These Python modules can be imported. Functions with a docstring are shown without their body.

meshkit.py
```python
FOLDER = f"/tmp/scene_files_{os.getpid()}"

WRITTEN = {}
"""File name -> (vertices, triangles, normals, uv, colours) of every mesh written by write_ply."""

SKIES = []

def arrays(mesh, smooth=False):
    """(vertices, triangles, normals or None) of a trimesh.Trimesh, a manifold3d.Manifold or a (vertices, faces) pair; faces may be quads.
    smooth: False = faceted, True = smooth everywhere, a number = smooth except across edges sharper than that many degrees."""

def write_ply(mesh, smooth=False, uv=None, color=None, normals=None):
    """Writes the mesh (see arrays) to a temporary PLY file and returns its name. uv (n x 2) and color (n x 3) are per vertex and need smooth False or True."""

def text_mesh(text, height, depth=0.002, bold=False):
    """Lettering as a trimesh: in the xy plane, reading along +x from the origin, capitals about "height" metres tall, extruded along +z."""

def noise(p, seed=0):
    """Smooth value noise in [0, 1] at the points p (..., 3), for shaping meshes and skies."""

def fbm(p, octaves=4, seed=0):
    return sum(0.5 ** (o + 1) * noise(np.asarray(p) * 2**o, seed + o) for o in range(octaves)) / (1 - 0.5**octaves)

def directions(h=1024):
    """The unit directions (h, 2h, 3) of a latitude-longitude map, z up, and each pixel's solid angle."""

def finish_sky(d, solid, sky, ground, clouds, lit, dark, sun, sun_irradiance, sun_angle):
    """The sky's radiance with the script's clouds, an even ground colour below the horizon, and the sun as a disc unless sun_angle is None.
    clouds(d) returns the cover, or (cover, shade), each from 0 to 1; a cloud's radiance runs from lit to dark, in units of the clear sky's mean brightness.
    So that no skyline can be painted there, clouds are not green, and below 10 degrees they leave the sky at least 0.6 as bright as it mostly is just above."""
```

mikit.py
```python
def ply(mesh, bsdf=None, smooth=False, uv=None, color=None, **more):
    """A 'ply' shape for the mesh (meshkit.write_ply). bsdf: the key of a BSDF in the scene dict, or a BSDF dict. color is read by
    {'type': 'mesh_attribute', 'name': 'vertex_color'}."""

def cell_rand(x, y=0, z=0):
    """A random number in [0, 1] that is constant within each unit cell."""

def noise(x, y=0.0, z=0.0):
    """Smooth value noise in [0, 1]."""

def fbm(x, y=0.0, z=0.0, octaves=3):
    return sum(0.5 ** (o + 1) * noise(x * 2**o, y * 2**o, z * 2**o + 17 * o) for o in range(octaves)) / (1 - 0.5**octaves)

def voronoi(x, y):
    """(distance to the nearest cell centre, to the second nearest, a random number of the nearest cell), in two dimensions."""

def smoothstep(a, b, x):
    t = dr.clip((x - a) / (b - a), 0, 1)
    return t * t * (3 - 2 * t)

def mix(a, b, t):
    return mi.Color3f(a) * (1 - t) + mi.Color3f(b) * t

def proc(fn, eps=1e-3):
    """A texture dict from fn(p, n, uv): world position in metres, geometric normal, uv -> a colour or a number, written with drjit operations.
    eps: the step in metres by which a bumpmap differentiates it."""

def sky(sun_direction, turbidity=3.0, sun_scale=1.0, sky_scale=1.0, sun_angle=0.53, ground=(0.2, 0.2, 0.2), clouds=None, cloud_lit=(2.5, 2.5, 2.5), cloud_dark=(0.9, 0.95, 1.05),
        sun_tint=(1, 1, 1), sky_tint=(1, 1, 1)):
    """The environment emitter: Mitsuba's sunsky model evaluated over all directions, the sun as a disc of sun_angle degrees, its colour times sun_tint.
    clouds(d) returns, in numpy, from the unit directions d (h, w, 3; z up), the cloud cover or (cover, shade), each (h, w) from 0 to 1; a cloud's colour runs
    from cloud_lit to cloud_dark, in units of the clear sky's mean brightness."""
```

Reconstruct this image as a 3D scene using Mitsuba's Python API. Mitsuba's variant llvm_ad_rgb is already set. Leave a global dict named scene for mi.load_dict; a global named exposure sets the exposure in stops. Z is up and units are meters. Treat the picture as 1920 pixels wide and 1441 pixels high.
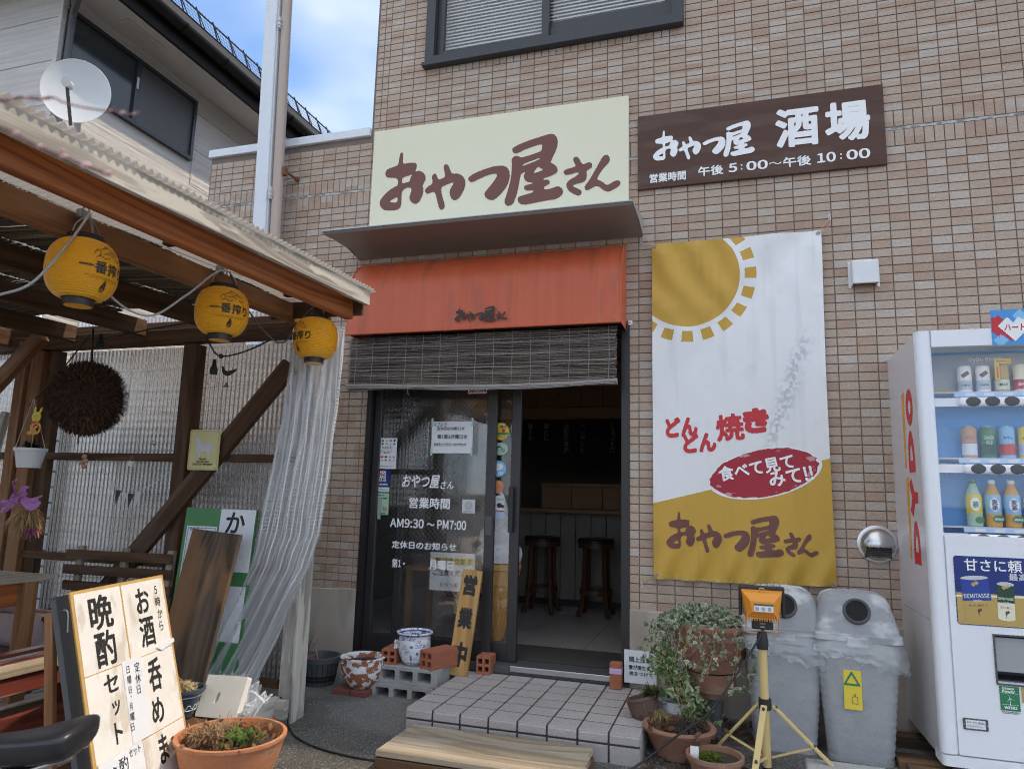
import math, random, numpy as np, trimesh, drjit as dr, mitsuba as mi, mikit, meshkit
import shapely, shapely.geometry as sg, shapely.affinity as sa, shapely.ops as so
from mikit import noise, fbm, voronoi, cell_rand, smoothstep, mix
T = mi.ScalarTransform4f
rng = random.Random(7); nrg = np.random.default_rng(11)
scene, labels = {}, {}

# ------------------------------------------------------------ camera, sky, exposure
EYE = np.array([0.5214, -4.1943, 1.1518])
YAW, PITCH, ROLL, FOCAL = -0.3049989, 0.1566899, 0.0262539, 1314.614 / 1920
_f = np.array([math.sin(YAW)*math.cos(PITCH), math.cos(YAW)*math.cos(PITCH), math.sin(PITCH)])
_r = np.array([math.cos(YAW), -math.sin(YAW), 0.0]); _u = np.cross(_r, _f)
_u = -math.sin(ROLL)*_r + math.cos(ROLL)*_u
scene['camera'] = {'type': 'thinlens', 'aperture_radius': 0.0015, 'focus_distance': 4.3, 'fov': math.degrees(2*math.atan(0.5/FOCAL)), 'fov_axis': 'x', 'near_clip': 0.05, 'far_clip': 500.0,
                   'to_world': T().look_at(origin=EYE.tolist(), target=(EYE+_f).tolist(), up=_u.tolist())}
SUN = (0.62, 0.17, 1.0)
def cloud_cover(d):
    q = d / np.maximum(d[..., 2:3], 0.08) * 1.3
    n = meshkit.fbm(np.stack([q[..., 0]*0.9, q[..., 1]*0.9, q[..., 0]*0.0], -1) + 3.7, 5, 3)
    c = np.clip((n - 0.27) / 0.40, 0.10, 1)
    return c*c*(3-2*c)*0.92, np.clip((n-0.62)*1.2, 0, 0.35)
scene['sky'] = mikit.sky(SUN, turbidity=3.0, sun_scale=0.30, sun_angle=1.2, ground=(0.2, 0.19, 0.18), clouds=cloud_cover, cloud_lit=(2.05, 2.1, 2.15), cloud_dark=(1.25, 1.3, 1.4))
exposure = 2.95

# ------------------------------------------------------------ helpers
NUM = {}
def numbered(name):
    n = NUM.get(name, 0); NUM[name] = n+1
    return name if n == 0 else f'{name}_{n:03d}'
def thing(name, label, cat, group=None):
    k = numbered(name); labels[k] = {'label': label, 'category': cat}
    if group: labels[k]['group'] = group
    return k
def part(root, name, mesh, m=None, smooth=False, label=None, kind=None, **kw):
    k = numbered(root+'__'+name)
    scene[k] = mikit.ply(mesh, m, smooth, **kw) if not isinstance(mesh, dict) else mesh
    if label or kind:
        labels[k] = {}
        if label: labels[k]['label'] = label
        if kind: labels[k]['kind'] = kind
    return k
def solo(name, mesh, m, label, cat, smooth=False, group=None, **kw):
    k = thing(name, label, cat, group); scene[k] = mikit.ply(mesh, m, smooth, **kw); return k
def struct(name, mesh, m, smooth=False, **kw):
    k = numbered(name); scene[k] = mikit.ply(mesh, m, smooth, **kw); labels[k] = {'kind': 'structure'}; return k
def cat(*ms):
    ms = [x for y in ms for x in (y if isinstance(y, (list, tuple)) else [y])]
    return trimesh.util.concatenate(ms)
def box(x0, x1, y0, y1, z0, z1):
    m = trimesh.creation.box((abs(x1-x0), abs(y1-y0), abs(z1-z0))); m.apply_translation(((x0+x1)/2, (y0+y1)/2, (z0+z1)/2)); return m
def cbox(x0, x1, y0, y1, z0, z1, c=0.004):
    a = np.array([[x0, x1], [y0, y1], [z0, z1]], float); pts = []
    for sx in (0, 1):
        for sy in (0, 1):
            for sz in (0, 1):
                p = np.array([a[0, sx], a[1, sy], a[2, sz]]); s = np.array([1-2*sx, 1-2*sy, 1-2*sz])
                for k in range(3):
                    q = p + s*c; q[k] = p[k]; pts.append(q)
    return trimesh.convex.convex_hull(np.array(pts))
def rbox(x0, x1, y0, y1, z0, z1, r=0.02, n=3):
    p = []
    for sx in (x0+r, x1-r):
        for sy in (y0+r, y1-r):
            for sz in (z0+r, z1-r):
                s = trimesh.creation.icosphere(subdivisions=2, radius=r); p.append(s.vertices + [sx, sy, sz])
    return trimesh.convex.convex_hull(np.vstack(p))
def frame_of(d):
    d = np.asarray(d, float); d = d/np.linalg.norm(d)
    a = np.array([0, 0, 1.0]) if abs(d[2]) < 0.9 else np.array([1.0, 0, 0])
    x = np.cross(a, d); x /= np.linalg.norm(x); return x, np.cross(d, x), d
def tube(pts, r, n=8, caps=True):
    p = np.asarray(pts, float); m = len(p); r = np.broadcast_to(r, m); t = np.gradient(p, axis=0)
    t /= np.linalg.norm(t, axis=1, keepdims=True)+1e-12; x, y, _ = frame_of(t[0]); v = []
    for i in range(m):
        x = x - t[i]*(x@t[i]); x /= np.linalg.norm(x); y = np.cross(t[i], x)
        a = np.arange(n)*2*np.pi/n; v.append(p[i] + r[i]*(np.cos(a)[:, None]*x + np.sin(a)[:, None]*y))
    f = []
    for i in range(m-1):
        for j in range(n):
            a, b = i*n+j, i*n+(j+1) % n; f += [[a, b, b+n], [a, b+n, a+n]]
    v = np.vstack(v)
    if caps:
        v = np.vstack([v, p[0], p[-1]]); c0, c1 = m*n, m*n+1
        for j in range(n): f += [[c0, (j+1) % n, j], [c1, (m-1)*n+j, (m-1)*n+(j+1) % n]]
    return trimesh.Trimesh(v, np.array(f), process=False)
def curve(pts, k=8):
    p = np.asarray(pts, float)
    if len(p) < 3: return p
    q = np.vstack([2*p[0]-p[1], p, 2*p[-1]-p[-2]]); out = []
    for i in range(1, len(q)-2):
        for s in np.arange(k)/k:
            a, b, c, d = q[i-1], q[i], q[i+1], q[i+2]
            out.append(0.5*(2*b+(c-a)*s+(2*a-5*b+4*c-d)*s*s+(3*b-a-3*c+d)*s**3))
    return np.array(out+[q[-2]])
def lathe(prof, n=32, at=(0, 0, 0)):
    prof = np.asarray(prof, float); m = len(prof); a = np.arange(n)*2*np.pi/n; v = []
    for r, z in prof: v.append(np.stack([r*np.cos(a), r*np.sin(a), a*0+z], 1))
    v = np.vstack(v)+np.asarray(at); f = []
    for i in range(m-1):
        for j in range(n):
            p, q = i*n+j, i*n+(j+1) % n; f += [[p, q, q+n], [p, q+n, p+n]]
    return trimesh.Trimesh(v, np.array(f), process=False)
def cyl(p0, p1, r, n=16): return tube([p0, p1], r, n)
def grid(fn, nu, nv):
    u, v = np.meshgrid(np.linspace(0, 1, nu+1), np.linspace(0, 1, nv+1), indexing='ij'); p = fn(u, v).reshape(-1, 3)
    i, j = np.meshgrid(np.arange(nu), np.arange(nv), indexing='ij'); a = (i*(nv+1)+j).ravel()
    f = np.vstack([np.stack([a, a+nv+1, a+nv+2], 1), np.stack([a, a+nv+2, a+1], 1)])
    return trimesh.Trimesh(p, f, process=False)
def on_plane(m, O, ex, ey):
    ex, ey = np.asarray(ex, float), np.asarray(ey, float); ez = np.cross(ex, ey)
    m = m.copy(); m.vertices = np.asarray(O)+m.vertices@np.stack([ex, ey, ez]); return m
def slab(geom, d=0.0015, z0=0.0):
    geom = geom.buffer(0); ms = [trimesh.creation.extrude_polygon(g, d, engine='earcut') for g in getattr(geom, 'geoms', [geom]) if g.geom_type == 'Polygon' and g.area > 1e-9]
    m = cat(ms); m.apply_translation((0, 0, z0)); return m
def rect(x0, y0, x1, y1): return sg.box(min(x0, x1), min(y0, y1), max(x0, x1), max(y0, y1))
def rrect(x0, y0, x1, y1, r): return rect(x0+r, y0+r, x1-r, y1-r).buffer(r, 6)
def circle(x, y, r, n=16): return sg.Point(x, y).buffer(r, n)
def ell(x, y, a, b): return sa.scale(sg.Point(x, y).buffer(1, 16), a, b)
# the shop's brushed name: outlines of its six characters, x and y in millimetres on the sign
LOGO = [[[222,536,233,543,244,533,245,497,246,453,285,456,330,453,349,446,355,430,352,409,344,384,377,389,405,373,424,347,427,320,417,295,404,278,413,253,414,221,403,191,388,161,367,147,345,150,323,168,309,196,315,221,326,252,317,270,289,275,268,266,249,247,249,207,251,154,240,126,210,116,159,119,120,126,93,149,82,177,84,201,108,233,151,269,194,291,219,296,214,355,151,362,128,368,114,386,114,410,124,428,169,439,213,448,216,496],[245,352,285,359,327,370,310,344,307,315,276,312,248,306],[155,183,183,201,220,216,222,171,184,175]],[[558,392,563,410,579,412,595,398,610,362,621,335,654,337,691,321,716,292,724,260,719,224,702,185,677,151,651,140,627,154,610,190,611,221,628,250,641,277,604,268,564,255,545,246,550,206,563,163,578,120,577,95,556,82,540,93,527,131,514,179,499,223,472,218,448,210,432,219,425,239,433,254,459,269,484,285,474,320,474,341,493,356,504,348,513,326,525,303,548,311,575,319,565,357]],[[741,281,747,299,775,316,821,332,867,344,918,354,969,354,1005,346,1028,322,1038,285,1035,245,1019,201,990,164,956,132,926,113,895,121,872,138,861,165,870,182,897,212,927,247,948,283,948,296,930,302,889,298,838,283,798,267,772,258,754,264]],[[1048,455,1056,472,1101,490,1161,507,1215,518,1264,527,1299,534,1328,533,1348,515,1361,486,1361,455,1352,416,1335,383,1321,349,1313,333,1336,320,1356,300,1365,276,1359,257,1333,245,1299,234,1270,230,1269,216,1290,219,1307,213,1313,195,1307,183,1291,178,1274,170,1274,150,1310,151,1339,157,1363,165,1387,154,1402,131,1401,108,1383,91,1355,76,1312,75,1263,71,1205,65,1156,60,1122,64,1104,78,1094,104,1103,121,1145,129,1204,140,1201,155,1159,155,1141,167,1136,185,1148,194,1197,201,1195,211,1168,213,1147,224,1134,251,1136,271,1147,290,1114,280,1107,239,1099,184,1088,135,1074,96,1067,74,1032,60,1012,75,1004,96,1013,128,1031,187,1045,251,1050,312,1050,363,1047,389,1058,405,1081,410,1098,403,1114,391,1178,403,1242,418,1252,424,1256,454,1256,469,1226,468,1177,457,1127,443,1093,429,1073,426,1055,436],[1125,343,1164,356,1218,370,1238,375,1247,369,1219,357,1169,343,1125,330],[1196,271,1215,297,1232,318,1249,300,1271,289,1240,279]],[[1403,254,1407,269,1433,276,1462,280,1486,287,1473,311,1464,334,1471,351,1492,352,1504,339,1516,313,1530,291,1554,301,1575,304,1589,291,1592,276,1580,258,1552,249,1556,226,1555,197,1546,178,1520,169,1487,165,1463,158,1473,145,1497,135,1521,118,1525,102,1514,84,1488,89,1455,110,1433,132,1422,158,1425,182,1449,202,1477,213,1500,228,1504,242,1486,244,1453,236,1424,232,1410,239]],[[1659,332,1673,340,1689,339,1701,324,1705,304,1696,283,1664,253,1641,221,1618,180,1641,172,1664,155,1681,136,1701,139,1729,155,1752,161,1768,153,1774,138,1763,120,1734,104,1711,94,1690,90,1665,102,1646,121,1632,133,1614,137,1591,127,1572,117,1556,113,1545,122,1542,140,1553,158,1571,180,1594,217,1622,268,1645,309]]]
def _rings(parts):
    polys, holes = [], []
    for p in parts:
        q = sg.Polygon(p)
        if not q.is_valid: q = q.buffer(0)
        polys.append(q)
    out = sg.Polygon()
    for q in polys: out = out.symmetric_difference(q)
    return out
from PIL import Image, ImageDraw, ImageFont
import glob
FONT = ImageFont.truetype(glob.glob('/opt/blender-*/*/datafiles/fonts/Noto Sans CJK Regular.woff2')[0], 240)
_gc = {}
def glyph(ch):
    """(advance, outline) of one character in em, traced the way meshkit.text_mesh does"""
    if ch in _gc: return _gc[ch]
    adv = FONT.getlength(ch); g = sg.Polygon()
    if ch.strip():
        im = Image.new('L', (int(adv)+120, 400)); ImageDraw.Draw(im).text((60, 290), ch, 255, font=FONT, anchor='ls')
        on = np.pad(np.asarray(im) > 127, ((0, 0), (1, 1))).astype(np.int8); r, a = np.nonzero(np.diff(on, axis=1) == 1); b = np.nonzero(np.diff(on, axis=1) == -1)[1]
        g = shapely.union_all(shapely.box(a, -r-1, b, -r)).buffer(0.8).buffer(-0.8).simplify(1.3)
        g = sa.affine_transform(g, [1/240, 0, 0, 1/240, -60/240, 290/240])
    _gc[ch] = (adv/240, g)
    return _gc[ch]
def text(s, size, bold=0.0, shear=0.0, wide=1.0, track=0.0, vertical=False, align='l', simp=0.0):
    """flat lettering; size = em in metres, origin at the left end of the baseline (or the top middle when vertical)"""
    gs, x = [], 0.0
    for ch in s:
        adv, g = glyph(ch)
        if vertical:
            if not g.is_empty: gs.append(sa.translate(g, -adv/2, -x-0.88))
            x += 1.0+track
        else:
            if not g.is_empty: gs.append(sa.translate(sa.scale(g, wide, 1, origin=(0, 0)), x, 0))
            x += adv*wide+track
    g = so.unary_union(gs)
    if bold: g = g.buffer(bold, 3)
    if shear: g = sa.skew(g, shear, origin=(0, 0))
    if align == 'c' and not vertical: g = sa.translate(g, -x/2)
    g = sa.scale(g, size, size, origin=(0, 0))
    return g.simplify(simp or size*0.006)
def fit(g, x0, y0, x1, y1):
    a, b, c, d = g.bounds
    g = sa.translate(g, -a, -b); return sa.translate(sa.scale(g, (x1-x0)/(c-a), (y1-y0)/(d-b), origin=(0, 0)), x0, y0)
def chaikin(p, k=2):
    p = np.asarray(p, float)
    for _ in range(k):
        q = np.roll(p, -1, 0); p = np.stack([0.75*p+0.25*q, 0.25*p+0.75*q], 1).reshape(-1, 2)
    return p
def _logo():
    out = []
    for g in LOGO:
        rs = []
        for t in g:
            pts = np.array(t, float).reshape(-1, 2)/1000.0
            rs.append(chaikin(pts))
        out.append(_rings(rs))
    return out
BRUSH = _logo()      # the six brushed characters of the shop's name, in metres on its sign
def shop_name(n=6, s=1.0): return sa.scale(so.unary_union(BRUSH[:n]), s, s, origin=(0, 0))
def write(root, geom, O, m, ex=(1, 0, 0), ey=(0, 0, 1), d=0.0012, z0=0.0006, name='lettering', label=None):
    """lettering as thin raised shapes on a plane at O spanned by ex, ey"""
    return part(root, name, on_plane(slab(geom, d, z0), O, ex, ey), m, label=label)
# ------------------------------------------------------------ materials
def two(b): return {'type': 'twosided', 'bsdf': b}
def prin(c, rough=0.5, **k):
    bc = c if isinstance(c, dict) else {'type': 'rgb', 'value': list(c)}
    return {'type': 'principled', 'base_color': bc, 'roughness': rough, **k}
def mat(name, c, rough=0.5, bump=None, bump_scale=1.0, **k):
    b = prin(c, rough, **k)
    if bump: b = {'type': 'bumpmap', 'arbitrary': bump, 'scale': bump_scale, 'bsdf': b}
    scene[name] = two(b); return name
def col(*a): return mi.Color3f(*a)
VC = {'type': 'mesh_attribute', 'name': 'vertex_color'}
VC_ = mat('m_vertex', VC, 0.6); mat('m_vertex_matt', VC, 0.9); mat('m_vertex_gloss', VC, 0.25)

def tile_tone(p, n, uv):
    i, j = dr.floor(p.x*10+0.0001), dr.floor((p.z-3.17)*20+0.0001)
    r = cell_rand(i, j, 5); s = cell_rand(i, j, 9)
    c = mix((0.38, 0.288, 0.224), (0.415, 0.322, 0.253), s)
    c = dr.select(r > 0.62, mix((0.345, 0.235, 0.172), (0.375, 0.265, 0.198), s), c)
    c = dr.select(r > 0.82, mix((0.41, 0.348, 0.295), (0.44, 0.378, 0.322), s), c)
    g = noise(p.x*310, p.y*310, p.z*310)*0.55 + noise(p.x*120+p.z*80, p.y*90, p.z*150)*0.45
    w = fbm(p.x*1.7, p.y, p.z*0.7, 3)
    return c*(0.74+0.5*g)*(0.94+0.12*w)
mat('m_tile', mikit.proc(tile_tone), 0.55)
def grout_tone(p, n, uv):
    w = fbm(p.x*6, p.y, p.z*3, 3)
    return mix((0.165, 0.13, 0.11), (0.21, 0.17, 0.148), w)
mat('m_grout', mikit.proc(grout_tone), 0.95)
def sealant(p, n, uv): return mix((0.22, 0.22, 0.21), (0.45, 0.45, 0.44), smoothstep(0.4, 0.6, fbm(p.x*40, p.y, p.z*90, 2)))
mat('m_sealant', mikit.proc(sealant), 0.8)

# every board carries uv in metres along and across the grain; the tens of v pick the kind of wood
WOODS = [((0.115, 0.062, 0.032), (0.055, 0.026, 0.013)),   # 0 brown stain
         ((0.40, 0.13, 0.035), (0.19, 0.05, 0.014)),       # 1 orange
         ((0.40, 0.37, 0.32), (0.20, 0.18, 0.155)),        # 2 weathered grey
         ((0.38, 0.32, 0.235), (0.21, 0.168, 0.118)),        # 3 pale worn plank
         ((0.55, 0.33, 0.12), (0.30, 0.16, 0.05)),         # 4 golden cedar board
         ((0.11, 0.075, 0.05), (0.04, 0.026, 0.017)),      # 5 dark slab
         ((0.30, 0.15, 0.065), (0.16, 0.07, 0.028)),       # 6 warm brown beam
         ((0.21, 0.045, 0.028), (0.10, 0.022, 0.015)),     # 7 red brown paint
         ((0.10, 0.055, 0.042), (0.085, 0.046, 0.035)),    # 8 sign board laminate
         ((0.045, 0.018, 0.010), (0.022, 0.009, 0.005))]   # 9 dark stool wood
def wood_tone(p, n, uv):
    k = dr.floor(uv.y/10); u, v = uv.x, uv.y
    warp = noise(u*1.3, v*7, 3.0)
    ring = noise(u*0.9+warp*0.8, v*55+warp*9, 1.0)
    fine = noise(u*5, v*420, 2.0)
    t = dr.clip(smoothstep(0.25, 0.8, ring)*0.65+fine*0.45, 0, 1)
    a, b = col(0.3), col(0.1)
    for i, (x, y) in enumerate(WOODS):
        a = dr.select(k == i, col(*x), a); b = dr.select(k == i, col(*y), b)
    c = a*(1-t)+b*t
    blot = smoothstep(0.44, 0.6, fbm(u*5, v*30, 9.0, 3))*dr.select(k == 2, 0.75, dr.select(k == 5, 0.0, 0.0))
    c = c*(1-blot)+col(0.56, 0.53, 0.47)*blot
    brown = smoothstep(0.46, 0.62, fbm(u*2.2+4, v*9, 3.0, 3))*dr.select(k == 5, 0.7, 0.0)
    c = c*(1-brown)+col(0.20, 0.105, 0.05)*brown
    worn = smoothstep(0.52, 0.7, fbm(u*2.5, v*14, 5.0, 3))
    pale = col(0.45, 0.41, 0.36)
    f = worn*dr.select(k == 7, 0.75, dr.select((k == 2) | (k == 3), 0.35, dr.select(k == 6, 0.12, 0.05)))
    return c*(1-f)+pale*f
mat('m_wood', mikit.proc(wood_tone), 0.72, specular=0.3)

def asphalt_tone(p, n, uv):
    a, b, r = voronoi(p.x*140, p.y*140)
    st = smoothstep(0.34, 0.22, a)*dr.select(r > 0.45, 1.0, 0.0)
    base = mix((0.085, 0.083, 0.08), (0.18, 0.175, 0.168), fbm(p.x*3, p.y*3, 0.0, 4))
    wet = smoothstep(0.45, 0.6, fbm(p.x*1.1+4, p.y*1.6, 2.0, 3)) 
    base = base*(1-0.5*wet)
    a2, b2, r2 = voronoi(p.x*62+5, p.y*62)
    st = dr.maximum(st, smoothstep(0.30, 0.2, a2)*dr.select(r2 > 0.72, 1.0, 0.0))
    stone = mix((0.14, 0.135, 0.13), (0.38, 0.36, 0.34), cell_rand(r*977, 3))
    moss = smoothstep(0.56, 0.7, fbm(p.x*5, p.y*5, 7.0, 3))*0.35
    c = base*(1-st*0.8)+stone*(st*0.8)
    return c*(1-moss)+col(0.05, 0.052, 0.03)*moss
def asphalt_bump(p, n, uv): return noise(p.x*120, p.y*120)*0.002
scene['m_asphalt'] = two({'type': 'bumpmap', 'arbitrary': mikit.proc(asphalt_bump, 0.003), 'scale': 1.0, 'bsdf': prin(mikit.proc(asphalt_tone), 0.85)})
def plaster_tone(p, n, uv):
    a = fbm(p.x*5, p.y*5, p.z*5, 4); s = smoothstep(0.5, 0.72, fbm(p.x*9, p.y*4, p.z*2.2, 3))
    c = mix((0.36, 0.31, 0.255), (0.47, 0.42, 0.36), a)
    return c*(1-0.4*s)+col(0.19, 0.17, 0.145)*(0.4*s)
mat('m_plaster', mikit.proc(plaster_tone), 0.9)
def terra_tone(p, n, uv):
    a = fbm(p.x*14, p.y*14, p.z*14, 4); g = noise(p.x*260, p.y*260, p.z*260)
    c = mix((0.36, 0.13, 0.055), (0.45, 0.19, 0.09), a)
    s = smoothstep(0.55, 0.75, fbm(p.x*7+3, p.y*7, p.z*11, 3))
    return (c*(1-0.3*s)+col(0.42, 0.33, 0.27)*(0.3*s))*(0.88+0.24*g)
mat('m_terracotta', mikit.proc(terra_tone), 0.8)
def terra_dull(p, n, uv):
    a = fbm(p.x*12, p.y*12, p.z*12, 4); s = smoothstep(0.5, 0.7, fbm(p.x*9+3, p.y*9, p.z*14, 3))
    c = mix((0.20, 0.092, 0.058), (0.29, 0.15, 0.10), a)
    return c*(1-0.35*s)+col(0.30, 0.24, 0.20)*(0.35*s)
mat('m_terracotta_dull', mikit.proc(terra_dull), 0.85)
def concrete_tone(p, n, uv):
    a = fbm(p.x*11, p.y*11, p.z*11, 4); g = noise(p.x*420, p.y*420, p.z*420)
    m = smoothstep(0.55, 0.7, fbm(p.x*8, p.y*8, p.z*8+5, 3))
    c = mix((0.22, 0.22, 0.21), (0.40, 0.40, 0.385), a)*(0.75+0.5*g)
    return c*(1-0.35*m)+col(0.13, 0.13, 0.09)*(0.35*m)
mat('m_concrete', mikit.proc(concrete_tone), 0.95)
def step_tone(p, n, uv):
    g = noise(p.x*520, p.y*520, p.z*520); h = noise(p.x*230, p.y*230, p.z*230); s = fbm(p.x*4, p.y*4, p.z*4, 4)
    c = mix((0.30, 0.275, 0.265), (0.40, 0.37, 0.36), s)
    return c*(0.62+0.5*g+0.28*h)
mat('m_step_tile', mikit.proc(step_tone), 0.6)
def siding_tone(p, n, uv):
    h = p.x+p.y
    g = fbm(h*2.2, 0.0, p.z*38, 3); s = fbm(h*1.0, 1.0, p.z*0.8, 3)
    return mix((0.44, 0.42, 0.39), (0.58, 0.56, 0.53), g)*(0.9+0.2*s)
def siding_bump(p, n, uv): return fbm((p.x+p.y)*2.6, 0.0, p.z*42, 3)*0.012
scene['m_siding'] = two({'type': 'bumpmap', 'arbitrary': mikit.proc(siding_bump, 0.004), 'scale': 1.0, 'bsdf': prin(mikit.proc(siding_tone), 0.8)})
def paper_tone(p, n, uv):
    a = fbm(p.x*30, p.y*30, p.z*14, 4); s = smoothstep(0.56, 0.72, fbm(p.x*17, p.y*17+3, p.z*6, 4))
    c = mix((0.68, 0.65, 0.60), (0.77, 0.75, 0.71), a)
    return c*(1-0.5*s)+col(0.43, 0.36, 0.25)*(0.5*s)
mat('m_old_paper', mikit.proc(paper_tone), 0.55)
def grey_plastic(p, n, uv):
    a = fbm(p.x*16, p.y*16, p.z*9, 4); g = noise(p.x*190, p.y*190, p.z*190)
    s = smoothstep(0.5, 0.66, fbm(p.x*24, p.y*24, p.z*30, 3))
    return mix((0.30, 0.31, 0.325), (0.36, 0.37, 0.385), a)*(0.9+0.2*g)*(1-0.06*s)
mat('m_bin', mikit.proc(grey_plastic), 0.5)
def lid_plastic(p, n, uv):
    a = fbm(p.x*20, p.y*20, p.z*20, 4); s = smoothstep(0.42, 0.68, fbm(p.x*13+9, p.y*13, p.z*17, 4))
    return mix((0.27, 0.28, 0.295), (0.47, 0.485, 0.50), s)*(0.85+0.3*a)
mat('m_bin_lid', mikit.proc(lid_plastic), 0.6)
def awning_tone(p, n, uv):
    # old red cloth: faded vertical panels between the hoops and thin dirt runs
    a = noise(p.x*2.1, 0.0, 0.0); st = noise(p.x*55, p.z*1.3, 0.0); w = noise(p.x*420, p.z*420, 0.0)
    run = smoothstep(0.58, 0.8, fbm(p.x*16, 0.0, p.z*2.2, 3))
    c = mix((0.46, 0.078, 0.028), (0.53, 0.115, 0.045), 0.55*a+0.45*st)
    return (c*(1-0.28*run)+col(0.16, 0.075, 0.055)*(0.28*run))*(0.93+0.14*w)
mat('m_awning', mikit.proc(awning_tone), 0.45)
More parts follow.
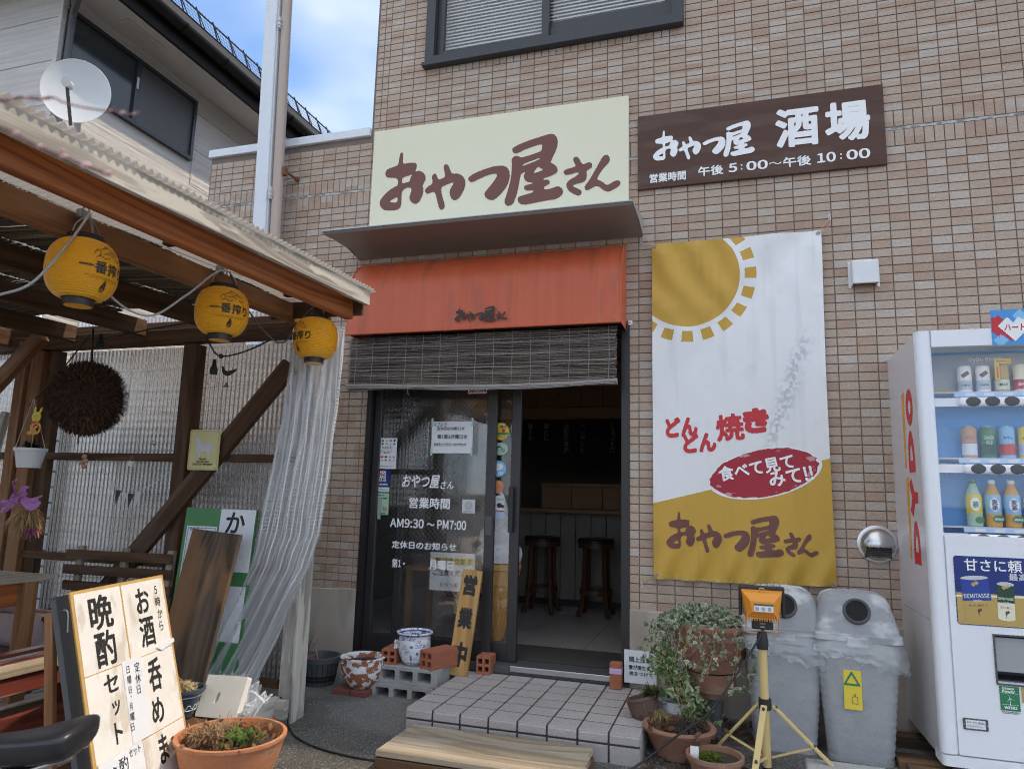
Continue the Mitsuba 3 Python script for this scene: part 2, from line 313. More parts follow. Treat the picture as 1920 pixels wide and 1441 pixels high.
def banner_tone(p, n, uv):
    x, y = uv.x, uv.y         # metres from the left edge and below the top edge
    w = 0.955
    gold, white, red = (0.52, 0.315, 0.045), (0.74, 0.745, 0.75), (0.34, 0.018, 0.035)
    cx, cy = 0.203, 0.221
    dx, dy = x-cx, y-cy; r = dr.sqrt(dx*dx+dy*dy); ang = dr.atan2(dy, dx)
    k = ang/(math.pi/10)+0.5; fr = k-dr.floor(k)
    ray = (r > 0.331) & (r < 0.396) & (fr > 0.22) & (fr < 0.78)
    disc = r < 0.304
    low = y > 1.561-0.268*x
    ex, ey = x-0.607, y-1.381
    c7, s7 = math.cos(0.19), math.sin(0.19)
    qx, qy = ex*c7-ey*s7, ex*s7+ey*c7
    e = dr.sqrt(qx*qx/(0.290*0.290)+qy*qy/(0.128*0.128))
    rag = (noise(x*38, y*60, 2.0)-0.5)*0.06
    c = dr.select(disc | ray | low, col(*gold), col(*white))
    c = dr.select(e < 1.07, col(*white), c)
    c = dr.select(e+rag < 1.0, col(*red), c)
    worn = smoothstep(0.62, 0.75, noise(x*19, y*46, 4.0)*0.6+noise(x*70, y*140, 1.0)*0.4)*dr.select((e > 0.86) & (e < 1.0), 0.5, 0.0)
    c = c*(1-worn)+col(0.62, 0.55, 0.55)*worn
    # the long grey rub mark and streaks of dirt on the white cloth
    mark = dr.exp(-dr.square((x-0.855+0.42*(y-0.62)*0.8)/0.045))*smoothstep(0.5, 0.75, y)*smoothstep(1.35, 1.1, y)
    grain = smoothstep(0.3, 0.75, fbm(x*60, y*60, 0.0, 3))
    strk = smoothstep(0.55, 0.8, fbm(x*22, y*1.6, 3.0, 4))
    d = dr.clip(mark*grain*0.9+strk*0.16+smoothstep(0.6, 0.85, fbm(x*9, y*9, 8.0, 3))*0.15, 0, 0.75)
    c = c*(1-d)+c*col(0.52, 0.56, 0.60)*d
    hem = (y < 0.022) | (y > 1.965)
    return dr.select(hem & (y > 1), c*0.8+col(0.12, 0.11, 0.06)*dr.select(cell_rand((x+y)*60, (x-y)*60) > 0.5, 1.0, 0.4), c)
mat('m_banner', mikit.proc(banner_tone), 0.6, sheen=0.3)
def peel_tone(p, n, uv):
    s = smoothstep(0.46, 0.53, fbm(p.x*34, p.y*34, p.z*34, 5)); 
    return mix((0.66, 0.67, 0.68), (0.30, 0.11, 0.055), s)*(0.8+0.4*noise(p.x*150, p.y*150, p.z*150))
mat('m_peeled', mikit.proc(peel_tone), 0.7)
def porcelain_tone(p, n, uv):
    x, y = uv.x*24, uv.y*24
    a, b, r = voronoi(x, y); f = fbm(x*2.5, y*2.5, 0.0, 3)
    pet = smoothstep(0.05, 0.0, dr.abs(a-0.30-0.22*(f-0.5)))+smoothstep(0.16, 0.08, a)
    leaf = smoothstep(0.62, 0.68, noise(x*2.2, y*2.2, 5.0))*smoothstep(0.3, 0.4, a)
    band = smoothstep(0.003, 0.0, dr.abs(uv.y-0.172)-0.002)+smoothstep(0.002, 0.0, dr.abs(uv.y-0.016)-0.0015)
    t = dr.clip(pet*0.8+leaf*0.8+band, 0, 1)
    return mix((0.70, 0.72, 0.74), (0.03, 0.05, 0.26), t)
mat('m_porcelain', mikit.proc(porcelain_tone), 0.15)
def thread_mask(p, n, uv):
    # woven reinforcing threads of the vinyl sheet, one every 15 mm
    fx, fy = dr.abs(uv.x/0.015-dr.floor(uv.x/0.015)-0.5), dr.abs(uv.y/0.015-dr.floor(uv.y/0.015)-0.5)
    return dr.select((fx > 0.40) | (fy > 0.40), 1.0, 0.0)
scene['m_mesh_sheet'] = {'type': 'blendbsdf', 'weight': mikit.proc(thread_mask),
    'film': {'type': 'principledthin', 'base_color': {'type': 'rgb', 'value': [0.86, 0.89, 0.92]}, 'roughness': 0.12, 'spec_trans': 0.80, 'diff_trans': 0.9, 'eta': 1.5},
    'thread': {'type': 'principledthin', 'base_color': {'type': 'rgb', 'value': [0.86, 0.87, 0.88]}, 'roughness': 0.6, 'spec_trans': 0.0, 'diff_trans': 0.7}}
scene['m_polycarbonate'] = {'type': 'roughdielectric', 'int_ior': 1.49, 'alpha': 0.06, 'distribution': 'ggx', 'specular_transmittance': {'type': 'rgb', 'value': [0.86, 0.85, 0.84]}}
scene['m_polycarbonate_thin'] = {'type': 'principledthin', 'base_color': {'type': 'rgb', 'value': [0.74, 0.73, 0.72]}, 'roughness': 0.16, 'spec_trans': 0.62, 'diff_trans': 0.5, 'eta': 1.6}
scene['m_roof_sheet'] = {'type': 'principledthin', 'base_color': {'type': 'rgb', 'value': [0.50, 0.48, 0.45]}, 'roughness': 0.4, 'spec_trans': 0.15, 'diff_trans': 0.8, 'eta': 1.5}
scene['m_bag'] = {'type': 'principledthin', 'base_color': {'type': 'rgb', 'value': [0.93, 0.95, 0.97]}, 'roughness': 0.1, 'spec_trans': 0.72, 'diff_trans': 1.0, 'eta': 1.5}
scene['m_pane'] = {'type': 'thindielectric', 'int_ior': 1.5}
scene['m_leaf'] = {'type': 'principledthin', 'base_color': VC, 'roughness': 0.45, 'spec_trans': 0.0, 'diff_trans': 0.35}
# plain colours
for nm, c, r, k in [
    ('m_cream', (0.71, 0.69, 0.52), 0.5, {}), ('m_brush_brown', (0.145, 0.052, 0.04), 0.5, {}), ('m_white', (0.78, 0.79, 0.80), 0.4, {}), ('m_white_letter', (0.80, 0.81, 0.82), 0.5, {}),
    ('m_black', (0.018, 0.018, 0.019), 0.45, {}), ('m_black_letter', (0.022, 0.021, 0.020), 0.6, {}), ('m_bronze', (0.020, 0.018, 0.018), 0.4, {'specular': 0.5}), ('m_bronze_face', (0.030, 0.028, 0.030), 0.35, {}),
    ('m_navy_frame', (0.027, 0.030, 0.038), 0.35, {}), ('m_canopy', (0.27, 0.245, 0.235), 0.4, {'metallic': 0.2}), ('m_canopy_edge', (0.42, 0.44, 0.45), 0.35, {'metallic': 0.5}),
    ('m_white_metal', (0.66, 0.70, 0.75), 0.35, {}), ('m_beige_metal', (0.42, 0.34, 0.29), 0.5, {}), ('m_rust', (0.17, 0.07, 0.03), 0.8, {}), ('m_steel', (0.62, 0.62, 0.62), 0.28, {'metallic': 1.0}),
    ('m_wire', (0.30, 0.30, 0.31), 0.4, {'metallic': 0.8}), ('m_cable', (0.015, 0.015, 0.016), 0.5, {}), ('m_grey_cable', (0.33, 0.34, 0.35), 0.4, {}),
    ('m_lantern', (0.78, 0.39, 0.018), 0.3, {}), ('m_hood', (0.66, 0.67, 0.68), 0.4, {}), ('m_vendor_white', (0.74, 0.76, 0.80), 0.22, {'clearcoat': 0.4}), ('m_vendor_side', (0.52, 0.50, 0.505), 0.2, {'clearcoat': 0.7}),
    ('m_red', (0.50, 0.02, 0.028), 0.4, {}), ('m_amber', (0.62, 0.29, 0.025), 0.4, {}), ('m_panel_blue', (0.06, 0.27, 0.62), 0.4, {}), ('m_deep_blue', (0.012, 0.03, 0.17), 0.35, {}), ('m_gold', (0.46, 0.32, 0.10), 0.35, {}),
    ('m_green', (0.03, 0.19, 0.085), 0.4, {}), ('m_pale_green', (0.38, 0.55, 0.42), 0.5, {}), ('m_board_green', (0.06, 0.21, 0.075), 0.5, {}), ('m_yellow', (0.70, 0.55, 0.05), 0.5, {}), ('m_lamp_orange', (0.68, 0.26, 0.025), 0.4, {}),
    ('m_stand', (0.58, 0.44, 0.19), 0.45, {}), ('m_soil', (0.045, 0.035, 0.027), 0.95, {}), ('m_brick', (0.34, 0.12, 0.065), 0.85, {}), ('m_brick_dark', (0.16, 0.055, 0.04), 0.9, {}), ('m_lilac', (0.55, 0.38, 0.60), 0.6, {}),
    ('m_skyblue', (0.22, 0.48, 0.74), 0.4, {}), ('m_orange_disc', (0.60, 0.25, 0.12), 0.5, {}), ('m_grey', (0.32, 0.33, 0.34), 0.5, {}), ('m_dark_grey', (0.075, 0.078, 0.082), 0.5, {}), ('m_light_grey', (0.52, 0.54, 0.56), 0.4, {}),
    ('m_gutter', (0.010, 0.009, 0.009), 0.6, {'specular': 0.2}), ('m_soffit', (0.52, 0.50, 0.48), 0.8, {}), ('m_roof', (0.05, 0.048, 0.05), 0.6, {}), ('m_dark_glass', (0.035, 0.04, 0.042), 0.12, {}), ('m_blind', (0.50, 0.53, 0.54), 0.5, {}),
    ('m_interior', (0.21, 0.18, 0.15), 0.8, {}), ('m_stool', (0.075, 0.030, 0.015), 0.45, {}), ('m_interior_panel', (0.24, 0.205, 0.18), 0.6, {}), ('m_interior_wood', (0.27, 0.15, 0.075), 0.6, {}), ('m_floor_tile', (0.36, 0.335, 0.315), 0.4, {}), ('m_mat', (0.05, 0.045, 0.043), 0.95, {}),
    ('m_cloth_black', (0.012, 0.012, 0.013), 0.9, {}), ('m_chalk', (0.28, 0.28, 0.27), 0.8, {}), ('m_cone', (0.62, 0.34, 0.085), 0.6, {}), ('m_icecream', (0.74, 0.75, 0.77), 0.5, {}), ('m_leather', (0.02, 0.018, 0.017), 0.35, {}),
    ('m_dark_green', (0.03, 0.07, 0.05), 0.8, {}), ('m_cream_plate', (0.55, 0.50, 0.22), 0.3, {}), ('m_slate_blue', (0.045, 0.065, 0.09), 0.3, {}), ('m_pink_pot', (0.50, 0.38, 0.38), 0.5, {}), ('m_brown_pot', (0.115, 0.07, 0.055), 0.6, {}),
    ('m_ribbon', (0.42, 0.17, 0.40), 0.5, {}), ('m_straw', (0.42, 0.27, 0.11), 0.8, {}), ('m_cedar', (0.052, 0.032, 0.022), 0.9, {}), ('m_saddle', (0.014, 0.014, 0.016), 0.33, {}), ('m_chrome', (0.75, 0.75, 0.76), 0.12, {'metallic': 1.0}),
    ('m_pumice', (0.66, 0.64, 0.57), 0.95, {}), ('m_net', (0.06, 0.06, 0.06), 0.8, {}), ('m_tan', (0.50, 0.30, 0.20), 0.6, {}), ('m_bamboo', (0.20, 0.145, 0.085), 0.8, {}), ('m_board_edge', (0.50, 0.31, 0.10), 0.6, {}), ('m_notice', (0.69, 0.71, 0.74), 0.6, {}),
    ('m_can_blue', (0.02, 0.055, 0.30), 0.35, {}), ('m_step_joint', (0.05, 0.042, 0.04), 0.95, {}), ('m_twig', (0.20, 0.11, 0.10), 0.7, {}), ('m_bud', (0.55, 0.33, 0.34), 0.6, {}),
    ('m_blue_white', (0.42, 0.55, 0.75), 0.4, {}), ('m_vermilion', (0.62, 0.07, 0.04), 0.4, {})]:
    mat(nm, c, r, **k)

def plank(root, name, p0, p1, w, t, pal=0, up=(0, 0, 1), label=None, jitter=0.0, single=None):
    """a board from p0 to p1: w across (sideways), t along up; uv follow the grain"""
    p0, p1 = np.asarray(p0, float), np.asarray(p1, float); L = np.linalg.norm(p1-p0); d = (p1-p0)/L
    up = np.asarray(up, float); s = np.cross(d, up); s /= np.linalg.norm(s); u2 = np.cross(s, d)
    c = min(0.003, w*0.12, t*0.12); v, f, uv = [], [], []; o = rng.random()*7+pal*10+1; ou = rng.random()*20
    ring = [(-w/2+c, -t/2), (w/2-c, -t/2), (w/2, -t/2+c), (w/2, t/2-c), (w/2-c, t/2), (-w/2+c, t/2), (-w/2, t/2-c), (-w/2, -t/2+c)]
    per = 0
    for i in range(8):
        a, b = ring[i], ring[(i+1) % 8]; e = math.dist(a, b); n = len(v)
        for (q, x) in ((a, 0), (b, 0), (b, L), (a, L)):
            v.append(p0+d*x+s*q[0]+u2*q[1]); uv.append((ou+x, o+per+(e if q is b else 0)))
        f += [[n, n+1, n+2], [n, n+2, n+3]]; per += e
    for x in (0, L):
        n = len(v)
        for q in ring: v.append(p0+d*x+s*q[0]+u2*q[1]); uv.append((ou+q[0]*0.02, o+q[1]))
        f += [[n, n+i+1, n+i] if x == 0 else [n, n+i, n+i+1] for i in range(1, 7)]
    m = trimesh.Trimesh(np.array(v), np.array(f), process=False)
    if root is None: return m, np.array(uv)
    return part(root, name, m, 'm_wood', uv=np.array(uv), label=label)
def planks(root, name, specs, pal, kind=None):
    vs, fs, us, n = [], [], [], 0
    for (p0, p1, w, t) in specs:
        m, uv = plank(None, '', p0, p1, w, t, pal); vs.append(m.vertices); fs.append(m.faces+n); us.append(uv); n += len(m.vertices)
    return part(root, name, trimesh.Trimesh(np.vstack(vs), np.vstack(fs), process=False), 'm_wood', uv=np.vstack(us), kind=kind)
def ground_z(y): return -0.085*max(0.0, -y-0.55) if y > -5 else -0.378
# ------------------------------------------------------------ ground
def _ground():
    ys = sorted(set(np.round(np.concatenate([np.linspace(-5, 0.2, 27), [-60, -30, -12, -5, -0.55, 0.2, 8, 60]]), 4))); xs = [-60, -20, -6, -3, 0, 3, 6, 20, 60]
    v = [(x, y, ground_z(y)) for y in ys for x in xs]; n = len(xs)
    f = [q for i in range(len(ys)-1) for j in range(n-1) for a in [i*n+j] for q in ([a, a+1, a+n+1], [a, a+n+1, a+n])]
    return trimesh.Trimesh(np.array(v), np.array(f), process=False)
struct('ground', _ground(), 'm_asphalt')

# ------------------------------------------------------------ the tiled shop building
shop = thing('shop_building', 'two-storey shop clad in beige and brown rectangular wall tiles', 'building')
XL, XM, XR, ZLOW, ZTOP, YB = -3.31, -1.915, 6.5, 3.685, 6.6, 6.0
WG = 0.006                                   # grout face behind the tile face
W_ = (-1.495, 0.275, 4.19, 5.45)             # upper window opening x0 x1 z0 z1
D_ = (-1.815, -0.058, 0.118, 2.2)            # entrance opening
def wall_pieces(y0, y1):
    b = [(XL, D_[0], -0.3, ZLOW), (D_[1], XR, -0.3, W_[2]), (D_[0], D_[1], D_[3], W_[2]), (D_[0], D_[1], -0.3, D_[2]), (XM, D_[0], ZLOW, W_[2]), (XM, W_[0], W_[2], ZTOP), (W_[1], XR, W_[2], ZTOP), (W_[0], W_[1], W_[3], ZTOP)]
    return cat([box(x0, x1, y0, y1, z0, z1) for x0, x1, z0, z1 in b])
walls = cat(wall_pieces(WG, 0.16), box(XL, XL+0.15, 0.16, YB, -0.3, ZLOW), box(XR-0.15, XR, 0.16, YB, -0.3, ZTOP), box(XL+0.15, XR-0.15, YB-0.15, YB, -0.3, ZLOW), box(XM, XM+0.15, 0.16, YB, ZLOW, ZTOP), box(XM+0.15, XR-0.15, YB-0.15, YB, ZLOW, ZTOP))
part(shop, 'wall', walls, 'm_grout')
part(shop, 'roof', cat(box(XL+0.15, XM, 0.16, YB-0.15, ZLOW-0.15, ZLOW-0.03), box(XM+0.15, XR-0.15, 0.16, YB-0.15, ZTOP-0.25, ZTOP-0.1)), 'm_concrete')
# plinth of rough plaster under the tiles
def rough(x0, x1, z1, seed):
    xs = np.linspace(x0, x1, max(3, int((x1-x0)/0.05))); top = z1+0.012*(meshkit.noise(np.stack([xs*9, xs*0+seed, xs*0], -1))-0.5)
    v = [];  n = len(xs)
    for x, t in zip(xs, top): v += [(x, -0.012, -0.3), (x, -0.012, t-0.006), (x, -0.004, t), (x, WG, t)]
    f = []
    for i in range(n-1):
        for k in range(3): a = 4*i+k; f += [[a, a+4, a+5], [a, a+5, a+1]]
    v = np.array(v); e = n*4
    f += [[0, 1, 2], [0, 2, 3], [e-4, e-2, e-3], [e-4, e-1, e-2]]
    return trimesh.Trimesh(v, np.array(f), process=False)
part(shop, 'plinth', rough(XL, D_[0]-0.002, 0.522, 1), 'm_plaster', smooth=False)
part(shop, 'plinth', rough(D_[1]+0.004, XR, 0.528, 2), 'm_plaster', smooth=False)
# tiles: 100 x 50 mm pitch, soldier courses beside the movement joint and under the window
SB = 3.17
tiles = []                                    # x0, z0, w, h
def clear(x0, x1, z0, z1):
    for (a, b, c, d) in (D_, (W_[0]-0.012, W_[1]+0.012, W_[2]-0.05, W_[3])):
        if x0 < b-0.004 and x1 > a+0.004 and z0 < d-0.004 and z1 > c+0.004: return False
    return True
def put(x0, x1, z0, z1):
    """one tile, cut where an opening or an edge of the wall cuts it"""
    x0, x1 = max(x0, XL if z0 < ZLOW-0.03 else XM), min(x1, XR)
    for (a, b, c, d) in (D_, (W_[0]-0.012, W_[1]+0.012, W_[2]-0.05, W_[3])):
        if z0 < d-0.004 and z1 > c+0.004:
            if x0 < a < x1: x1 = a
            if x0 < b < x1: x0 = b
        if x0 < b-0.004 and x1 > a+0.004:
            if z0 < c < z1: z1 = c
            if z0 < d < z1: z0 = d
    if x1-x0 > 0.012 and z1-z0 > 0.010 and clear(x0, x1, z0, z1): tiles.append((x0, z0, x1-x0, z1-z0))
def course(z0, h, soldier=False, xa=-3.4, xb=6.5, dx=0.0):
    p = 0.05 if soldier else 0.1
    for c in range(int(math.floor(xa/p)), int(math.ceil(xb/p))):
        x = c*p+dx
        if x >= 2.6: break
        if z0 > 3.70 and x < -1.80:
            if x < -1.91: continue
            put(x, x+0.05, z0, z0+h); put(x+0.05, x+0.1, z0, z0+h); continue
        if z0 < ZLOW-0.06 and z0+h > ZLOW-0.01: continue
        if z0 > ZLOW-0.06 and x < XM+0.005: continue
        if not soldier and x < -3.2:
            put(x-0.001, x+0.05, z0, z0+h); put(x+0.05, x+0.1, z0, z0+h)
        else: put(x, x+p, z0, z0+h)
for i in range(53):
    z = SB-0.05*(i+1)
    if z < 2.75:
        course(z, 0.05, xa=-3.4, xb=-1.85, dx=0.039); course(z, 0.05, xa=-0.1, xb=6.5)
        if z > 2.2:
            for c in range(-18, 0): put(c*0.1, c*0.1+0.1, z, z+0.05)
    else: course(z, 0.05)
course(SB, 0.1, True); course(SB+0.117, 0.1, True)
for i in range(64):
    z = SB+0.217+0.0502*i
    if abs(z-(4.09)) < 0.02: 
        for c in range(int(W_[0]/0.05)-1, int(W_[1]/0.05)+1): put(c*0.05, c*0.05+0.05, z, W_[2]-0.05)
        course(z, 0.0502, xb=-1.45); course(z, 0.0502, xa=0.3); continue
    course(z, 0.0502)
part(shop, 'joint_sealant', cat(box(XL, XM, 0.001, WG+0.001, SB+0.1, SB+0.117), box(XM, XR, 0.0012, WG+0.001, SB+0.1, SB+0.117)), 'm_sealant')
def tile_mesh(w, h, j=0.0026, c=0.0014, y=0.0):
    x0, x1, z0, z1 = j, w-j, j, h-j
    v = np.array([[x0, WG+0.001, z0], [x1, WG+0.001, z0], [x1, WG+0.001, z1], [x0, WG+0.001, z1], [x0, y+c, z0], [x1, y+c, z0], [x1, y+c, z1], [x0, y+c, z1], [x0+c, y, z0+c], [x1-c, y, z0+c], [x1-c, y, z1-c], [x0+c, y, z1-c]])
    f = [[8, 9, 10], [8, 10, 11]]
    for a in (0, 4):
        for i in range(4): p, q = a+i, a+(i+1) % 4; f += [[p, q, q+4], [p, q+4, p+4]]
    return v, np.array(f)
HID = [(-1.86, -0.08, 2.76, 3.68), (0.03, 1.37, 3.08, 3.52), (0.13, 0.98, 0.75, 2.62)]
def px(x, z):
    d = np.array([x, 0, z])-EYE; q = d@_f
    return 960+1314.6*(d@_r)/q, 720-1314.6*(d@_u)/q
def seen(t):
    x, z, w, h = t
    if any(a < x and x+w < b and c < z and z+h < d for a, b, c, d in HID): return False
    a, b = px(x+w/2, z+h/2)
    return 0 < a < 1920 and 0 < b < 1441
shown = [t for t in tiles if seen(t)]
shown.sort(key=lambda t: -t[2]*t[3]/np.linalg.norm(np.array([t[0]+t[2]/2, 0, t[1]+t[3]/2])-EYE)**3)
single = set(shown[:300]); shared = {}
for t in shown[:300]:
    k = (round(t[2], 3), round(t[3], 3))
    if k not in shared: shared[k] = mikit.ply(tile_mesh(*k), 'm_tile', False)
    part(shop, 'tile', {**shared[k], 'to_world': T().translate([t[0], 0.0006*(nrg.random()-0.5), t[1]])})
vs, fs, n = [], [], 0
for t in tiles:
    if t in single or any(a < t[0] and t[0]+t[2] < b and c < t[1] and t[1]+t[3] < d for a, b, c, d in HID[:2]): continue
    v, f = tile_mesh(t[2], t[3], y=0.0006*(nrg.random()-0.5)); vs.append(v+[t[0], 0, t[1]]); fs.append(f+n); n += 12
part(shop, 'wall_tiles', trimesh.Trimesh(np.vstack(vs), np.vstack(fs), process=False), 'm_tile', kind='stuff')
# side wall of the taller block has its corner tiles returned
vs, fs, n = [], [], 0
# white metal copings of the low wing
part(shop, 'coping', cat(cbox(XL-0.012, -2.615, -0.022, 0.2, 3.686, 3.749, 0.003), cbox(-2.612, XM-0.003, -0.022, 0.2, 3.686, 3.749, 0.003)), 'm_white_metal')
# upper window
win = part(shop, 'window', cat(box(W_[0]-0.012, W_[0]+0.055, -0.03, 0.14, W_[2]-0.02, W_[3]), box(W_[1]-0.055, W_[1]+0.012, -0.03, 0.14, W_[2]-0.02, W_[3]), box(W_[0]+0.055, W_[1]-0.055, -0.03, 0.14, W_[2]-0.02, W_[2]+0.03), box(W_[0]+0.055, W_[1]-0.055, 0.0, 0.14, W_[3]-0.06, W_[3])), 'm_navy_frame', label='dark framed upper window with lowered blinds')
part(win, 'sill', cbox(W_[0]-0.025, W_[1]+0.012, -0.055, 0.0, W_[2]-0.052, W_[2]-0.021, 0.004), 'm_navy_frame')
wm = -0.64
for (a, b, y) in ((W_[0]+0.057, wm+0.03, 0.02), (wm-0.03, W_[1]-0.057, 0.065)):
    z0 = W_[2]+(0.032 if y < 0.05 else 0.14)
    fr = part(win, 'sash', cat(box(a, a+0.05, y, y+0.035, z0, W_[3]-0.06), box(b-0.05, b, y, y+0.035, z0, W_[3]-0.06), box(a+0.05, b-0.05, y, y+0.035, z0, z0+0.055)), 'm_navy_frame')
    part(win, 'pane', grid(lambda u, v: np.stack([a+0.05+u*(b-a-0.1), 0*u+y+0.018, z0+0.055+v*(W_[3]-0.06-z0-0.055)], -1), 1, 1), 'm_pane')
part(win, 'kick_panel', box(wm+0.03, W_[1]-0.057, 0.05, 0.11, W_[2]+0.03, W_[2]+0.139), 'm_navy_frame')
sl = []
for i in range(46):
    z = W_[2]+0.15+0.027*i
    m = box(W_[0]+0.06, W_[1]-0.06, -0.0125, 0.0125, -0.0004, 0.0004); m.apply_transform(trimesh.transformations.rotation_matrix(math.radians(58), [1, 0, 0])); m.apply_translation((0, 0.125, z)); sl.append(m)
part(win, 'blind', cat(sl), 'm_blind')
part(shop, 'upper_room', box(W_[0]-0.3, W_[1]+0.3, 0.9, 0.92, 3.9, 5.6), 'm_interior')
# entrance frame, fixed glass leaf and the leaf that is slid open behind it
Z0, Z1 = D_[2], D_[3]
part(shop, 'door_frame', cat(box(D_[0], D_[0]+0.035, -0.012, 0.15, Z0, Z1), box(D_[1]-0.045, D_[1], -0.012, 0.15, Z0, Z1), box(D_[0]+0.035, D_[1]-0.045, -0.012, 0.15, Z1-0.05, Z1)), 'm_bronze')
part(shop, 'threshold', cat(box(D_[0]+0.035, D_[1]-0.045, -0.01, 0.15, Z0-0.012, Z0+0.032), ), 'm_dark_grey')
part(shop, 'threshold_strip', cbox(-0.76, D_[1]-0.046, -0.022, -0.0105, Z0+0.004, Z0+0.036, 0.002), 'm_steel')
def leaf(x0, x1, y, name, handle=False):
    a, b, zb, zt = x0, x1, Z0+0.034, Z1-0.052
    k = part(shop, name, cat(cbox(a, a+0.052, y, y+0.032, zb, zt, 0.003), cbox(b-0.062, b, y, y+0.032, zb, zt, 0.003), box(a+0.052, b-0.062, y+0.002, y+0.03, zb, zb+0.105), box(a+0.052, b-0.062, y+0.002, y+0.03, zt-0.05, zt)), 'm_bronze_face')
    part(k, 'pane', grid(lambda u, v: np.stack([a+0.052+u*(b-a-0.114), 0*u+y+0.016, zb+0.105+v*(zt-zb-0.155)], -1), 1, 1), 'm_pane')
    w = []; R = sg.box(a+0.052, zb+0.105, b-0.062, zt-0.05)
    for s in (1, -1):
        for c in np.arange(-3, 5, 0.034):
            l = sg.LineString([(a-3, c+s*(-3)), (a+3, c+s*3)]).intersection(R)
            if l.length > 0.01:
                (p, q), (r, t) = l.coords[0], l.coords[-1]; w.append(tube([(p, y+0.016, q), (r, y+0.016, t)], 0.0005, 3, False))
    part(k, 'wire_mesh', cat(w), 'm_wire', kind='stuff')
    return k
LY = 0.028
left_leaf = leaf(D_[0]+0.04, -0.905, LY, 'sliding_door')
part(left_leaf, 'lock_plate', box(-1.712, -1.69, LY-0.003, LY, 0.975, 1.11), 'm_grey')
open_leaf = leaf(-1.60, -0.755, 0.078, 'sliding_door')
part(open_leaf, 'handle', cat(cbox(-0.815, -0.785, 0.035, 0.060, 0.925, 1.205, 0.004), box(-0.812, -0.788, 0.058, 0.078, 0.94, 0.965), box(-0.812, -0.788, 0.058, 0.078, 1.17, 1.195)), 'm_black')
part(left_leaf, 'lock_case', cbox(-0.96, -0.915, LY-0.006, LY, 0.90, 1.02, 0.002), 'm_dark_grey')

# ------------------------------------------------------------ inside the shop
struct('floor', box(-2.8, 2.6, 0.151, 4.2, 0.08, 0.146), 'm_grout')
for i, x in enumerate(np.arange(-2.7, 1.5, 0.45)):
    for y in np.arange(0.6, 4.0, 0.45): part('floor', 'tile', box(x+0.002, x+0.448, y+0.002, y+0.448, 0.146, 0.152), 'm_floor_tile')
labels['floor'] = {'kind': 'structure'}
struct('ceiling', box(-2.8, 2.6, 0.17, 4.2, 2.5, 2.54), 'm_interior')
room = cat(box(-2.84, -2.8, 0.17, 4.2, 0.146, 2.5), box(2.6, 2.64, 0.17, 4.2, 0.146, 2.5), box(-2.8, 2.6, 4.2, 4.24, 0.146, 2.5))
part(shop, 'inner_wall', room, 'm_interior')
solo('door_mat', cbox(-1.7, -0.1, 0.17, 0.585, 0.147, 0.158, 0.003), 'm_mat', 'long dark brown mat just inside the open door', 'mat')
co = thing('serving_counter', 'dim wooden serving counter across the back of the shop interior', 'counter')
CY = 2.42
for i, x in enumerate(np.arange(-2.2, 1.2, 0.145)): part(co, 'panel_board', cbox(x+0.003, x+0.142, CY, CY+0.02, 0.21, 1.0, 0.003), 'm_interior_panel')
part(co, 'skirting', box(-2.2, 1.2, CY-0.006, CY+0.02, 0.153, 0.209), 'm_black')
part(co, 'counter_top', cbox(-2.2, 1.2, CY-0.16, CY+0.3, 1.001, 1.04, 0.006), 'm_interior_wood')
for i, x in enumerate(np.arange(-1.25, 1.2, 0.3)): part(co, 'upper_board', cbox(x+0.003, x+0.297, CY+0.05, CY+0.07, 1.041, 1.25, 0.003), 'm_interior_wood')
part(co, 'shelf', box(-1.25, 1.2, CY+0.02, CY+0.32, 1.251, 1.28), 'm_interior_wood')
ov = thing('kitchen_beam', 'brown wooden beam and boarding over the counter opening', 'beam')
part(ov, 'beam', cbox(-2.2, 1.2, CY+0.05, CY+0.15, 1.9, 2.02, 0.005), 'm_interior_wood')
for x in np.arange(-2.2, 1.2, 0.22): part(ov, 'board', box(x+0.003, x+0.217, CY+0.08, CY+0.1, 2.021, 2.49), 'm_interior_wood')
nc = thing('short_curtain', 'short black shop curtain with white handwriting over the counter', 'curtain')
part(nc, 'cloth', grid(lambda u, v: np.stack([-1.5+u*2.3, CY+0.03+0.012*np.sin(u*38)*v, 1.885-v*0.36], -1), 60, 4), 'm_cloth_black', smooth=True)
for s, x, z in (('ふるさとに', -0.55, 1.86), ('ドンドンと', -0.84, 1.86), ('太鼓の音が', -1.0, 1.86), ('屋台に', -1.2, 1.86), ('集まる', -1.36, 1.86)):
    write(nc, text(s, 0.058, vertical=True), (x, CY+0.008, z), 'm_chalk')
write(nc, text('♪', 0.08), (-0.42, CY+0.008, 1.70), 'm_chalk')
pl = thing('price_slip', 'pale price slip hanging beside the counter opening', 'notice')
part(pl, 'paper', box(-0.42, -0.15, CY-0.001, CY+0.0, 1.22, 1.55), 'm_light_grey')
for s, x in (('大三百円', -0.22), ('小百円', -0.33)): write(pl, text(s, 0.06, vertical=True), (x, CY-0.002, 1.53), 'm_black_letter')
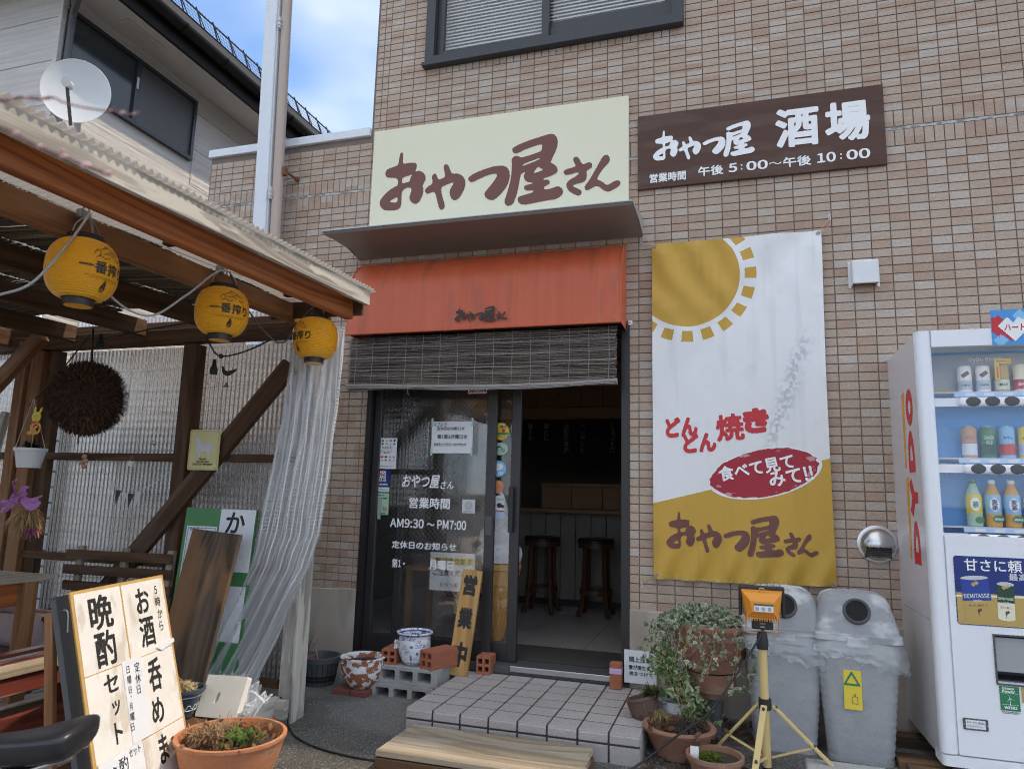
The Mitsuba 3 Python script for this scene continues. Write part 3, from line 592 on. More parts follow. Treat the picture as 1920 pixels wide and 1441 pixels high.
def stool(x, y, lab):
    t = thing('bar_stool', lab, 'stool', 'bar stools at the counter')
    part(t, 'seat', lathe([(0, 0.80), (0.15, 0.80), (0.162, 0.785), (0.16, 0.762), (0, 0.762)], 28, (x, y, 0)), 'm_leather', smooth=40)
    part(t, 'rim', lathe([(0, 0.761), (0.155, 0.761), (0.155, 0.72), (0.14, 0.72), (0, 0.72)], 28, (x, y, 0)), 'm_stool', smooth=40)
    for k in range(4):
        a = math.pi/4+k*math.pi/2; p = [(x+r*math.cos(a), y+r*math.sin(a), z) for r, z in ((0.115, 0.73), (0.125, 0.45), (0.145, 0.25), (0.185, 0.153))]
        m = tube(curve(p, 4), 0.021, 6)
        part(t, 'leg', m, 'm_stool')
    part(t, 'foot_ring', lathe([(0.118, 0.33), (0.142, 0.33), (0.142, 0.372), (0.118, 0.372), (0.118, 0.33)], 28, (x, y, 0)), 'm_stool', smooth=40)
stool(-1.10, 1.98, 'dark wooden bar stool at the counter, half hidden behind the door edge')
stool(-0.62, 2.0, 'dark wooden bar stool at the counter, in the middle of the open doorway')
ice = thing('ice_cream_sign', 'giant soft ice cream cone display standing behind the door glass', 'shop display')
IX, IY = -0.99, 0.42
part(ice, 'cone', lathe([(0.0, 0.20), (0.03, 0.20), (0.075, 0.42), (0.085, 0.425), (0.115, 0.56), (0.125, 0.565), (0.135, 0.66), (0.15, 0.665), (0.15, 0.70), (0.10, 0.70)], 28, (IX, IY, 0)), 'm_cone', smooth=30)
part(ice, 'ridge', cat([tube([(IX+r*math.cos(a+k*2*math.pi/12), IY+r*math.sin(a+k*2*math.pi/12), z) for r, z, a in [(0.04+0.103*s, 0.22+0.43*s, s*0.9*g) for s in np.linspace(0, 1, 9)]], 0.0025, 4) for k in range(12) for g in (1, -1)]), 'm_cone')
part(ice, 'cream', lathe([(0.10, 0.70), (0.145, 0.71), (0.158, 0.76), (0.15, 0.80), (0.12, 0.825), (0.135, 0.85), (0.135, 0.90), (0.11, 0.93), (0.085, 0.945), (0.10, 0.975), (0.09, 1.02), (0.06, 1.05), (0.05, 1.07), (0.035, 1.12), (0.012, 1.17), (0, 1.18)], 32, (IX, IY, 0)), 'm_icecream', smooth=60)
part(ice, 'base', lathe([(0, 0.153), (0.12, 0.153), (0.12, 0.19), (0.03, 0.205), (0, 0.205)], 24, (IX, IY, 0)), 'm_dark_grey', smooth=30)
ws = thing('window_table', 'dim wooden side table with a tub behind the left door glass', 'table')
part(ws, 'table_top', cbox(-1.75, -1.2, 0.55, 1.0, 0.60, 0.63, 0.004), 'm_interior_wood')
for x in (-1.72, -1.24):
    for y in (0.58, 0.96): part(ws, 'leg', box(x-0.02, x+0.02, y-0.02, y+0.02, 0.153, 0.599), 'm_interior_wood')
solo('plastic_tub', lathe([(0.0, 0.632), (0.16, 0.632), (0.19, 0.70), (0.195, 0.70), (0.165, 0.625), (0, 0.64)], 28, (-1.45, 0.78, 0)), 'm_grey', 'grey round tub on the dim table behind the glass', 'tub', smooth=40)
# slippery-floor notice hung inside the glass
nt = thing('floor_notice', 'white sheet with a yellow stripe hung inside the lower door glass', 'notice')
part(nt, 'paper', box(-1.37, -1.06, 0.140, 0.1408, 0.535, 0.775), 'm_notice')
part(nt, 'yellow_stripe', box(-1.345, -1.07, 0.1388, 0.1396, 0.70, 0.745), 'm_yellow')
write(nt, fit(text('階が滑ります', 0.045, 0.02), -1.33, 0.704, -1.08, 0.741), (0, 0.1385, 0), 'm_black_letter')
write(nt, fit(text('ご注意ください', 0.045, 0.02), -1.345, 0.628, -1.08, 0.672), (0, 0.1398, 0), 'm_black_letter')
write(nt, text('おやつ屋', 0.033), (-1.30, 0.1398, 0.56), 'm_black_letter')

# ------------------------------------------------------------ white lettering and notices on the door glass
GY = LY+0.0145
gl = thing('glass_lettering', 'white shop name and opening hours lettering stuck on the left door glass', 'lettering')
for s, b, sh in (('おやつ屋', (-1.553, 1.185, -1.285, 1.270), 12), ('さん', (-1.278, 1.182, -1.188, 1.232), 12), ('営業時間', (-1.495, 1.053, -1.208, 1.123), 0), ('AM9:30', (-1.625, 0.927, -1.385, 0.985), 0), ('～', (-1.362, 0.945, -1.308, 0.962), 0), ('PM7:00', (-1.29, 0.927, -1.092, 0.985), 0),
                 ('定休日のお知らせ', (-1.604, 0.794, -1.152, 0.842), 0), ('第1・', (-1.596, 0.672, -1.505, 0.728), 0), ('月曜日', (-1.336, 0.672, -1.168, 0.733), 0)):
    write(gl, fit(text(s, 0.1, 0.022, sh), *b), (0, GY, 0), 'm_white_letter', name='lettering_line')
GP = GY-0.0002
def sheet(t, x0, x1, z0, z1, m, y=0.0, name='paper'): return part(t, name, box(x0, x1, GP-0.0012-y, GP-0.0004-y, z0, z1), m)
def say(t, s, x0, x1, z0, z1, m='m_black_letter', bold=0.0, y=0.0): return write(t, fit(text(s, 0.05, bold), x0, z0, x1, z1), (0, GP-0.0014-y, 0), m)
t = thing('closing_notice', 'white closing-day notice taped to the door glass with green tape', 'notice')
sheet(t, -1.356, -1.068, 1.411, 1.618, 'm_notice')
for a in (-1.36, -1.08):
    for z in (1.395, 1.585): sheet(t, a, a+0.014, z, z+0.055, 'm_pale_green', 0.001, 'tape')
for i, (s, b) in enumerate((('R.7より', (-1.338, -1.25, 1.585, 1.612)), ('定休日のお知らせ', (-1.32, -1.125, 1.560, 1.583)), ('第1第3月曜日を', (-1.315, -1.105, 1.504, 1.533)), ('定休日とさせていただきます', (-1.338, -1.11, 1.457, 1.478)))):
    say(t, s, *b, bold=0.015 if i else 0.0)
t = thing('regional_poster', 'white poster with small coloured icons on the left door glass', 'poster')
sheet(t, -1.752, -1.604, 1.305, 1.509, 'm_notice')
say(t, 'やまがた', -1.715, -1.638, 1.436, 1.455, 'm_dark_grey')
cols = ['m_red', 'm_green', 'm_deep_blue', 'm_amber', 'm_grey', 'm_skyblue']
for r, z in enumerate((1.492, 1.470, 1.384, 1.362)):
    for c in range(5):
        x = -1.738+c*0.029; g = [circle(0, 0, 0.008, 6), rect(-0.008, -0.005, 0.008, 0.005), sg.Polygon([(-0.008, -0.007), (0.008, -0.007), (0, 0.008)]), ell(0, 0, 0.009, 0.005)][(r*5+c*3) % 4]
        write(t, g, (x, GP-0.0014, z), cols[(r*5+c*2) % 6], name='icon')
say(t, '百円の', -1.70, -1.655, 1.405, 1.416, 'm_orange_disc', 0.04)
say(t, '大小三百', -1.72, -1.64, 1.418, 1.427, 'm_grey'); say(t, '時間お知らせ', -1.735, -1.63, 1.318, 1.326, 'm_grey')
t = thing('no_smoking_sticker', 'dark blue no smoking sticker on the left door glass', 'sticker')
sheet(t, -1.754, -1.641, 1.188, 1.298, 'm_deep_blue')
sheet(t, -1.718, -1.675, 1.243, 1.289, 'm_white', 0.001)
write(t, circle(-1.6965, 1.266, 0.018).difference(circle(-1.6965, 1.266, 0.0145)).union(sg.LineString([(-1.709, 1.278), (-1.684, 1.254)]).buffer(0.0018)), (0, GP-0.0026, 0), 'm_red', name='symbol')
write(t, rect(-1.708, 1.262, -1.685, 1.267), (0, GP-0.0024, 0), 'm_black_letter', name='symbol')
say(t, '禁煙', -1.725, -1.668, 1.219, 1.238, 'm_white_letter', y=0.0); say(t, 'NO SMOKING', -1.742, -1.655, 1.196, 1.208, 'm_white_letter', 0.02)
t = thing('small_info_sticker', 'small pale blue information sticker under the no smoking sticker', 'sticker')
sheet(t, -1.75, -1.643, 1.154, 1.183, 'm_notice'); write(t, circle(-1.735, 1.169, 0.008).difference(circle(-1.735, 1.169, 0.005)), (0, GP-0.0014, 0), 'm_skyblue', name='symbol'); say(t, '営業時間お知らせ', -1.718, -1.65, 1.163, 1.174, 'm_skyblue')
t = thing('green_smoking_sticker', 'pale green sticker with a no smoking sign, lowest on the left door glass', 'sticker')
sheet(t, -1.75, -1.639, 1.001, 1.15, 'm_green'); sheet(t, -1.745, -1.643, 1.007, 1.144, 'm_pale_green', 0.001)
say(t, '時間知らせ', -1.738, -1.675, 1.126, 1.136, y=0.001); say(t, 'します禁煙', -1.71, -1.655, 1.106, 1.117, y=0.001)
write(t, circle(-1.667, 1.043, 0.013).difference(circle(-1.667, 1.043, 0.0105)).union(sg.LineString([(-1.676, 1.052), (-1.658, 1.034)]).buffer(0.0013)), (0, GP-0.0026, 0), 'm_red', name='symbol')
say(t, '定休日業時間', -1.735, -1.66, 1.012, 1.018, 'm_green', y=0.001)
t = thing('security_sticker', 'red and white security company sticker at the top of the door glass', 'sticker')
sheet(t, -1.115, -0.977, 1.793, 1.90, 'm_red'); sheet(t, -1.111, -0.981, 1.799, 1.842, 'm_white', 0.001)
say(t, 'SECOM', -1.105, -0.988, 1.808, 1.832, 'm_deep_blue', 0.03, 0.001)
t = thing('square_sticker', 'silver square sticker with a ring emblem on the door glass', 'sticker')
sheet(t, -1.124, -1.036, 1.033, 1.119, 'm_light_grey')
write(t, circle(-1.08, 1.082, 0.024).difference(circle(-1.08, 1.082, 0.019)).union(circle(-1.08, 1.082, 0.013).difference(circle(-1.08, 1.082, 0.009))), (0, GP-0.0014, 0), 'm_grey', name='emblem'); say(t, '時間営業中', -1.112, -1.048, 1.040, 1.050, 'm_grey')
OY = 0.078+0.0145   # stickers on the leaf behind
for i, (lab, x, z, r, m, m2) in enumerate((('yellow round sticker, topmost on the narrow glass beside the handle', -0.895, 1.557, 0.055, 'm_yellow', 'm_green'), ('grey green oval sticker second from the top beside the handle', -0.895, 1.445, 0.047, 'm_pale_green', 'm_black_letter'),
        ('light blue round sticker third from the top beside the handle', -0.905, 1.318, 0.052, 'm_skyblue', 'm_white_letter'), ('orange round sticker above the door handle', -0.905, 1.204, 0.041, 'm_orange_disc', 'm_tan'))):
    t = thing('round_sticker', lab, 'sticker', 'round stickers on the narrow glass'); g = circle(x, z, r) if i != 1 else ell(x, z, r*1.1, r*0.85)
    part(t, 'disc', on_plane(slab(g, 0.0006), (0, OY-0.0004, 0), (1, 0, 0), (0, 0, 1)), m)
    yy = (0, OY-0.0014, 0)
    if i == 0:
        write(t, rect(x-0.05, z-0.022, x+0.048, z-0.008), yy, 'm_green', name='print'); write(t, circle(x+0.018, z+0.006, 0.012), yy, 'm_red', name='print'); write(t, fit(text('香ば', 0.03, 0.02), x-0.005, z+0.022, x+0.04, z+0.04), yy, 'm_deep_blue'); write(t, fit(text('お知らせ', 0.03, 0.02), x-0.03, z-0.042, x+0.03, z-0.027), yy, 'm_vermilion')
    elif i == 1: write(t, circle(x-0.008, z, 0.018).difference(circle(x-0.006, z-0.004, 0.014)).union(circle(x+0.02, z-0.01, 0.01).difference(circle(x+0.02, z-0.01, 0.007))), yy, m2, name='print')
    elif i == 2: write(t, ell(x, z+0.012, 0.032, 0.022), yy, m2, name='print'); write(t, fit(text('O!', 0.03, 0.03), x+0.0, z-0.04, x+0.03, z-0.02), yy, m2)
    else: write(t, fit(text('お知', 0.03), x+0.005, z-0.006, x+0.03, z+0.006), yy, m2)
t = thing('small_event_sticker', 'small picture sticker under the orange one beside the handle', 'sticker')
part(t, 'paper', box(-0.93, -0.857, OY-0.001, OY-0.0004, 1.05, 1.147), 'm_notice'); part(t, 'paper', box(-0.93, -0.857, OY-0.001, OY-0.0004, 1.006, 1.047), 'm_blue_white')
write(t, fit(text('やまが', 0.03), -0.905, 1.118, -0.862, 1.135), (0, OY-0.0014, 0), 'm_green'); write(t, circle(-0.89, 1.088, 0.016).union(circle(-0.868, 1.082, 0.01)), (0, OY-0.0014, 0), 'm_black_letter', name='print'); write(t, rect(-0.93, 1.05, -0.857, 1.056), (0, OY-0.0014, 0), 'm_red', name='print')

# ------------------------------------------------------------ signs on the wall
t = thing('shop_sign', 'large cream sign with brown brushed lettering above the metal canopy', 'sign')
part(t, 'panel', cbox(-1.872, -0.058, -0.03, -0.001, 2.885, 3.70, 0.002), 'm_cream')
for i, g in enumerate(BRUSH): write(t, g, (-1.88, -0.0302, 2.97), 'm_brush_brown', name='character', d=0.0015)
t = thing('bar_sign', 'brown wood-grain sign with white lettering and evening opening hours', 'sign')
plank(t, 'panel', (0.0, -0.012, 3.303), (1.4, -0.012, 3.303), 0.021, 0.492, 8)
BZ = -0.0232
def bpx(x, y):   # from the sign's own face, metres
    return x, y
g = sa.affine_transform(shop_name(4), [0.456, 0, 0, 0.462, 0.093-0.082*0.456, 3.207-0.06*0.462])
write(t, g, (0, BZ, 0), 'm_white_letter', name='character')
write(t, fit(text('酒', 0.2, 0.035), 0.815, 3.222, 1.055, 3.47), (0, BZ, 0), 'm_white_letter', name='character')
write(t, fit(text('場', 0.2, 0.035), 1.085, 3.222, 1.325, 3.47), (0, BZ, 0), 'm_white_letter', name='character')
for s, b in (('営業時間', (0.072, 3.090, 0.292, 3.150)), ('午後', (0.365, 3.100, 0.512, 3.163)), ('5', (0.542, 3.105, 0.592, 3.162)), (':', (0.613, 3.115, 0.622, 3.150)), ('00', (0.645, 3.105, 0.765, 3.162)), ('～', (0.772, 3.125, 0.842, 3.142)), ('午後', (0.850, 3.100, 1.003, 3.163)), ('10', (1.035, 3.105, 1.135, 3.165)), (':', (1.158, 3.115, 1.167, 3.150)), ('00', (1.192, 3.105, 1.315, 3.165))):
    write(t, fit(text(s, 0.1, 0.024 if s != '～' else 0.0), *b), (0, BZ, 0), 'm_white_letter', name='lettering_line')

# ------------------------------------------------------------ metal canopy, awning, reed screen
t = thing('metal_canopy', 'brown metal canopy with turned-down front under the cream sign', 'canopy')
prof = [(-0.475, 2.785), (-0.468, 2.776), (-0.30, 2.790), (-0.17, 2.795), (-0.10, 2.790), (-0.055, 2.778), (-0.03, 2.765), (0.0, 2.758), (0.0, 2.754), (-0.034, 2.760), (-0.06, 2.772), (-0.105, 2.784), (-0.17, 2.789), (-0.30, 2.784), (-0.466, 2.770), (-0.480, 2.784)]
def prism_x(pts, x0, x1):
    g = sg.Polygon(pts).buffer(0); m = trimesh.creation.extrude_polygon(g, x1-x0, engine='earcut')
    v = m.vertices.copy(); m.vertices = np.stack([x0+v[:, 2], v[:, 0], v[:, 1]], 1); m.invert() if m.volume < 0 else None; return m
part(t, 'underside', prism_x(prof, -1.945, 0.022), 'm_canopy', smooth=20)
part(t, 'top_sheet', prism_x([(-0.482, 2.786), (-0.482, 2.792), (0.0, 2.89), (0.0, 2.884)], -1.95, 0.024), 'm_canopy_edge')
part(t, 'end_plate', prism_x([(-0.478, 2.782), (0.0, 2.882), (0.0, 2.756), (-0.05, 2.770), (-0.17, 2.790)], 0.0245, 0.0275), 'm_canopy_edge')
part(t, 'end_plate', prism_x([(-0.478, 2.782), (0.0, 2.882), (0.0, 2.756), (-0.05, 2.770), (-0.17, 2.790)], -1.953, -1.9505), 'm_canopy_edge')
aw = thing('red_awning', 'curved red cloth awning over the shop entrance', 'awning')
AX0, AX1 = -1.872, -0.078
AP = [(0.0, 2.705)]+[(-0.235*math.sin(a), 2.42+0.28*math.cos(a)) for a in np.linspace(0.12, math.pi/2, 10)]+[(-0.238, 2.30), (-0.24, 2.165)]
def awn(u, v):
    p = np.array(AP); s = np.concatenate([[0], np.cumsum(np.linalg.norm(np.diff(p, axis=0), axis=1))]); s /= s[-1]
    y, z = np.interp(v, s, p[:, 0]), np.interp(v, s, p[:, 1]); sag = 0.010*(0.6-np.abs(np.sin(u*np.pi*9)))*np.sin(v*np.pi)
    wr = 0.004*(meshkit.noise(np.stack([u*26, v*2.0, 0*u], -1))-0.5)
    return np.stack([AX0+u*(AX1-AX0), y+sag+wr, z-sag*0.3], -1)
part(aw, 'cloth', grid(awn, 110, 26), 'm_awning', smooth=True)
for x in (AX0, AX1): part(aw, 'side', prism_x([(0, 2.165)]+AP, x-0.001, x+0.001), 'm_awning')
part(aw, 'hem', cbox(AX0-0.002, AX1+0.002, -0.250, -0.232, 2.155, 2.172, 0.004), 'm_awning')
part(aw, 'piping', tube([(AX1+0.003, y-0.002, z+0.002) for y, z in AP], 0.004, 6), 'm_awning')
gm = slab(shop_name(6), 0.002, 0.004); gm = on_plane(gm, (0, 0, 0), (1, 0, 0), (0, 0, 1))
gm.apply_scale(0.205); gm.apply_translation((-1.122, -0.254, 2.186)); part(aw, 'lettering', gm, 'm_black_letter')
sc = thing('reed_screen', 'weathered grey reed screen hanging below the red awning', 'blind')
vs, fs, cs, n = [], [], [], 0
RX0, RX1 = -1.888, -0.105
for i in range(340):
    z = 2.155-i*0.00103-0.002*rng.random(); y = -0.165+0.006*math.sin(i*0.8)+0.012*rng.random(); sagl = 0.008*rng.random()
    a, b = RX0+0.02*rng.random(), RX1-0.018*rng.random(); k = 12; xs = np.linspace(a, b, k); ph = rng.random()*6
    zz = z-sagl*np.sin(np.linspace(0, 3.1, k))+0.0022*np.sin(xs*9+ph); yy = y+0.004*np.sin(xs*7+ph)
    m = tube(np.stack([xs, yy, zz], 1), 0.0011+0.0006*rng.random(), 3, False); vs.append(m.vertices); fs.append(m.faces+n); n += len(m.vertices)
    g = rng.choice([0.07, 0.10, 0.14, 0.22, 0.42])*rng.uniform(0.7, 1.1); cs.append(np.tile([g, g*0.84, g*0.72], (len(m.vertices), 1)))
for i in range(70):        # the thick rolled bottom edge
    xs = np.linspace(RX0-0.01*rng.random(), RX1, 14); a = rng.random()*6.3; r = 0.016*rng.random()**0.5; sl_ = 0.005
    m = tube(np.stack([xs, -0.16+r*np.cos(a)+0*xs, 1.818+r*np.sin(a)+0.012*np.sin(xs*3+1)+0.002*np.sin(xs*11+a)], 1), 0.0015, 3, False); vs.append(m.vertices); fs.append(m.faces+n); n += len(m.vertices)
    g = rng.uniform(0.2, 0.5); cs.append(np.tile([g, g*0.95, g*0.9], (len(m.vertices), 1)))
part(sc, 'reeds', trimesh.Trimesh(np.vstack(vs), np.vstack(fs), process=False), 'm_vertex_matt', color=np.vstack(cs), kind='stuff')
for x in np.linspace(RX0+0.06, RX1-0.05, 15): part(sc, 'binding_string', tube([(x, -0.172, 2.157), (x+0.004, -0.176, 1.98), (x+0.002, -0.18, 1.81)], 0.0012, 4), 'm_grey')
part(sc, 'loose_thread', tube(curve([(-1.44, -0.18, 1.83), (-1.435, -0.19, 1.80), (-1.43, -0.185, 1.765)]), 0.0015, 4), 'm_chalk')

# ------------------------------------------------------------ cloth banner
bn = thing('hanging_banner', 'tall gold and white cloth banner with red and brown lettering on the wall', 'banner')
BX0, BZT, BW, BH = 0.085, 2.69, 0.955, 1.982
def cloth_y(x, z):
    v = BZT-z; x = x-BX0
    d = np.exp(-v*3.2)*0.010*np.sin((x*30-v*14)+1.2*np.sin(v*9))*np.clip(v*14, 0, 1)*np.clip((0.45-x)*6+0.8, 0.25, 1)
    d += 0.006*np.sin(x*9+v*3.1)*np.sin(v*2.2)+0.010*np.clip(v-1.75, 0, 1)*4*np.sin(x*38+v*16)
    fold = ((x-0.80)+(v-0.1)*0.9)                  # pull fold running from the upper right corner
    d += -0.010*np.exp(-(fold/0.10)**2)*np.exp(-v*1.6)+0.006*np.exp(-((fold+0.2)/0.09)**2)*np.exp(-v*1.4)
    return -0.036-d*1.6
def bx(z): return BX0+0.0*z
def banner(u, v):
    zt = BZT+0.008*u-0.016*4*u*(1-u)*0.35; x = BX0+u*BW-0.008*np.sin(v*np.pi)*np.where(u > 0.5, 1, 0)*(u-0.5)*2; z = zt-v*(BH-0.004*u)
    return np.stack([x, cloth_y(x, z), z], -1)
bm = grid(banner, 110, 220); uu, vv = np.meshgrid(np.linspace(0, 1, 111), np.linspace(0, 1, 221), indexing='ij')
part(bn, 'cloth', bm, 'm_banner', smooth=True, uv=np.stack([uu.ravel()*BW, vv.ravel()*BH], 1))
def cloth_write(geom, m, name='lettering', off=0.0022):
    k = slab(geom, 0.0006); k = k.subdivide_to_size(0.016, max_iter=8) if hasattr(k, 'subdivide_to_size') else k
    v = k.vertices; k = trimesh.Trimesh(np.stack([v[:, 0], cloth_y(v[:, 0], v[:, 1])-off-v[:, 2], v[:, 1]], 1), k.faces, process=False)
    return part(bn, name, k, m)
cloth_write(sa.affine_transform(shop_name(6), [0.472, 0, 0, 0.482, 0.158-0.082*0.472, 0.852-0.06*0.482]), 'm_brush_brown')
for s, a, b in (('どん', 0.02, (0.157, 1.510, 0.338, 1.628)), ('どん', 0.02, (0.256, 1.422, 0.440, 1.536))):
    g = fit(text(s, 0.1, 0.06), *b); cloth_write(sa.rotate(g, 4), 'm_red')
cloth_write(sa.rotate(fit(text('焼', 0.1, 0.035), 0.440, 1.488, 0.592, 1.642), 5), 'm_red'); cloth_write(sa.rotate(fit(text('き', 0.1, 0.065), 0.588, 1.532, 0.728, 1.674), 5), 'm_red')
cloth_write(sa.rotate(fit(text('食べて見て', 0.1, 0.028), 0.448, 1.298, 0.852, 1.382), 12), 'm_white_letter'); cloth_write(sa.rotate(fit(text('みて!!', 0.1, 0.028), 0.715, 1.252, 0.945, 1.334), 11), 'm_white_letter')
for (x, z) in ((BX0+0.016, BZT-0.014), (BX0+BW-0.018, BZT-0.012), (BX0+0.016, BZT-BH+0.018), (BX0+BW-0.016, BZT-BH+0.018)):
    part(bn, 'grommet', on_plane(slab(circle(0, 0, 0.011).difference(circle(0, 0, 0.005)), 0.002), (x, float(cloth_y(x, z))-0.003, z), (1, 0, 0), (0, 0, 1)), 'm_wire')
def cord(pts, r=0.0022): part(bn, 'cord', tube(curve(pts, 6), r, 5), 'm_tan')
cord([(BX0+0.016, -0.036, BZT-0.012), (BX0-0.02, -0.03, BZT+0.02), (BX0-0.055, -0.02, BZT+0.045), (BX0-0.075, -0.008, BZT+0.02), (BX0-0.03, -0.03, BZT-0.005), (BX0+0.012, -0.038, BZT-0.01)])
cord([(BX0+BW-0.018, -0.036, BZT-0.012), (BX0+BW+0.03, -0.03, BZT+0.05), (BX0+BW+0.05, -0.012, BZT+0.075), (BX0+BW+0.045, -0.02, BZT+0.03), (BX0+BW-0.01, -0.04, BZT-0.012)])
cord([(BX0+0.016, -0.036, BZT-BH+0.018), (BX0-0.03, -0.02, BZT-BH-0.01), (BX0-0.072, -0.01, BZT-BH-0.04)], 0.0018)
cord([(BX0+BW-0.016, -0.036, BZT-BH+0.018), (BX0+BW+0.02, -0.02, BZT-BH-0.0), (BX0+BW+0.035, -0.01, BZT-BH-0.01)], 0.0018)
for (x, z) in ((BX0-0.072, BZT+0.035), (BX0+BW+0.05, BZT+0.085), (BX0-0.072, BZT-BH-0.045), (BX0+BW+0.036, BZT-BH-0.01)):
    part(bn, 'hook', cat(tube(curve([(x, 0.0, z), (x, -0.018, z), (x, -0.022, z+0.014), (x, -0.014, z+0.02)], 4), 0.0025, 6), box(x-0.006, x+0.006, -0.002, 0.0, z-0.012, z+0.02)), 'm_steel')

# ------------------------------------------------------------ vents, stub sign
t = thing('vent_hood', 'small square white plastic vent hood on the tiled wall', 'vent')
part(t, 'hood', prism_x([(0, 2.50), (-0.045, 2.497), (-0.062, 2.485), (-0.068, 2.36), (-0.06, 2.357), (-0.052, 2.475), (-0.04, 2.485), (0, 2.488)], 1.19, 1.312), 'm_hood', smooth=25)
part(t, 'cheek', prism_x([(0, 2.50), (-0.045, 2.497), (-0.062, 2.485), (-0.068, 2.36), (0, 2.36)], 1.186, 1.1895), 'm_hood'); part(t, 'cheek', prism_x([(0, 2.50), (-0.045, 2.497), (-0.062, 2.485), (-0.068, 2.36), (0, 2.36)], 1.3125, 1.316), 'm_hood')
part(t, 'flange', cat(box(1.172, 1.1855, -0.006, 0, 2.35, 2.505), box(1.3165, 1.33, -0.006, 0, 2.35, 2.505)), 'm_hood')
t = thing('round_vent_hood', 'round stainless steel vent hood beside the vending machine', 'vent')
VX, VZ = 1.247, 0.947
part(t, 'flange', on_plane(lathe([(0, -0.002), (0.098, -0.002), (0.098, 0.006), (0.088, 0.010), (0.0, 0.010)], 36), (VX, 0, VZ), (1, 0, 0), (0, 0, 1)), 'm_steel', smooth=30)
def dome(u, v):
    a = u*2*np.pi; r = 0.085*np.sin(v*np.pi/2); h = 0.072*np.cos(v*np.pi/2)
    return np.stack([VX+r*np.cos(a), -0.008-h, VZ+r*np.sin(a)], -1)
dm = grid(dome, 40, 14); c_ = dm.triangles_center; keep = ~((c_[:, 2] < VZ-0.012) & (c_[:, 2] > VZ-0.062) & (abs(c_[:, 0]-VX) < 0.062) & (c_[:, 1] < -0.02))
dm.update_faces(keep); part(t, 'dome', dm, 'm_steel', smooth=True)
part(t, 'grille', cat([box(VX-0.06, VX+0.06, -0.04, -0.036, VZ-0.06+i*0.009, VZ-0.056+i*0.009) for i in range(6)]), 'm_dark_grey')
part(t, 'cavity', box(VX-0.065, VX+0.065, -0.014, -0.012, VZ-0.07, VZ), 'm_black')

# ------------------------------------------------------------ utility post with cable trunking in front of the low wing
t = thing('utility_post', 'tall beige steel post with white cable trunking in front of the wall', 'pole')
lean = trimesh.transformations.identity_matrix(); lean[0, 2] = -0.033; lean[0, 3] = 0.033*3.05
def leaned(m): m = m.copy(); m.apply_transform(lean); return m
part(t, 'post', leaned(cyl((-2.556, -0.15, -0.1), (-2.556, -0.15, 7.2), 0.036, 20)), 'm_beige_metal', smooth=40)
part(t, 'trunking', leaned(cbox(-2.716, -2.612, -0.20, -0.09, -0.1, 7.2, 0.006)), 'm_white_metal')
part(t, 'trunking_lid', leaned(cbox(-2.611, -2.598, -0.185, -0.105, -0.1, 7.2, 0.002)), 'm_light_grey')
for z in (3.2, 4.55): part(t, 'clip', leaned(cat(box(-2.597, -2.575, -0.20, -0.16, z, z+0.09), box(-2.597, -2.57, -0.205, -0.155, z+0.02, z+0.035), box(-2.597, -2.57, -0.205, -0.155, z+0.055, z+0.07))), 'm_light_grey')
for z in (3.42, 1.6): part(t, 'bracket', cat(box(-2.535, -2.505, -0.16, -0.13, z-0.03, z+0.03), tube(curve([(-2.52, -0.145, z), (-2.51, -0.09, z), (-2.51, -0.004, z)], 4), 0.009, 6), cyl((-2.505, -0.001, z), (-2.505, -0.02, z), 0.018, 10)), 'm_rust')
t = thing('wall_terminal', 'tiny white cable terminal at the lower right corner of the awning', 'terminal')
part(t, 'body', cbox(-0.062, -0.038, -0.012, -0.001, 2.195, 2.222, 0.002), 'm_white'); part(t, 'hole', cyl((-0.053, -0.0125, 2.208), (-0.053, -0.0135, 2.208), 0.004, 8), 'm_black')
# ------------------------------------------------------------ neighbour's house beyond the pergola
ho = thing('neighbour_house', 'pale two-storey neighbouring house with dark window, eave and gutter behind the pergola', 'house')
HX, HY0, HY1, HS = -5.5, 0.30, 8.0, 5.83
part(ho, 'wall', box(-11.5, HX, HY0, HY1, -0.5, 6.4), 'm_siding')
# siding courses with recessed joints, on the side and the front
for i in range(13):
    z = 0.1+i*0.455
    if z > 3.0: part(ho, 'siding_board', box(HX+0.0005, HX+0.012, HY0-0.001, HY1, z+0.004, min(z+0.451, HS-0.01)), 'm_siding') if not (z+0.45 > 4.78 and z < 5.64) else [part(ho, 'siding_board', box(HX+0.0005, HX+0.012, a, b, z+0.004, min(z+0.451, HS-0.01)), 'm_siding') for a, b in ((HY0-0.001, 0.33), (2.08, 4.2), (4.204, HY1))]
    part(ho, 'siding_board', box(-11.4, HX-0.03, HY0-0.012, HY0-0.0005, z+0.004, z+0.451), 'm_siding')
part(ho, 'corner_trim', cat(box(HX-0.03, HX+0.016, HY0-0.016, HY0-0.0012, 0, HS-0.01), ), 'm_siding')
wz0, wz1, wy0, wy1 = 4.97, 5.64, 0.39, 2.0
hw = part(ho, 'window', cat(box(HX, HX+0.05, wy0-0.04, wy0, wz0-0.04, wz1+0.04), box(HX, HX+0.05, wy1, wy1+0.04, wz0-0.04, wz1+0.04), box(HX, HX+0.05, wy0, wy1, wz0-0.04, wz0), box(HX, HX+0.05, wy0, wy1, wz1, wz1+0.04), box(HX+0.005, HX+0.045, 1.16, 1.215, wz0, wz1)), 'm_navy_frame', label='dark framed sliding window under the eave')
part(hw, 'pane', box(HX+0.0045, HX+0.018, wy0, 1.16, wz0, wz1), 'm_dark_glass'); part(hw, 'pane', box(HX+0.0045, HX+0.024, 1.215, wy1, wz0, wz1), 'm_dark_grey')
part(hw, 'latch', box(HX+0.045, HX+0.055, 1.17, 1.19, 5.33, 5.46), 'm_light_grey')
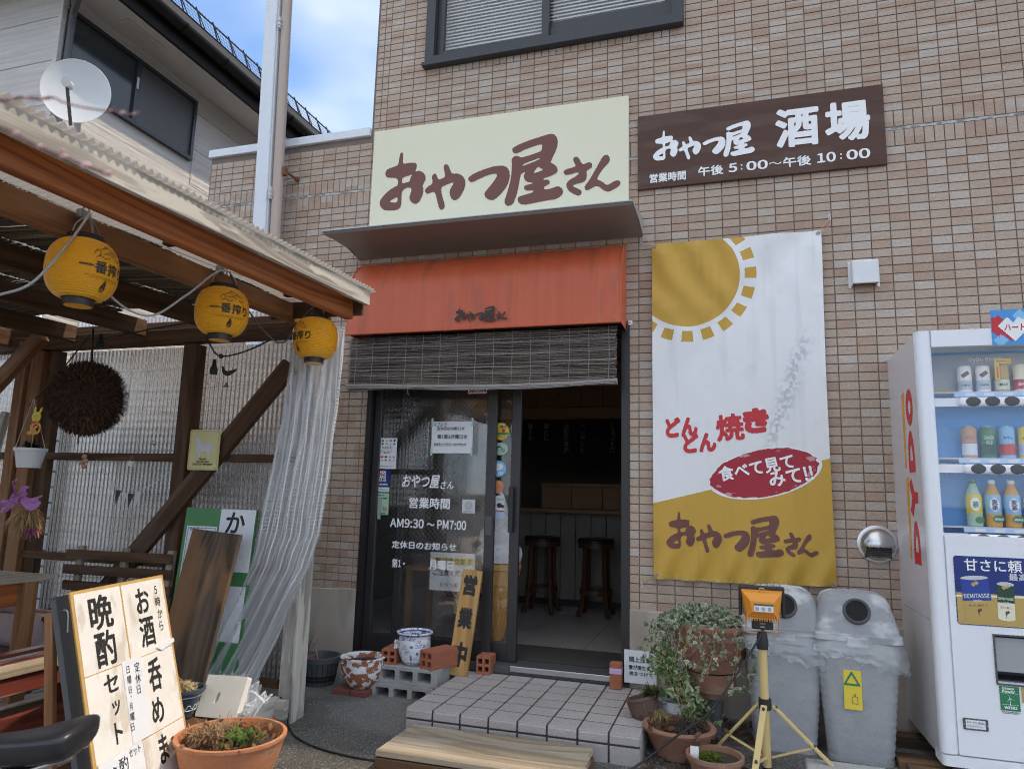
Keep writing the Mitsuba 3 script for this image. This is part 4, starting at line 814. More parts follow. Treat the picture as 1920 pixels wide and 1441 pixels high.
part(ho, 'soffit', box(HX+0.001, -4.99, HY0-0.55, HY1, HS, HS+0.02), 'm_soffit')
part(ho, 'soffit_vent', cat(box(-5.36, -5.22, 0.78, 1.28, HS-0.012, HS-0.001), *[box(-5.35, -5.23, 0.8+i*0.03, 0.815+i*0.03, HS-0.018, HS-0.012) for i in range(16)]), 'm_soffit')
part(ho, 'fascia', box(-4.988, -4.95, HY0-0.6, HY1, HS-0.10, HS+0.16), 'm_gutter')
a = np.linspace(math.pi, 2*math.pi, 9); gp_ = [(-4.875+0.072*math.cos(x), HS+0.10+0.075*math.sin(x)) for x in a]
def gut(u, v):
    i = v*8; return np.stack([np.interp(i, range(9), [p[0] for p in gp_]), HY0-0.62+u*(HY1-HY0+0.6), np.interp(i, range(9), [p[1] for p in gp_])], -1)
part(ho, 'gutter', grid(gut, 8, 16), 'm_gutter', smooth=True)
part(ho, 'gutter_bracket', cat([cat(tube([(-4.875+0.078*math.cos(x), HY0+0.2+i*0.62, HS+0.10+0.081*math.sin(x)) for x in a], 0.009, 5)) for i in range(12)]), 'm_gutter')
part(ho, 'roof', cat(*[box(-5.0-0.3*i, -4.86-0.3*i, HY0-0.6, HY1, HS+0.12+0.12*i, HS+0.25+0.12*i) for i in range(8)], box(-7.5, -4.95, HY0-0.55, HY1, HS+0.10, HS+0.16)), 'm_roof')
gd = []
gx, gz = -4.86, HS+0.24
for z in (gz, gz+0.26): gd.append(tube([(gx-(z-gz)*0.5, HY0-0.6, z), (gx-(z-gz)*0.5, HY1, z)], 0.008, 5))
for i in range(30):
    y = HY0-0.5+i*0.26; p = (gx, y, gz); q = (gx-0.1, y, gz+0.26); gd += [tube([p, q], 0.008, 5), tube([q, (gx-0.02, y+0.10, gz)], 0.006, 4)]
for i in range(150): y = HY0-0.55+i*0.05; gd.append(tube([(gx, y, gz), (gx-0.1, y, gz+0.26)], 0.0018, 3, False))
for k in range(5): gd.append(tube([(gx-0.02*k, HY0-0.6, gz+0.05*k), (gx-0.02*k, HY1, gz+0.05*k)], 0.0018, 3, False))
part(ho, 'snow_guard', cat(gd), 'm_gutter')
part(ho, 'downpipe', tube(curve([(-4.88, HY0-0.3, HS+0.03), (-4.95, HY0-0.25, HS-0.08), (HX+0.12, HY0+0.02, HS-0.20), (HX+0.07, HY0+0.05, HS-0.32), (HX+0.07, HY0+0.05, HS-0.5), (HX+0.07, HY0+0.05, 3.5), (HX+0.07, HY0+0.05, 0)], 6), 0.032, 10), 'm_dark_grey', smooth=50)
part(ho, 'service_wire', tube(curve([(HX+0.03, 0.36, 5.62), (-5.3, 0.2, 5.66), (-5.0, 0.0, 5.76)], 6), 0.006, 5), 'm_cable')
part(ho, 'lower_window', box(HX+0.0005, HX+0.03, 2.2, 3.6, 1.0, 2.1), 'm_dark_glass')
# fence added behind the pergola to darken the view through its plastic wall
fn = thing('boundary_fence', 'grey fence panel added to darken the view through the plastic pergola wall', 'fence')
for i in range(13): part(fn, 'slat', box(-4.6, -3.36, 0.02, 0.035, 0.05+i*0.12, 0.155+i*0.12), 'm_grey')
for x in (-4.55, -3.42): part(fn, 'post', box(x-0.03, x+0.03, 0.036, 0.09, -0.2, 1.62), 'm_dark_grey')
solo('meter_box', cbox(-3.9, -3.42, -0.35, -0.1, 1.05, 1.52, 0.01), 'm_dark_grey', 'dark box seen blurred through the plastic wall behind the cedar ball', 'box')
# satellite dish
sd = thing('satellite_dish', 'round white satellite dish above the pergola roof', 'satellite dish')
dc = np.array([-3.286, -1.2, 3.538]); dn = np.array([0.60, -0.76, -0.02]); dn /= np.linalg.norm(dn); X_, Y_, _ = frame_of(dn)
dish = lathe([(0.0, -0.030), (0.06, -0.028), (0.13, -0.016), (0.19, 0.004), (0.205, 0.012), (0.207, 0.010), (0.19, -0.002), (0.13, -0.022), (0, -0.036)], 40)
dish.vertices = dc+dish.vertices@np.stack([X_*0.92, Y_*1.0, dn]); part(sd, 'dish', dish, 'm_light_grey', smooth=40)
up_ = Y_ if Y_[2] > 0 else -Y_
ft = dc-up_*0.235+dn*0.03; lp = dc-up_*0.07+dn*0.22
part(sd, 'feed_arm', tube([ft, lp], 0.010, 6), 'm_dark_grey'); part(sd, 'feed_horn', cat(cyl(lp-dn*0.06+up_*0.02, lp+dn*0.02, 0.026, 10)), 'm_light_grey')
part(sd, 'mast', tube(curve([dc-dn*0.05, dc-dn*0.12-np.array([0, 0, 0.08]), dc-dn*0.12-np.array([0, 0, 1.35])], 4), 0.02, 8), 'm_wire')

# ------------------------------------------------------------ pergola
pg = thing('pergola', 'brown timber pergola with corrugated plastic roof and walls beside the shop', 'pergola')
EW = -0.85                                    # end wall plane
RY0, RY1 = -3.7, -0.99
zb = lambda y: 2.062+(y+0.94)*0.019           # underside of the roof beams
plank(pg, 'post', (-1.70, EW+0.02, -0.06), (-1.70, EW+0.02, 2.0), 0.11, 0.09, 2, (1, 0, 0), label='weathered grey post at the shop end')
plank(pg, 'post', (-2.515, EW, 0.0), (-2.515, EW, 1.985), 0.09, 0.09, 0, (1, 0, 0))
plank(pg, 'post', (-3.70, EW, 0.0), (-3.70, EW, 1.985), 0.10, 0.10, 6, (1, 0, 0))
plank(pg, 'post', (-3.59, EW+0.01, 0.0), (-3.59, EW+0.01, 1.985), 0.05, 0.08, 0, (1, 0, 0))
plank(pg, 'post', (-3.83, EW-0.02, 0.0), (-3.83, EW-0.02, 2.05), 0.06, 0.08, 6, (1, 0, 0))
plank(pg, 'post', (-4.25, -2.2, -0.1), (-4.25, -2.2, 2.03), 0.09, 0.09, 0, (1, 0, 0))
plank(pg, 'post', (-1.70, -3.55, -0.2), (-1.70, -3.55, 2.0), 0.09, 0.09, 0, (1, 0, 0))
plank(pg, 'plate', (-4.4, EW, 2.035), (-1.66, EW, 2.045), 0.085, 0.085, 0)
plank(pg, 'plate', (-4.4, EW+0.06, 2.125), (-1.66, EW+0.06, 2.125), 0.06, 0.05, 0)
plank(pg, 'rail', (-3.56, EW-0.012, 1.318), (-2.562, EW-0.012, 1.318), 0.04, 0.045, 0); plank(pg, 'rail', (-2.468, EW-0.012, 1.318), (-1.76, EW-0.012, 1.318), 0.04, 0.045, 0)
plank(pg, 'rail', (-4.4, EW-0.012, 1.318), (-3.87, EW-0.012, 1.318), 0.04, 0.045, 0)
plank(pg, 'rail', (-4.4, EW-0.012, 0.72), (-1.76, EW-0.012, 0.72), 0.03, 0.045, 0); plank(pg, 'rail', (-4.4, EW-0.012, 0.15), (-1.76, EW-0.012, 0.15), 0.03, 0.045, 0)
plank(pg, 'rail', (-4.35, EW-0.012, 2.16), (-3.88, EW-0.012, 2.16), 0.05, 0.05, 6)
plank(pg, 'brace', (-1.80, EW-0.065, 1.83), (-2.95, EW-0.065, 0.52), 0.04, 0.105, 0, (0.75, 0, -0.66))
plank(pg, 'brace', (-3.55, -1.0, 2.06), (-4.25, -1.0, 1.42), 0.05, 0.10, 6, (0.7, 0, -0.7), label='sunlit slanting brace at the far left post')
for x, pal, dz in ((-1.78, 6, 0.0), (-2.33, 0, -0.01), (-2.87, 0, -0.02), (-3.42, 0, -0.03), (-3.98, 0, -0.035)):
    plank(pg, 'beam', (x, RY0, zb(RY0)+0.05+dz), (x, EW-0.05, zb(EW-0.05)+0.05+dz), 0.045, 0.10, pal)
plank(pg, 'edge_beam', (-1.41, RY0, zb(RY0)+0.045), (-1.41, RY1, zb(RY1)+0.045), 0.05, 0.105, 1, label='orange outer beam')
plank(pg, 'eave_board', (-1.30, RY0, 2.085), (-1.30, RY1, 2.163), 0.022, 0.082, 2, label='weathered grey board along the eave')
plank(pg, 'eave_board', (-1.335, RY1+0.012, 2.12), (-1.9, RY1+0.012, 2.125), 0.02, 0.09, 0)
for y in (-1.05, -1.9, -2.9): plank(pg, 'rafter', (-1.33, y, zb(y)+0.142), (-1.77, y, zb(y)+0.142), 0.04, 0.04, 0)
for x in (-2.05, -2.6): plank(pg, 'batten', (x, RY0, zb(RY0)+0.17), (x, RY1, zb(RY1)+0.17), 0.03, 0.02, 6)
# corrugated sheets: ridges run across the eave
def roof(u, v):
    y = RY0-0.02+u*(RY1-RY0+0.05); x = -1.272-v*3.1
    return np.stack([x+0*y, y, 2.208+(y+1)*0.026+0.009*np.sin(y*2*np.pi/0.032)+0.012*(-1.272-x)*0+0*x], -1)
part(pg, 'roof_sheet', grid(roof, 85*8, 6), 'm_roof_sheet', smooth=True)
def dirt_edge(u, v):
    y = RY0-0.02+u*(RY1-RY0+0.05)
    return np.stack([-1.268-v*0.02+0*y, y, 2.211+(y+1)*0.026+0.009*np.sin(y*2*np.pi/0.032)], -1)
def end_wall(x0, x1, y, z0, z1):
    def f(u, v):
        x = x0+u*(x1-x0); ph = (np.abs(((x/0.032) % 1.0)-0.5)*2)
        em = 0.0022*np.sign(np.sin(v*(z1-z0)*2*np.pi/0.045))*np.abs(np.sin(v*(z1-z0)*2*np.pi/0.045))**3
        return np.stack([x, y-0.0042*np.cos(x*2*np.pi/0.030)+em*0.5, z0+v*(z1-z0)], -1)
    a = grid(f, int((x1-x0)/0.003), int((z1-z0)/0.0075)); b = grid(lambda u, v: np.stack([x0+u*(x1-x0), y+0.0075+0*u, z0+v*(z1-z0)], -1), 1, 1); b.invert(); return cat(a, b)
part(pg, 'wall_sheet', end_wall(-3.56, -2.56, EW+0.06, 0.1, 1.99), 'm_polycarbonate', smooth=True)
part(pg, 'wall_sheet', end_wall(-2.47, -1.76, EW+0.065, 0.1, 1.99), 'm_polycarbonate', smooth=True)
part(pg, 'wall_sheet', end_wall(-4.6, -3.86, EW+0.06, 0.1, 2.3), 'm_polycarbonate', smooth=True)
part(pg, 'upper_sheet', end_wall(-3.56, -1.80, EW+0.085, 2.10, 2.20), 'm_polycarbonate', smooth=True)
def side_wall(u, v):
    y = -3.6+u*2.7; return np.stack([-4.45+0.008*np.sin(y*2*np.pi/0.032), y, 0.1+v*1.95], -1)
part(pg, 'wall_sheet', grid(side_wall, 680, 4), 'm_polycarbonate_thin', smooth=True)
# reed mats under the roof, bay by bay
for x0, x1 in ((-2.34, -1.80), (-2.88, -2.35), (-3.43, -2.89), (-3.99, -3.44)):
    vs, fs, cs, n = [], [], [], 0
    for i in range(330):
        y = RY0+0.05+i*0.0079; z = zb(y)+0.113+0.006*math.sin(y*9+x0*5)+0.006*rng.random()
        m = tube([(x0-0.01*rng.random(), y+0.006*rng.random(), z), ((x0+x1)/2, y, z-0.012-0.006*rng.random()), (x1+0.01*rng.random(), y+0.006*rng.random(), z)], 0.0032+0.001*rng.random(), 4, False)
        vs.append(m.vertices); fs.append(m.faces+n); n += len(m.vertices); g = rng.choice([0.05, 0.075, 0.10, 0.14, 0.20])
        cs.append(np.tile([g, g*0.78, g*0.58], (len(m.vertices), 1)))
    part(pg, 'reed_mat', trimesh.Trimesh(np.vstack(vs), np.vstack(fs), process=False), 'm_vertex_matt', color=np.vstack(cs), kind='stuff')
# deck under the pergola
for i, x in enumerate(np.arange(-4.4, -1.8, 0.14)): plank(pg, 'deck_board', (x, RY0, 0.075), (x, EW-0.1, 0.075), 0.132, 0.03, 2 if i % 3 else 0)
plank(pg, 'deck_edge', (-1.74, RY0+0.6, 0.03), (-1.74, EW-0.05, 0.05), 0.04, 0.10, 2)
plank(pg, 'deck_edge', (-4.4, EW-0.08, 0.05), (-1.66, EW-0.08, 0.05), 0.04, 0.09, 2)
# fine netting behind the plastic wall
nt_ = []
for z in np.linspace(0.35, 1.85, 13): nt_.append(tube([(x, EW-0.004+0.004*math.sin(x*7+z*9), z+0.014*math.sin(x*5.0+z*7)) for x in np.linspace(-3.55, -1.77, 24)], 0.0009, 3, False))
for x in (-3.15, -2.98, -2.86, -2.3, -2.0): nt_.append(tube([(x+0.01*math.sin(z*4), EW-0.004, z) for z in np.linspace(0.3, 1.95, 12)], 0.0010, 3, False))
part(pg, 'netting', cat(nt_), 'm_net')
# wire rack at the far left
wr = thing('wire_rack', 'black wire grid rack fixed by the far left pergola post', 'rack')
for z in (1.40, 1.44, 1.48, 1.56, 1.60, 1.63): part(wr, 'bar', tube([(-4.3, -1.02, z), (-3.82, -1.02, z+0.004)], 0.003, 4), 'm_cable')
for x in (-4.2, -4.05, -3.9): part(wr, 'bar', tube([(x, -1.018, 1.2), (x, -1.018, 1.64)], 0.003, 4), 'm_cable')
lw = thing('leaning_board', 'long grey weathered board leaning upright at the far left', 'board')
plank(lw, 'board', (-3.56, -1.36, 0.1), (-3.47, -1.22, 1.55), 0.05, 0.03, 2, (1, 0.3, 0))

# ------------------------------------------------------------ lanterns with their cord
def lantern(x, y, z, az, lab, s=1.0):
    t = thing('paper_lantern', lab, 'lantern', 'yellow lanterns under the pergola eave')
    pr, prof = [], []
    for i in range(29*8+1):
        q = -1+2*i/(29*8); hz = 0.108*q; r = 0.056+0.059*(max(0.0, 1-abs(q)**2.5))**0.62
        prof.append((r+0.0021*math.cos(i*2*math.pi/8)*min(1, (1-abs(q))*12), hz)); pr.append((hz, r))
    prof = [(r*s, h*s) for r, h in prof]
    part(t, 'body', lathe(prof, 56, (x, y, z)), 'm_lantern', smooth=True)
    part(t, 'top_ring', lathe([(0.05*s, 0.126*s), (0.062*s, 0.126*s), (0.062*s, 0.102*s), (0.05*s, 0.102*s), (0.05*s, 0.126*s)], 36, (x, y, z)), 'm_black', smooth=40)
    part(t, 'bottom_ring', lathe([(0.045*s, -0.133*s), (0.050*s, -0.133*s), (0.050*s, -0.102*s), (0.045*s, -0.102*s)], 36, (x, y, z)), 'm_black', smooth=40)
    part(t, 'bottom_plate', lathe([(0, -0.1325*s), (0.045*s, -0.1325*s), (0.045*s, -0.130*s), (0, -0.130*s)], 30, (x, y, z)), 'm_lantern')
    hz_, hr_ = np.array([p[0] for p in pr]), np.array([p[1] for p in pr])
    def wrap(g, off=0.0016):
        m = slab(g, 0.0004); m = m.subdivide_to_size(0.012, max_iter=8); v = m.vertices; rr = (np.interp(v[:, 1], hz_, hr_)+off)*s+v[:, 2]; a = az+v[:, 0]/0.117
        return trimesh.Trimesh(np.stack([x+rr*np.cos(a), y+rr*np.sin(a), z+v[:, 1]*s], 1), m.faces, process=False)
    L = text('一番搾り', 0.047, 0.02, track=0.03, align='c'); part(t, 'lettering', wrap(sa.translate(L, 0, -0.022)), 'm_black_letter')
    drop = sg.Polygon([(0, 0.028), (0.008, 0.010), (0.013, -0.002), (0.010, -0.012), (0, -0.017), (-0.010, -0.012), (-0.013, -0.002), (-0.008, 0.010)])
    drop = drop.difference(sg.LineString([(-0.009, -0.010), (0.012, 0.004)]).buffer(0.0015)).difference(sg.LineString([(-0.004, -0.014), (0.012, -0.006)]).buffer(0.0012))
    part(t, 'drop_mark', wrap(sa.translate(drop, 0.0, -0.072)), 'm_black_letter')
    fine = so.unary_union([rect(-0.075+0.0075*i, -0.040, -0.075+0.0075*i+0.005, -0.0385) for i in range(20)]+[rect(-0.06+0.0075*i, -0.046, -0.06+0.0075*i+0.004, -0.0445) for i in range(16)])
    part(t, 'small_print', wrap(fine), 'm_black_letter')
    # the running-animal crest over the lettering, as a loose ink outline
    st = [[(-0.052, 0.042), (-0.042, 0.058), (-0.03, 0.050), (-0.035, 0.035)], [(-0.03, 0.062), (0.0, 0.073), (0.03, 0.066), (0.045, 0.05)], [(-0.02, 0.045), (0.0, 0.052), (0.022, 0.045)], [(0.03, 0.04), (0.05, 0.034), (0.058, 0.048)], [(-0.045, 0.03), (-0.03, 0.036), (-0.012, 0.03), (0.004, 0.036)], [(0.0, 0.058), (0.02, 0.06), (0.035, 0.052)], [(-0.012, 0.072), (-0.006, 0.08), (0.004, 0.078)]]
    part(t, 'crest', wrap(so.unary_union([sg.LineString(curve(np.array(q), 5)).buffer(0.0013, 2) for q in st])), 'm_black_letter')
    part(t, 'bail', tube(curve([(x-0.06*s*math.sin(az), y+0.06*s*math.cos(az), z+0.118*s), (x-0.045*s*math.sin(az), y+0.045*s*math.cos(az), z+0.165*s), (x, y, z+0.20*s), (x+0.045*s*math.sin(az), y-0.045*s*math.cos(az), z+0.165*s), (x+0.06*s*math.sin(az), y-0.06*s*math.cos(az), z+0.118*s)], 6), 0.0028, 6), 'm_wire')
    return t
LN = [(-1.70, -2.335, 1.912), (-1.70, -1.605, 1.948), (-1.55, -1.07, 1.936)]
lantern(*LN[0], 0.02, 'nearest and largest of the three yellow lanterns under the pergola eave', 1.0)
lantern(*LN[1], -0.52, 'middle one of the three yellow lanterns under the pergola eave', 1.0)
lantern(*LN[2], -1.95, 'farthest yellow lantern, beside the top of the clear sheet', 0.98)
lc = thing('lantern_cord', 'grey lantern cord looping from hook to hook under the eave', 'cord')
part(lc, 'cord', tube(curve([(-1.66, -2.66, 1.72), (-1.66, -2.544, 1.80), (-1.655, -2.44, 1.97), (-1.675, -2.36, 2.105), (-1.70, -2.33, 2.13)], 8), 0.0045, 6), 'm_grey_cable')
part(lc, 'cord', tube(curve([(-1.71, -2.32, 2.12), (-1.72, -2.226, 1.89), (-1.68, -2.05, 1.815), (-1.66, -1.884, 1.94), (-1.68, -1.70, 2.10), (-1.70, -1.60, 2.15)], 8), 0.0045, 6), 'm_grey_cable')
part(lc, 'cord', tube(curve([(-1.70, -1.58, 2.15), (-1.68, -1.50, 2.03), (-1.66, -1.33, 1.91), (-1.66, -1.18, 1.90), (-1.60, -1.10, 2.06), (-1.55, -1.07, 2.13)], 8), 0.004, 6), 'm_dark_grey')
for (x, y, z), h in zip(LN, (2.125, 2.15, 2.135)):
    part(lc, 'hook', cat(tube(curve([(x-0.05, y, h+0.01), (x-0.02, y, h+0.035), (x, y, h+0.01), (x, y+0.01, h-0.02)], 4), 0.003, 6), cbox(x-0.045, x-0.02, y-0.02, y+0.02, h-0.015, h+0.02, 0.004)), 'm_wire')
part(lc, 'wire', tube([(-1.735, -3.6, 2.118), (-1.735, -2.35, 2.128), (-1.735, -1.62, 2.158), (-1.56, -1.06, 2.15)], 0.002, 4), 'm_light_grey')
# ------------------------------------------------------------ things hanging in the pergola
cb = thing('cedar_ball', 'large round brown ball of cedar twigs hanging in the pergola', 'cedar ball')
cc, cr = np.array([-2.90, -1.2, 1.625]), 0.205
part(cb, 'core', trimesh.creation.icosphere(subdivisions=3, radius=cr*0.86).apply_translation(cc), 'm_cedar')
vs, fs, cs, n = [], [], [], 0
for i in range(5200):
    z = 1-2*(i+0.5)/5200; a = i*2.399963; d = np.array([math.sqrt(1-z*z)*math.cos(a), math.sqrt(1-z*z)*math.sin(a), z])
    d2 = d+nrg.normal(0, 0.30, 3)+np.array([0, 0, -0.10]); d2 /= np.linalg.norm(d2); p0 = cc+d*cr*0.84; L = cr*rng.uniform(0.15, 0.26); p1 = p0+d2*L
    x_, y_, _ = frame_of(d2); w = 0.004; q = [p0+x_*w*0.5, p0-x_*w*0.5, p0+d2*L*0.6+x_*w+y_*0.002, p0+d2*L*0.6-x_*w+y_*0.002, p1]
    vs.append(np.array(q)); fs.append(np.array([[0, 1, 3], [0, 3, 2], [2, 3, 4]])+n); n += 5; g = rng.uniform(0.6, 1.5); warm = rng.random()
    cs.append(np.tile(np.array([0.068+0.03*warm, 0.038+0.010*warm, 0.026])*g, (5, 1)))
part(cb, 'twigs', trimesh.Trimesh(np.vstack(vs), np.vstack(fs), process=False), 'm_vertex_matt', color=np.vstack(cs), kind='stuff')
part(cb, 'rope', tube([cc+[0, 0, cr*0.9], cc+[-0.02, 0.0, 0.40]], 0.006, 6), 'm_cable')
part(cb, 'tail', tube(curve([cc+[0.03, -0.05, -cr*0.95], cc+[0.025, -0.05, -cr-0.03], cc+[0.03, -0.05, -cr-0.06]], 3), 0.004, 4), 'm_cedar')
bl = thing('string_light', 'black light string with bare bulbs strung below the pergola beams', 'string light')
part(bl, 'cable', tube(curve([(-3.45, -1.03, 2.03), (-3.02, -1.05, 2.005), (-2.6, -1.05, 2.05), (-2.34, -1.05, 2.06), (-2.239, -1.05, 1.939), (-2.156, -1.05, 1.868), (-1.964, -1.05, 1.90), (-1.74, -1.0, 2.02)], 8), 0.0045, 6), 'm_cable')
part(bl, 'cable', tube(curve([(-3.05, -1.1, 2.02), (-3.25, -1.1, 1.8), (-3.47, -1.08, 1.62), (-3.56, -1.0, 1.64)], 6), 0.004, 6), 'm_cable')
for x, y, z in ((-2.90, -1.16, 2.0), (-2.195, -1.05, 1.85)):
    so_ = part(bl, 'socket', lathe([(0, 0), (0.009, 0), (0.011, -0.03), (0.020, -0.05), (0.020, -0.082), (0, -0.082)], 14, (x, y, z)), 'm_cable', smooth=40)
    part(so_, 'bulb', lathe([(0.013, -0.082), (0.016, -0.10), (0.027, -0.125), (0.027, -0.14), (0.016, -0.158), (0, -0.162)], 18, (x, y, z)), {'type': 'thindielectric'}, smooth=True)
part(bl, 'node', trimesh.creation.icosphere(subdivisions=1, radius=0.014).apply_translation((-2.156, -1.05, 1.868)), 'm_cable')
bc = thing('bird_chime', 'small black bird-shaped ornament with a bell hanging from the light string', 'ornament')
bird = sg.Polygon([(-0.04, 0.035), (-0.03, 0.03), (-0.02, 0.012), (0.0, 0.005), (0.022, 0.008), (0.055, 0.016), (0.05, 0.006), (0.025, -0.010), (0.0, -0.018), (-0.02, -0.012), (-0.032, 0.004), (-0.034, 0.018)])
part(bc, 'bird', on_plane(slab(bird.buffer(0.002), 0.006), (-2.10, -1.05, 1.775), (1, 0, 0), (0, 0, 1)), 'm_cable')
part(bc, 'thread', tube([(-2.10, -1.05, 1.87), (-2.10, -1.05, 1.72)], 0.0012, 3), 'm_wire'); part(bc, 'bell', lathe([(0, 0), (0.006, -0.003), (0.009, -0.018), (0.015, -0.026), (0.013, -0.028), (0, -0.02)], 12, (-2.10, -1.053, 1.722)), 'm_wire', smooth=30)
ws = thing('metal_plate_sign', 'small pale yellow metal plate with a white horse on the pergola post', 'sign')
PO = (-2.395, -0.952, 1.246)
part(ws, 'plate', on_plane(slab(rrect(0, 0, 0.205, 0.225, 0.012), 0.004), PO, (1, 0.0, 0), (0.0, 0, 1)), 'm_cream_plate')
part(ws, 'border', on_plane(slab(rrect(0.006, 0.006, 0.199, 0.219, 0.01).difference(rrect(0.009, 0.009, 0.196, 0.216, 0.008)), 0.001, 0.0041), PO, (1, 0, 0), (0, 0, 1)), 'm_gold')
horse = sg.Polygon([(0.04, 0.165), (0.05, 0.182), (0.058, 0.186), (0.062, 0.176), (0.075, 0.16), (0.085, 0.147), (0.11, 0.146), (0.135, 0.15), (0.15, 0.145), (0.162, 0.135), (0.164, 0.11), (0.156, 0.10), (0.155, 0.125), (0.148, 0.115), (0.15, 0.10), (0.142, 0.085), (0.144, 0.07), (0.134, 0.07), (0.13, 0.09), (0.122, 0.105), (0.095, 0.103), (0.082, 0.10), (0.08, 0.085), (0.082, 0.07), (0.072, 0.07), (0.07, 0.09), (0.066, 0.105), (0.055, 0.09), (0.048, 0.075), (0.04, 0.08), (0.052, 0.11), (0.056, 0.13), (0.054, 0.145), (0.044, 0.155), (0.038, 0.157)])
write(ws, horse, np.array(PO)+[0, -0.0042, 0], 'm_light_grey', name='horse_emblem')
write(ws, fit(text('Fine Old', 0.02, 0.0, 14), 0.075, 0.056, 0.125, 0.068), np.array(PO)+[0, -0.0042, 0], 'm_black_letter'); write(ws, fit(text('BLENDED', 0.02, 0.02), 0.06, 0.041, 0.145, 0.051), np.array(PO)+[0, -0.0042, 0], 'm_black_letter'); write(ws, fit(text('SCOTCH WHISKY', 0.02, 0.02), 0.035, 0.027, 0.17, 0.037), np.array(PO)+[0, -0.0042, 0], 'm_black_letter')
for x in (0.012, 0.193):
    for z in (0.012, 0.213): part(ws, 'screw', cyl((PO[0]+x, PO[1]-0.004, PO[2]+z), (PO[0]+x, PO[1]-0.007, PO[2]+z), 0.004, 8), 'm_wire')
hp = thing('hanging_pot', 'small white hanging pot with dark greenery by the left pergola post', 'hanging pot')
hx, hy = -3.27, -1.2
part(hp, 'pot', lathe([(0, 1.235), (0.058, 1.235), (0.075, 1.325), (0.083, 1.328), (0.083, 1.345), (0.070, 1.345), (0.066, 1.32), (0, 1.32)], 28, (hx, hy, 0)), 'm_hood', smooth=35)
for a in (0.3, 2.4, 4.5): part(hp, 'string', tube([(hx+0.08*math.cos(a), hy+0.08*math.sin(a), 1.345), (hx-0.03, hy, 1.63)], 0.002, 4), 'm_light_grey')
def tuft(root, name, c, n, L, w, colr, spread=1.0, up=0.6, m='m_leaf', droop=0.3, seed=1):
    r = np.random.default_rng(seed); vs, fs, cs, k = [], [], [], 0
    for i in range(n):
        a = r.random()*6.283; d = np.array([math.cos(a)*spread*r.random(), math.sin(a)*spread*r.random(), up*(0.4+r.random())]); d /= np.linalg.norm(d); l = L*(0.5+0.6*r.random()); p = np.asarray(c)+r.normal(0, 1, 3)*np.array([0.3, 0.3, 0.1])*L*0.5*spread
        s = np.cross(d, [0, 0, 1.0]); s /= np.linalg.norm(s)+1e-9; mid = p+d*l*0.55; tip = p+d*l+np.array([0, 0, -droop*l*r.random()])
        q = np.array([p-s*w*0.3, p+s*w*0.3, mid-s*w, mid+s*w, tip]); vs.append(q); fs.append(np.array([[0, 1, 3], [0, 3, 2], [2, 3, 4]])+k); k += 5
        cs.append(np.tile(np.array(colr)*(0.6+0.8*r.random()), (5, 1)))
    return part(root, name, trimesh.Trimesh(np.vstack(vs), np.vstack(fs), process=False), m, color=np.vstack(cs), kind='stuff')
tuft(hp, 'greenery', (hx, hy, 1.34), 130, 0.07, 0.006, (0.03, 0.07, 0.055), 1.0, 0.3, seed=3)
bp = thing('bunny_pick', 'yellow cut-out rabbit ornament stuck in the white hanging pot', 'ornament')
bz, bxx = 1.42, hx+0.045
part(bp, 'stick', tube([(bxx-0.02, hy-0.02, 1.33), (bxx-0.01, hy-0.02, 1.50)], 0.0025, 4), 'm_amber')
by_ = hy-0.025
part(bp, 'head', on_plane(slab(ell(0, 0.12, 0.034, 0.030).union(ell(-0.015, 0.155, 0.008, 0.024)).union(sa.rotate(ell(0.026, 0.152, 0.008, 0.024), -25)), 0.004), (bxx, by_, bz-0.02), (1, 0, 0), (0, 0, 1)), 'm_yellow')
part(bp, 'body', on_plane(slab(ell(0.005, 0.055, 0.040, 0.036).difference(ell(0.005, 0.055, 0.026, 0.022)).union(ell(-0.035, 0.03, 0.02, 0.012)).union(sa.rotate(ell(-0.01, 0.05, 0.04, 0.008), 35)).union(sa.rotate(ell(-0.01, 0.05, 0.04, 0.008), -40)), 0.004), (bxx, by_, bz-0.02), (1, 0, 0), (0, 0, 1)), 'm_amber')
part(bp, 'scarf', on_plane(slab(ell(0.0, 0.09, 0.03, 0.007), 0.002, 0.0045), (bxx, by_, bz-0.02), (1, 0, 0), (0, 0, 1)), 'm_vermilion')
part(bp, 'face', on_plane(slab(circle(-0.012, 0.126, 0.003).union(circle(0.010, 0.126, 0.003)).union(rect(-0.006, 0.109, 0.006, 0.111)), 0.001, 0.0045), (bxx, by_, bz-0.02), (1, 0, 0), (0, 0, 1)), 'm_vermilion')
dq = thing('dried_bouquet', 'dried straw-coloured bouquet with a purple ribbon bow, low on the left post', 'bouquet')
tuft(dq, 'stems', (-3.33, -1.12, 1.0), 700, 0.15, 0.0022, (0.42, 0.27, 0.12), 0.9, -0.75, 'm_vertex_matt', 0.2, seed=5)
tuft(dq, 'dried_heads', (-3.26, -1.14, 0.90), 150, 0.07, 0.004, (0.30, 0.10, 0.14), 1.0, -0.5, 'm_vertex_matt', 0.2, seed=6)
def bow(p, q, w, tw): 
    def f(u, v):
        c = np.asarray(p)[None, None]+(np.asarray(q)-np.asarray(p))[None, None]*u[..., None]; wd = w*(0.25+0.75*np.sin(np.clip(u, 0, 1)*2.2)); return c+np.stack([0.012*np.sin(u*9+v*4), -0.02*np.sin(u*3.14)+0.010*np.sin(v*9+u*5), (v-0.5)*wd*2+0.015*np.sin(u*7+tw)], -1)
    return grid(f, 18, 8)
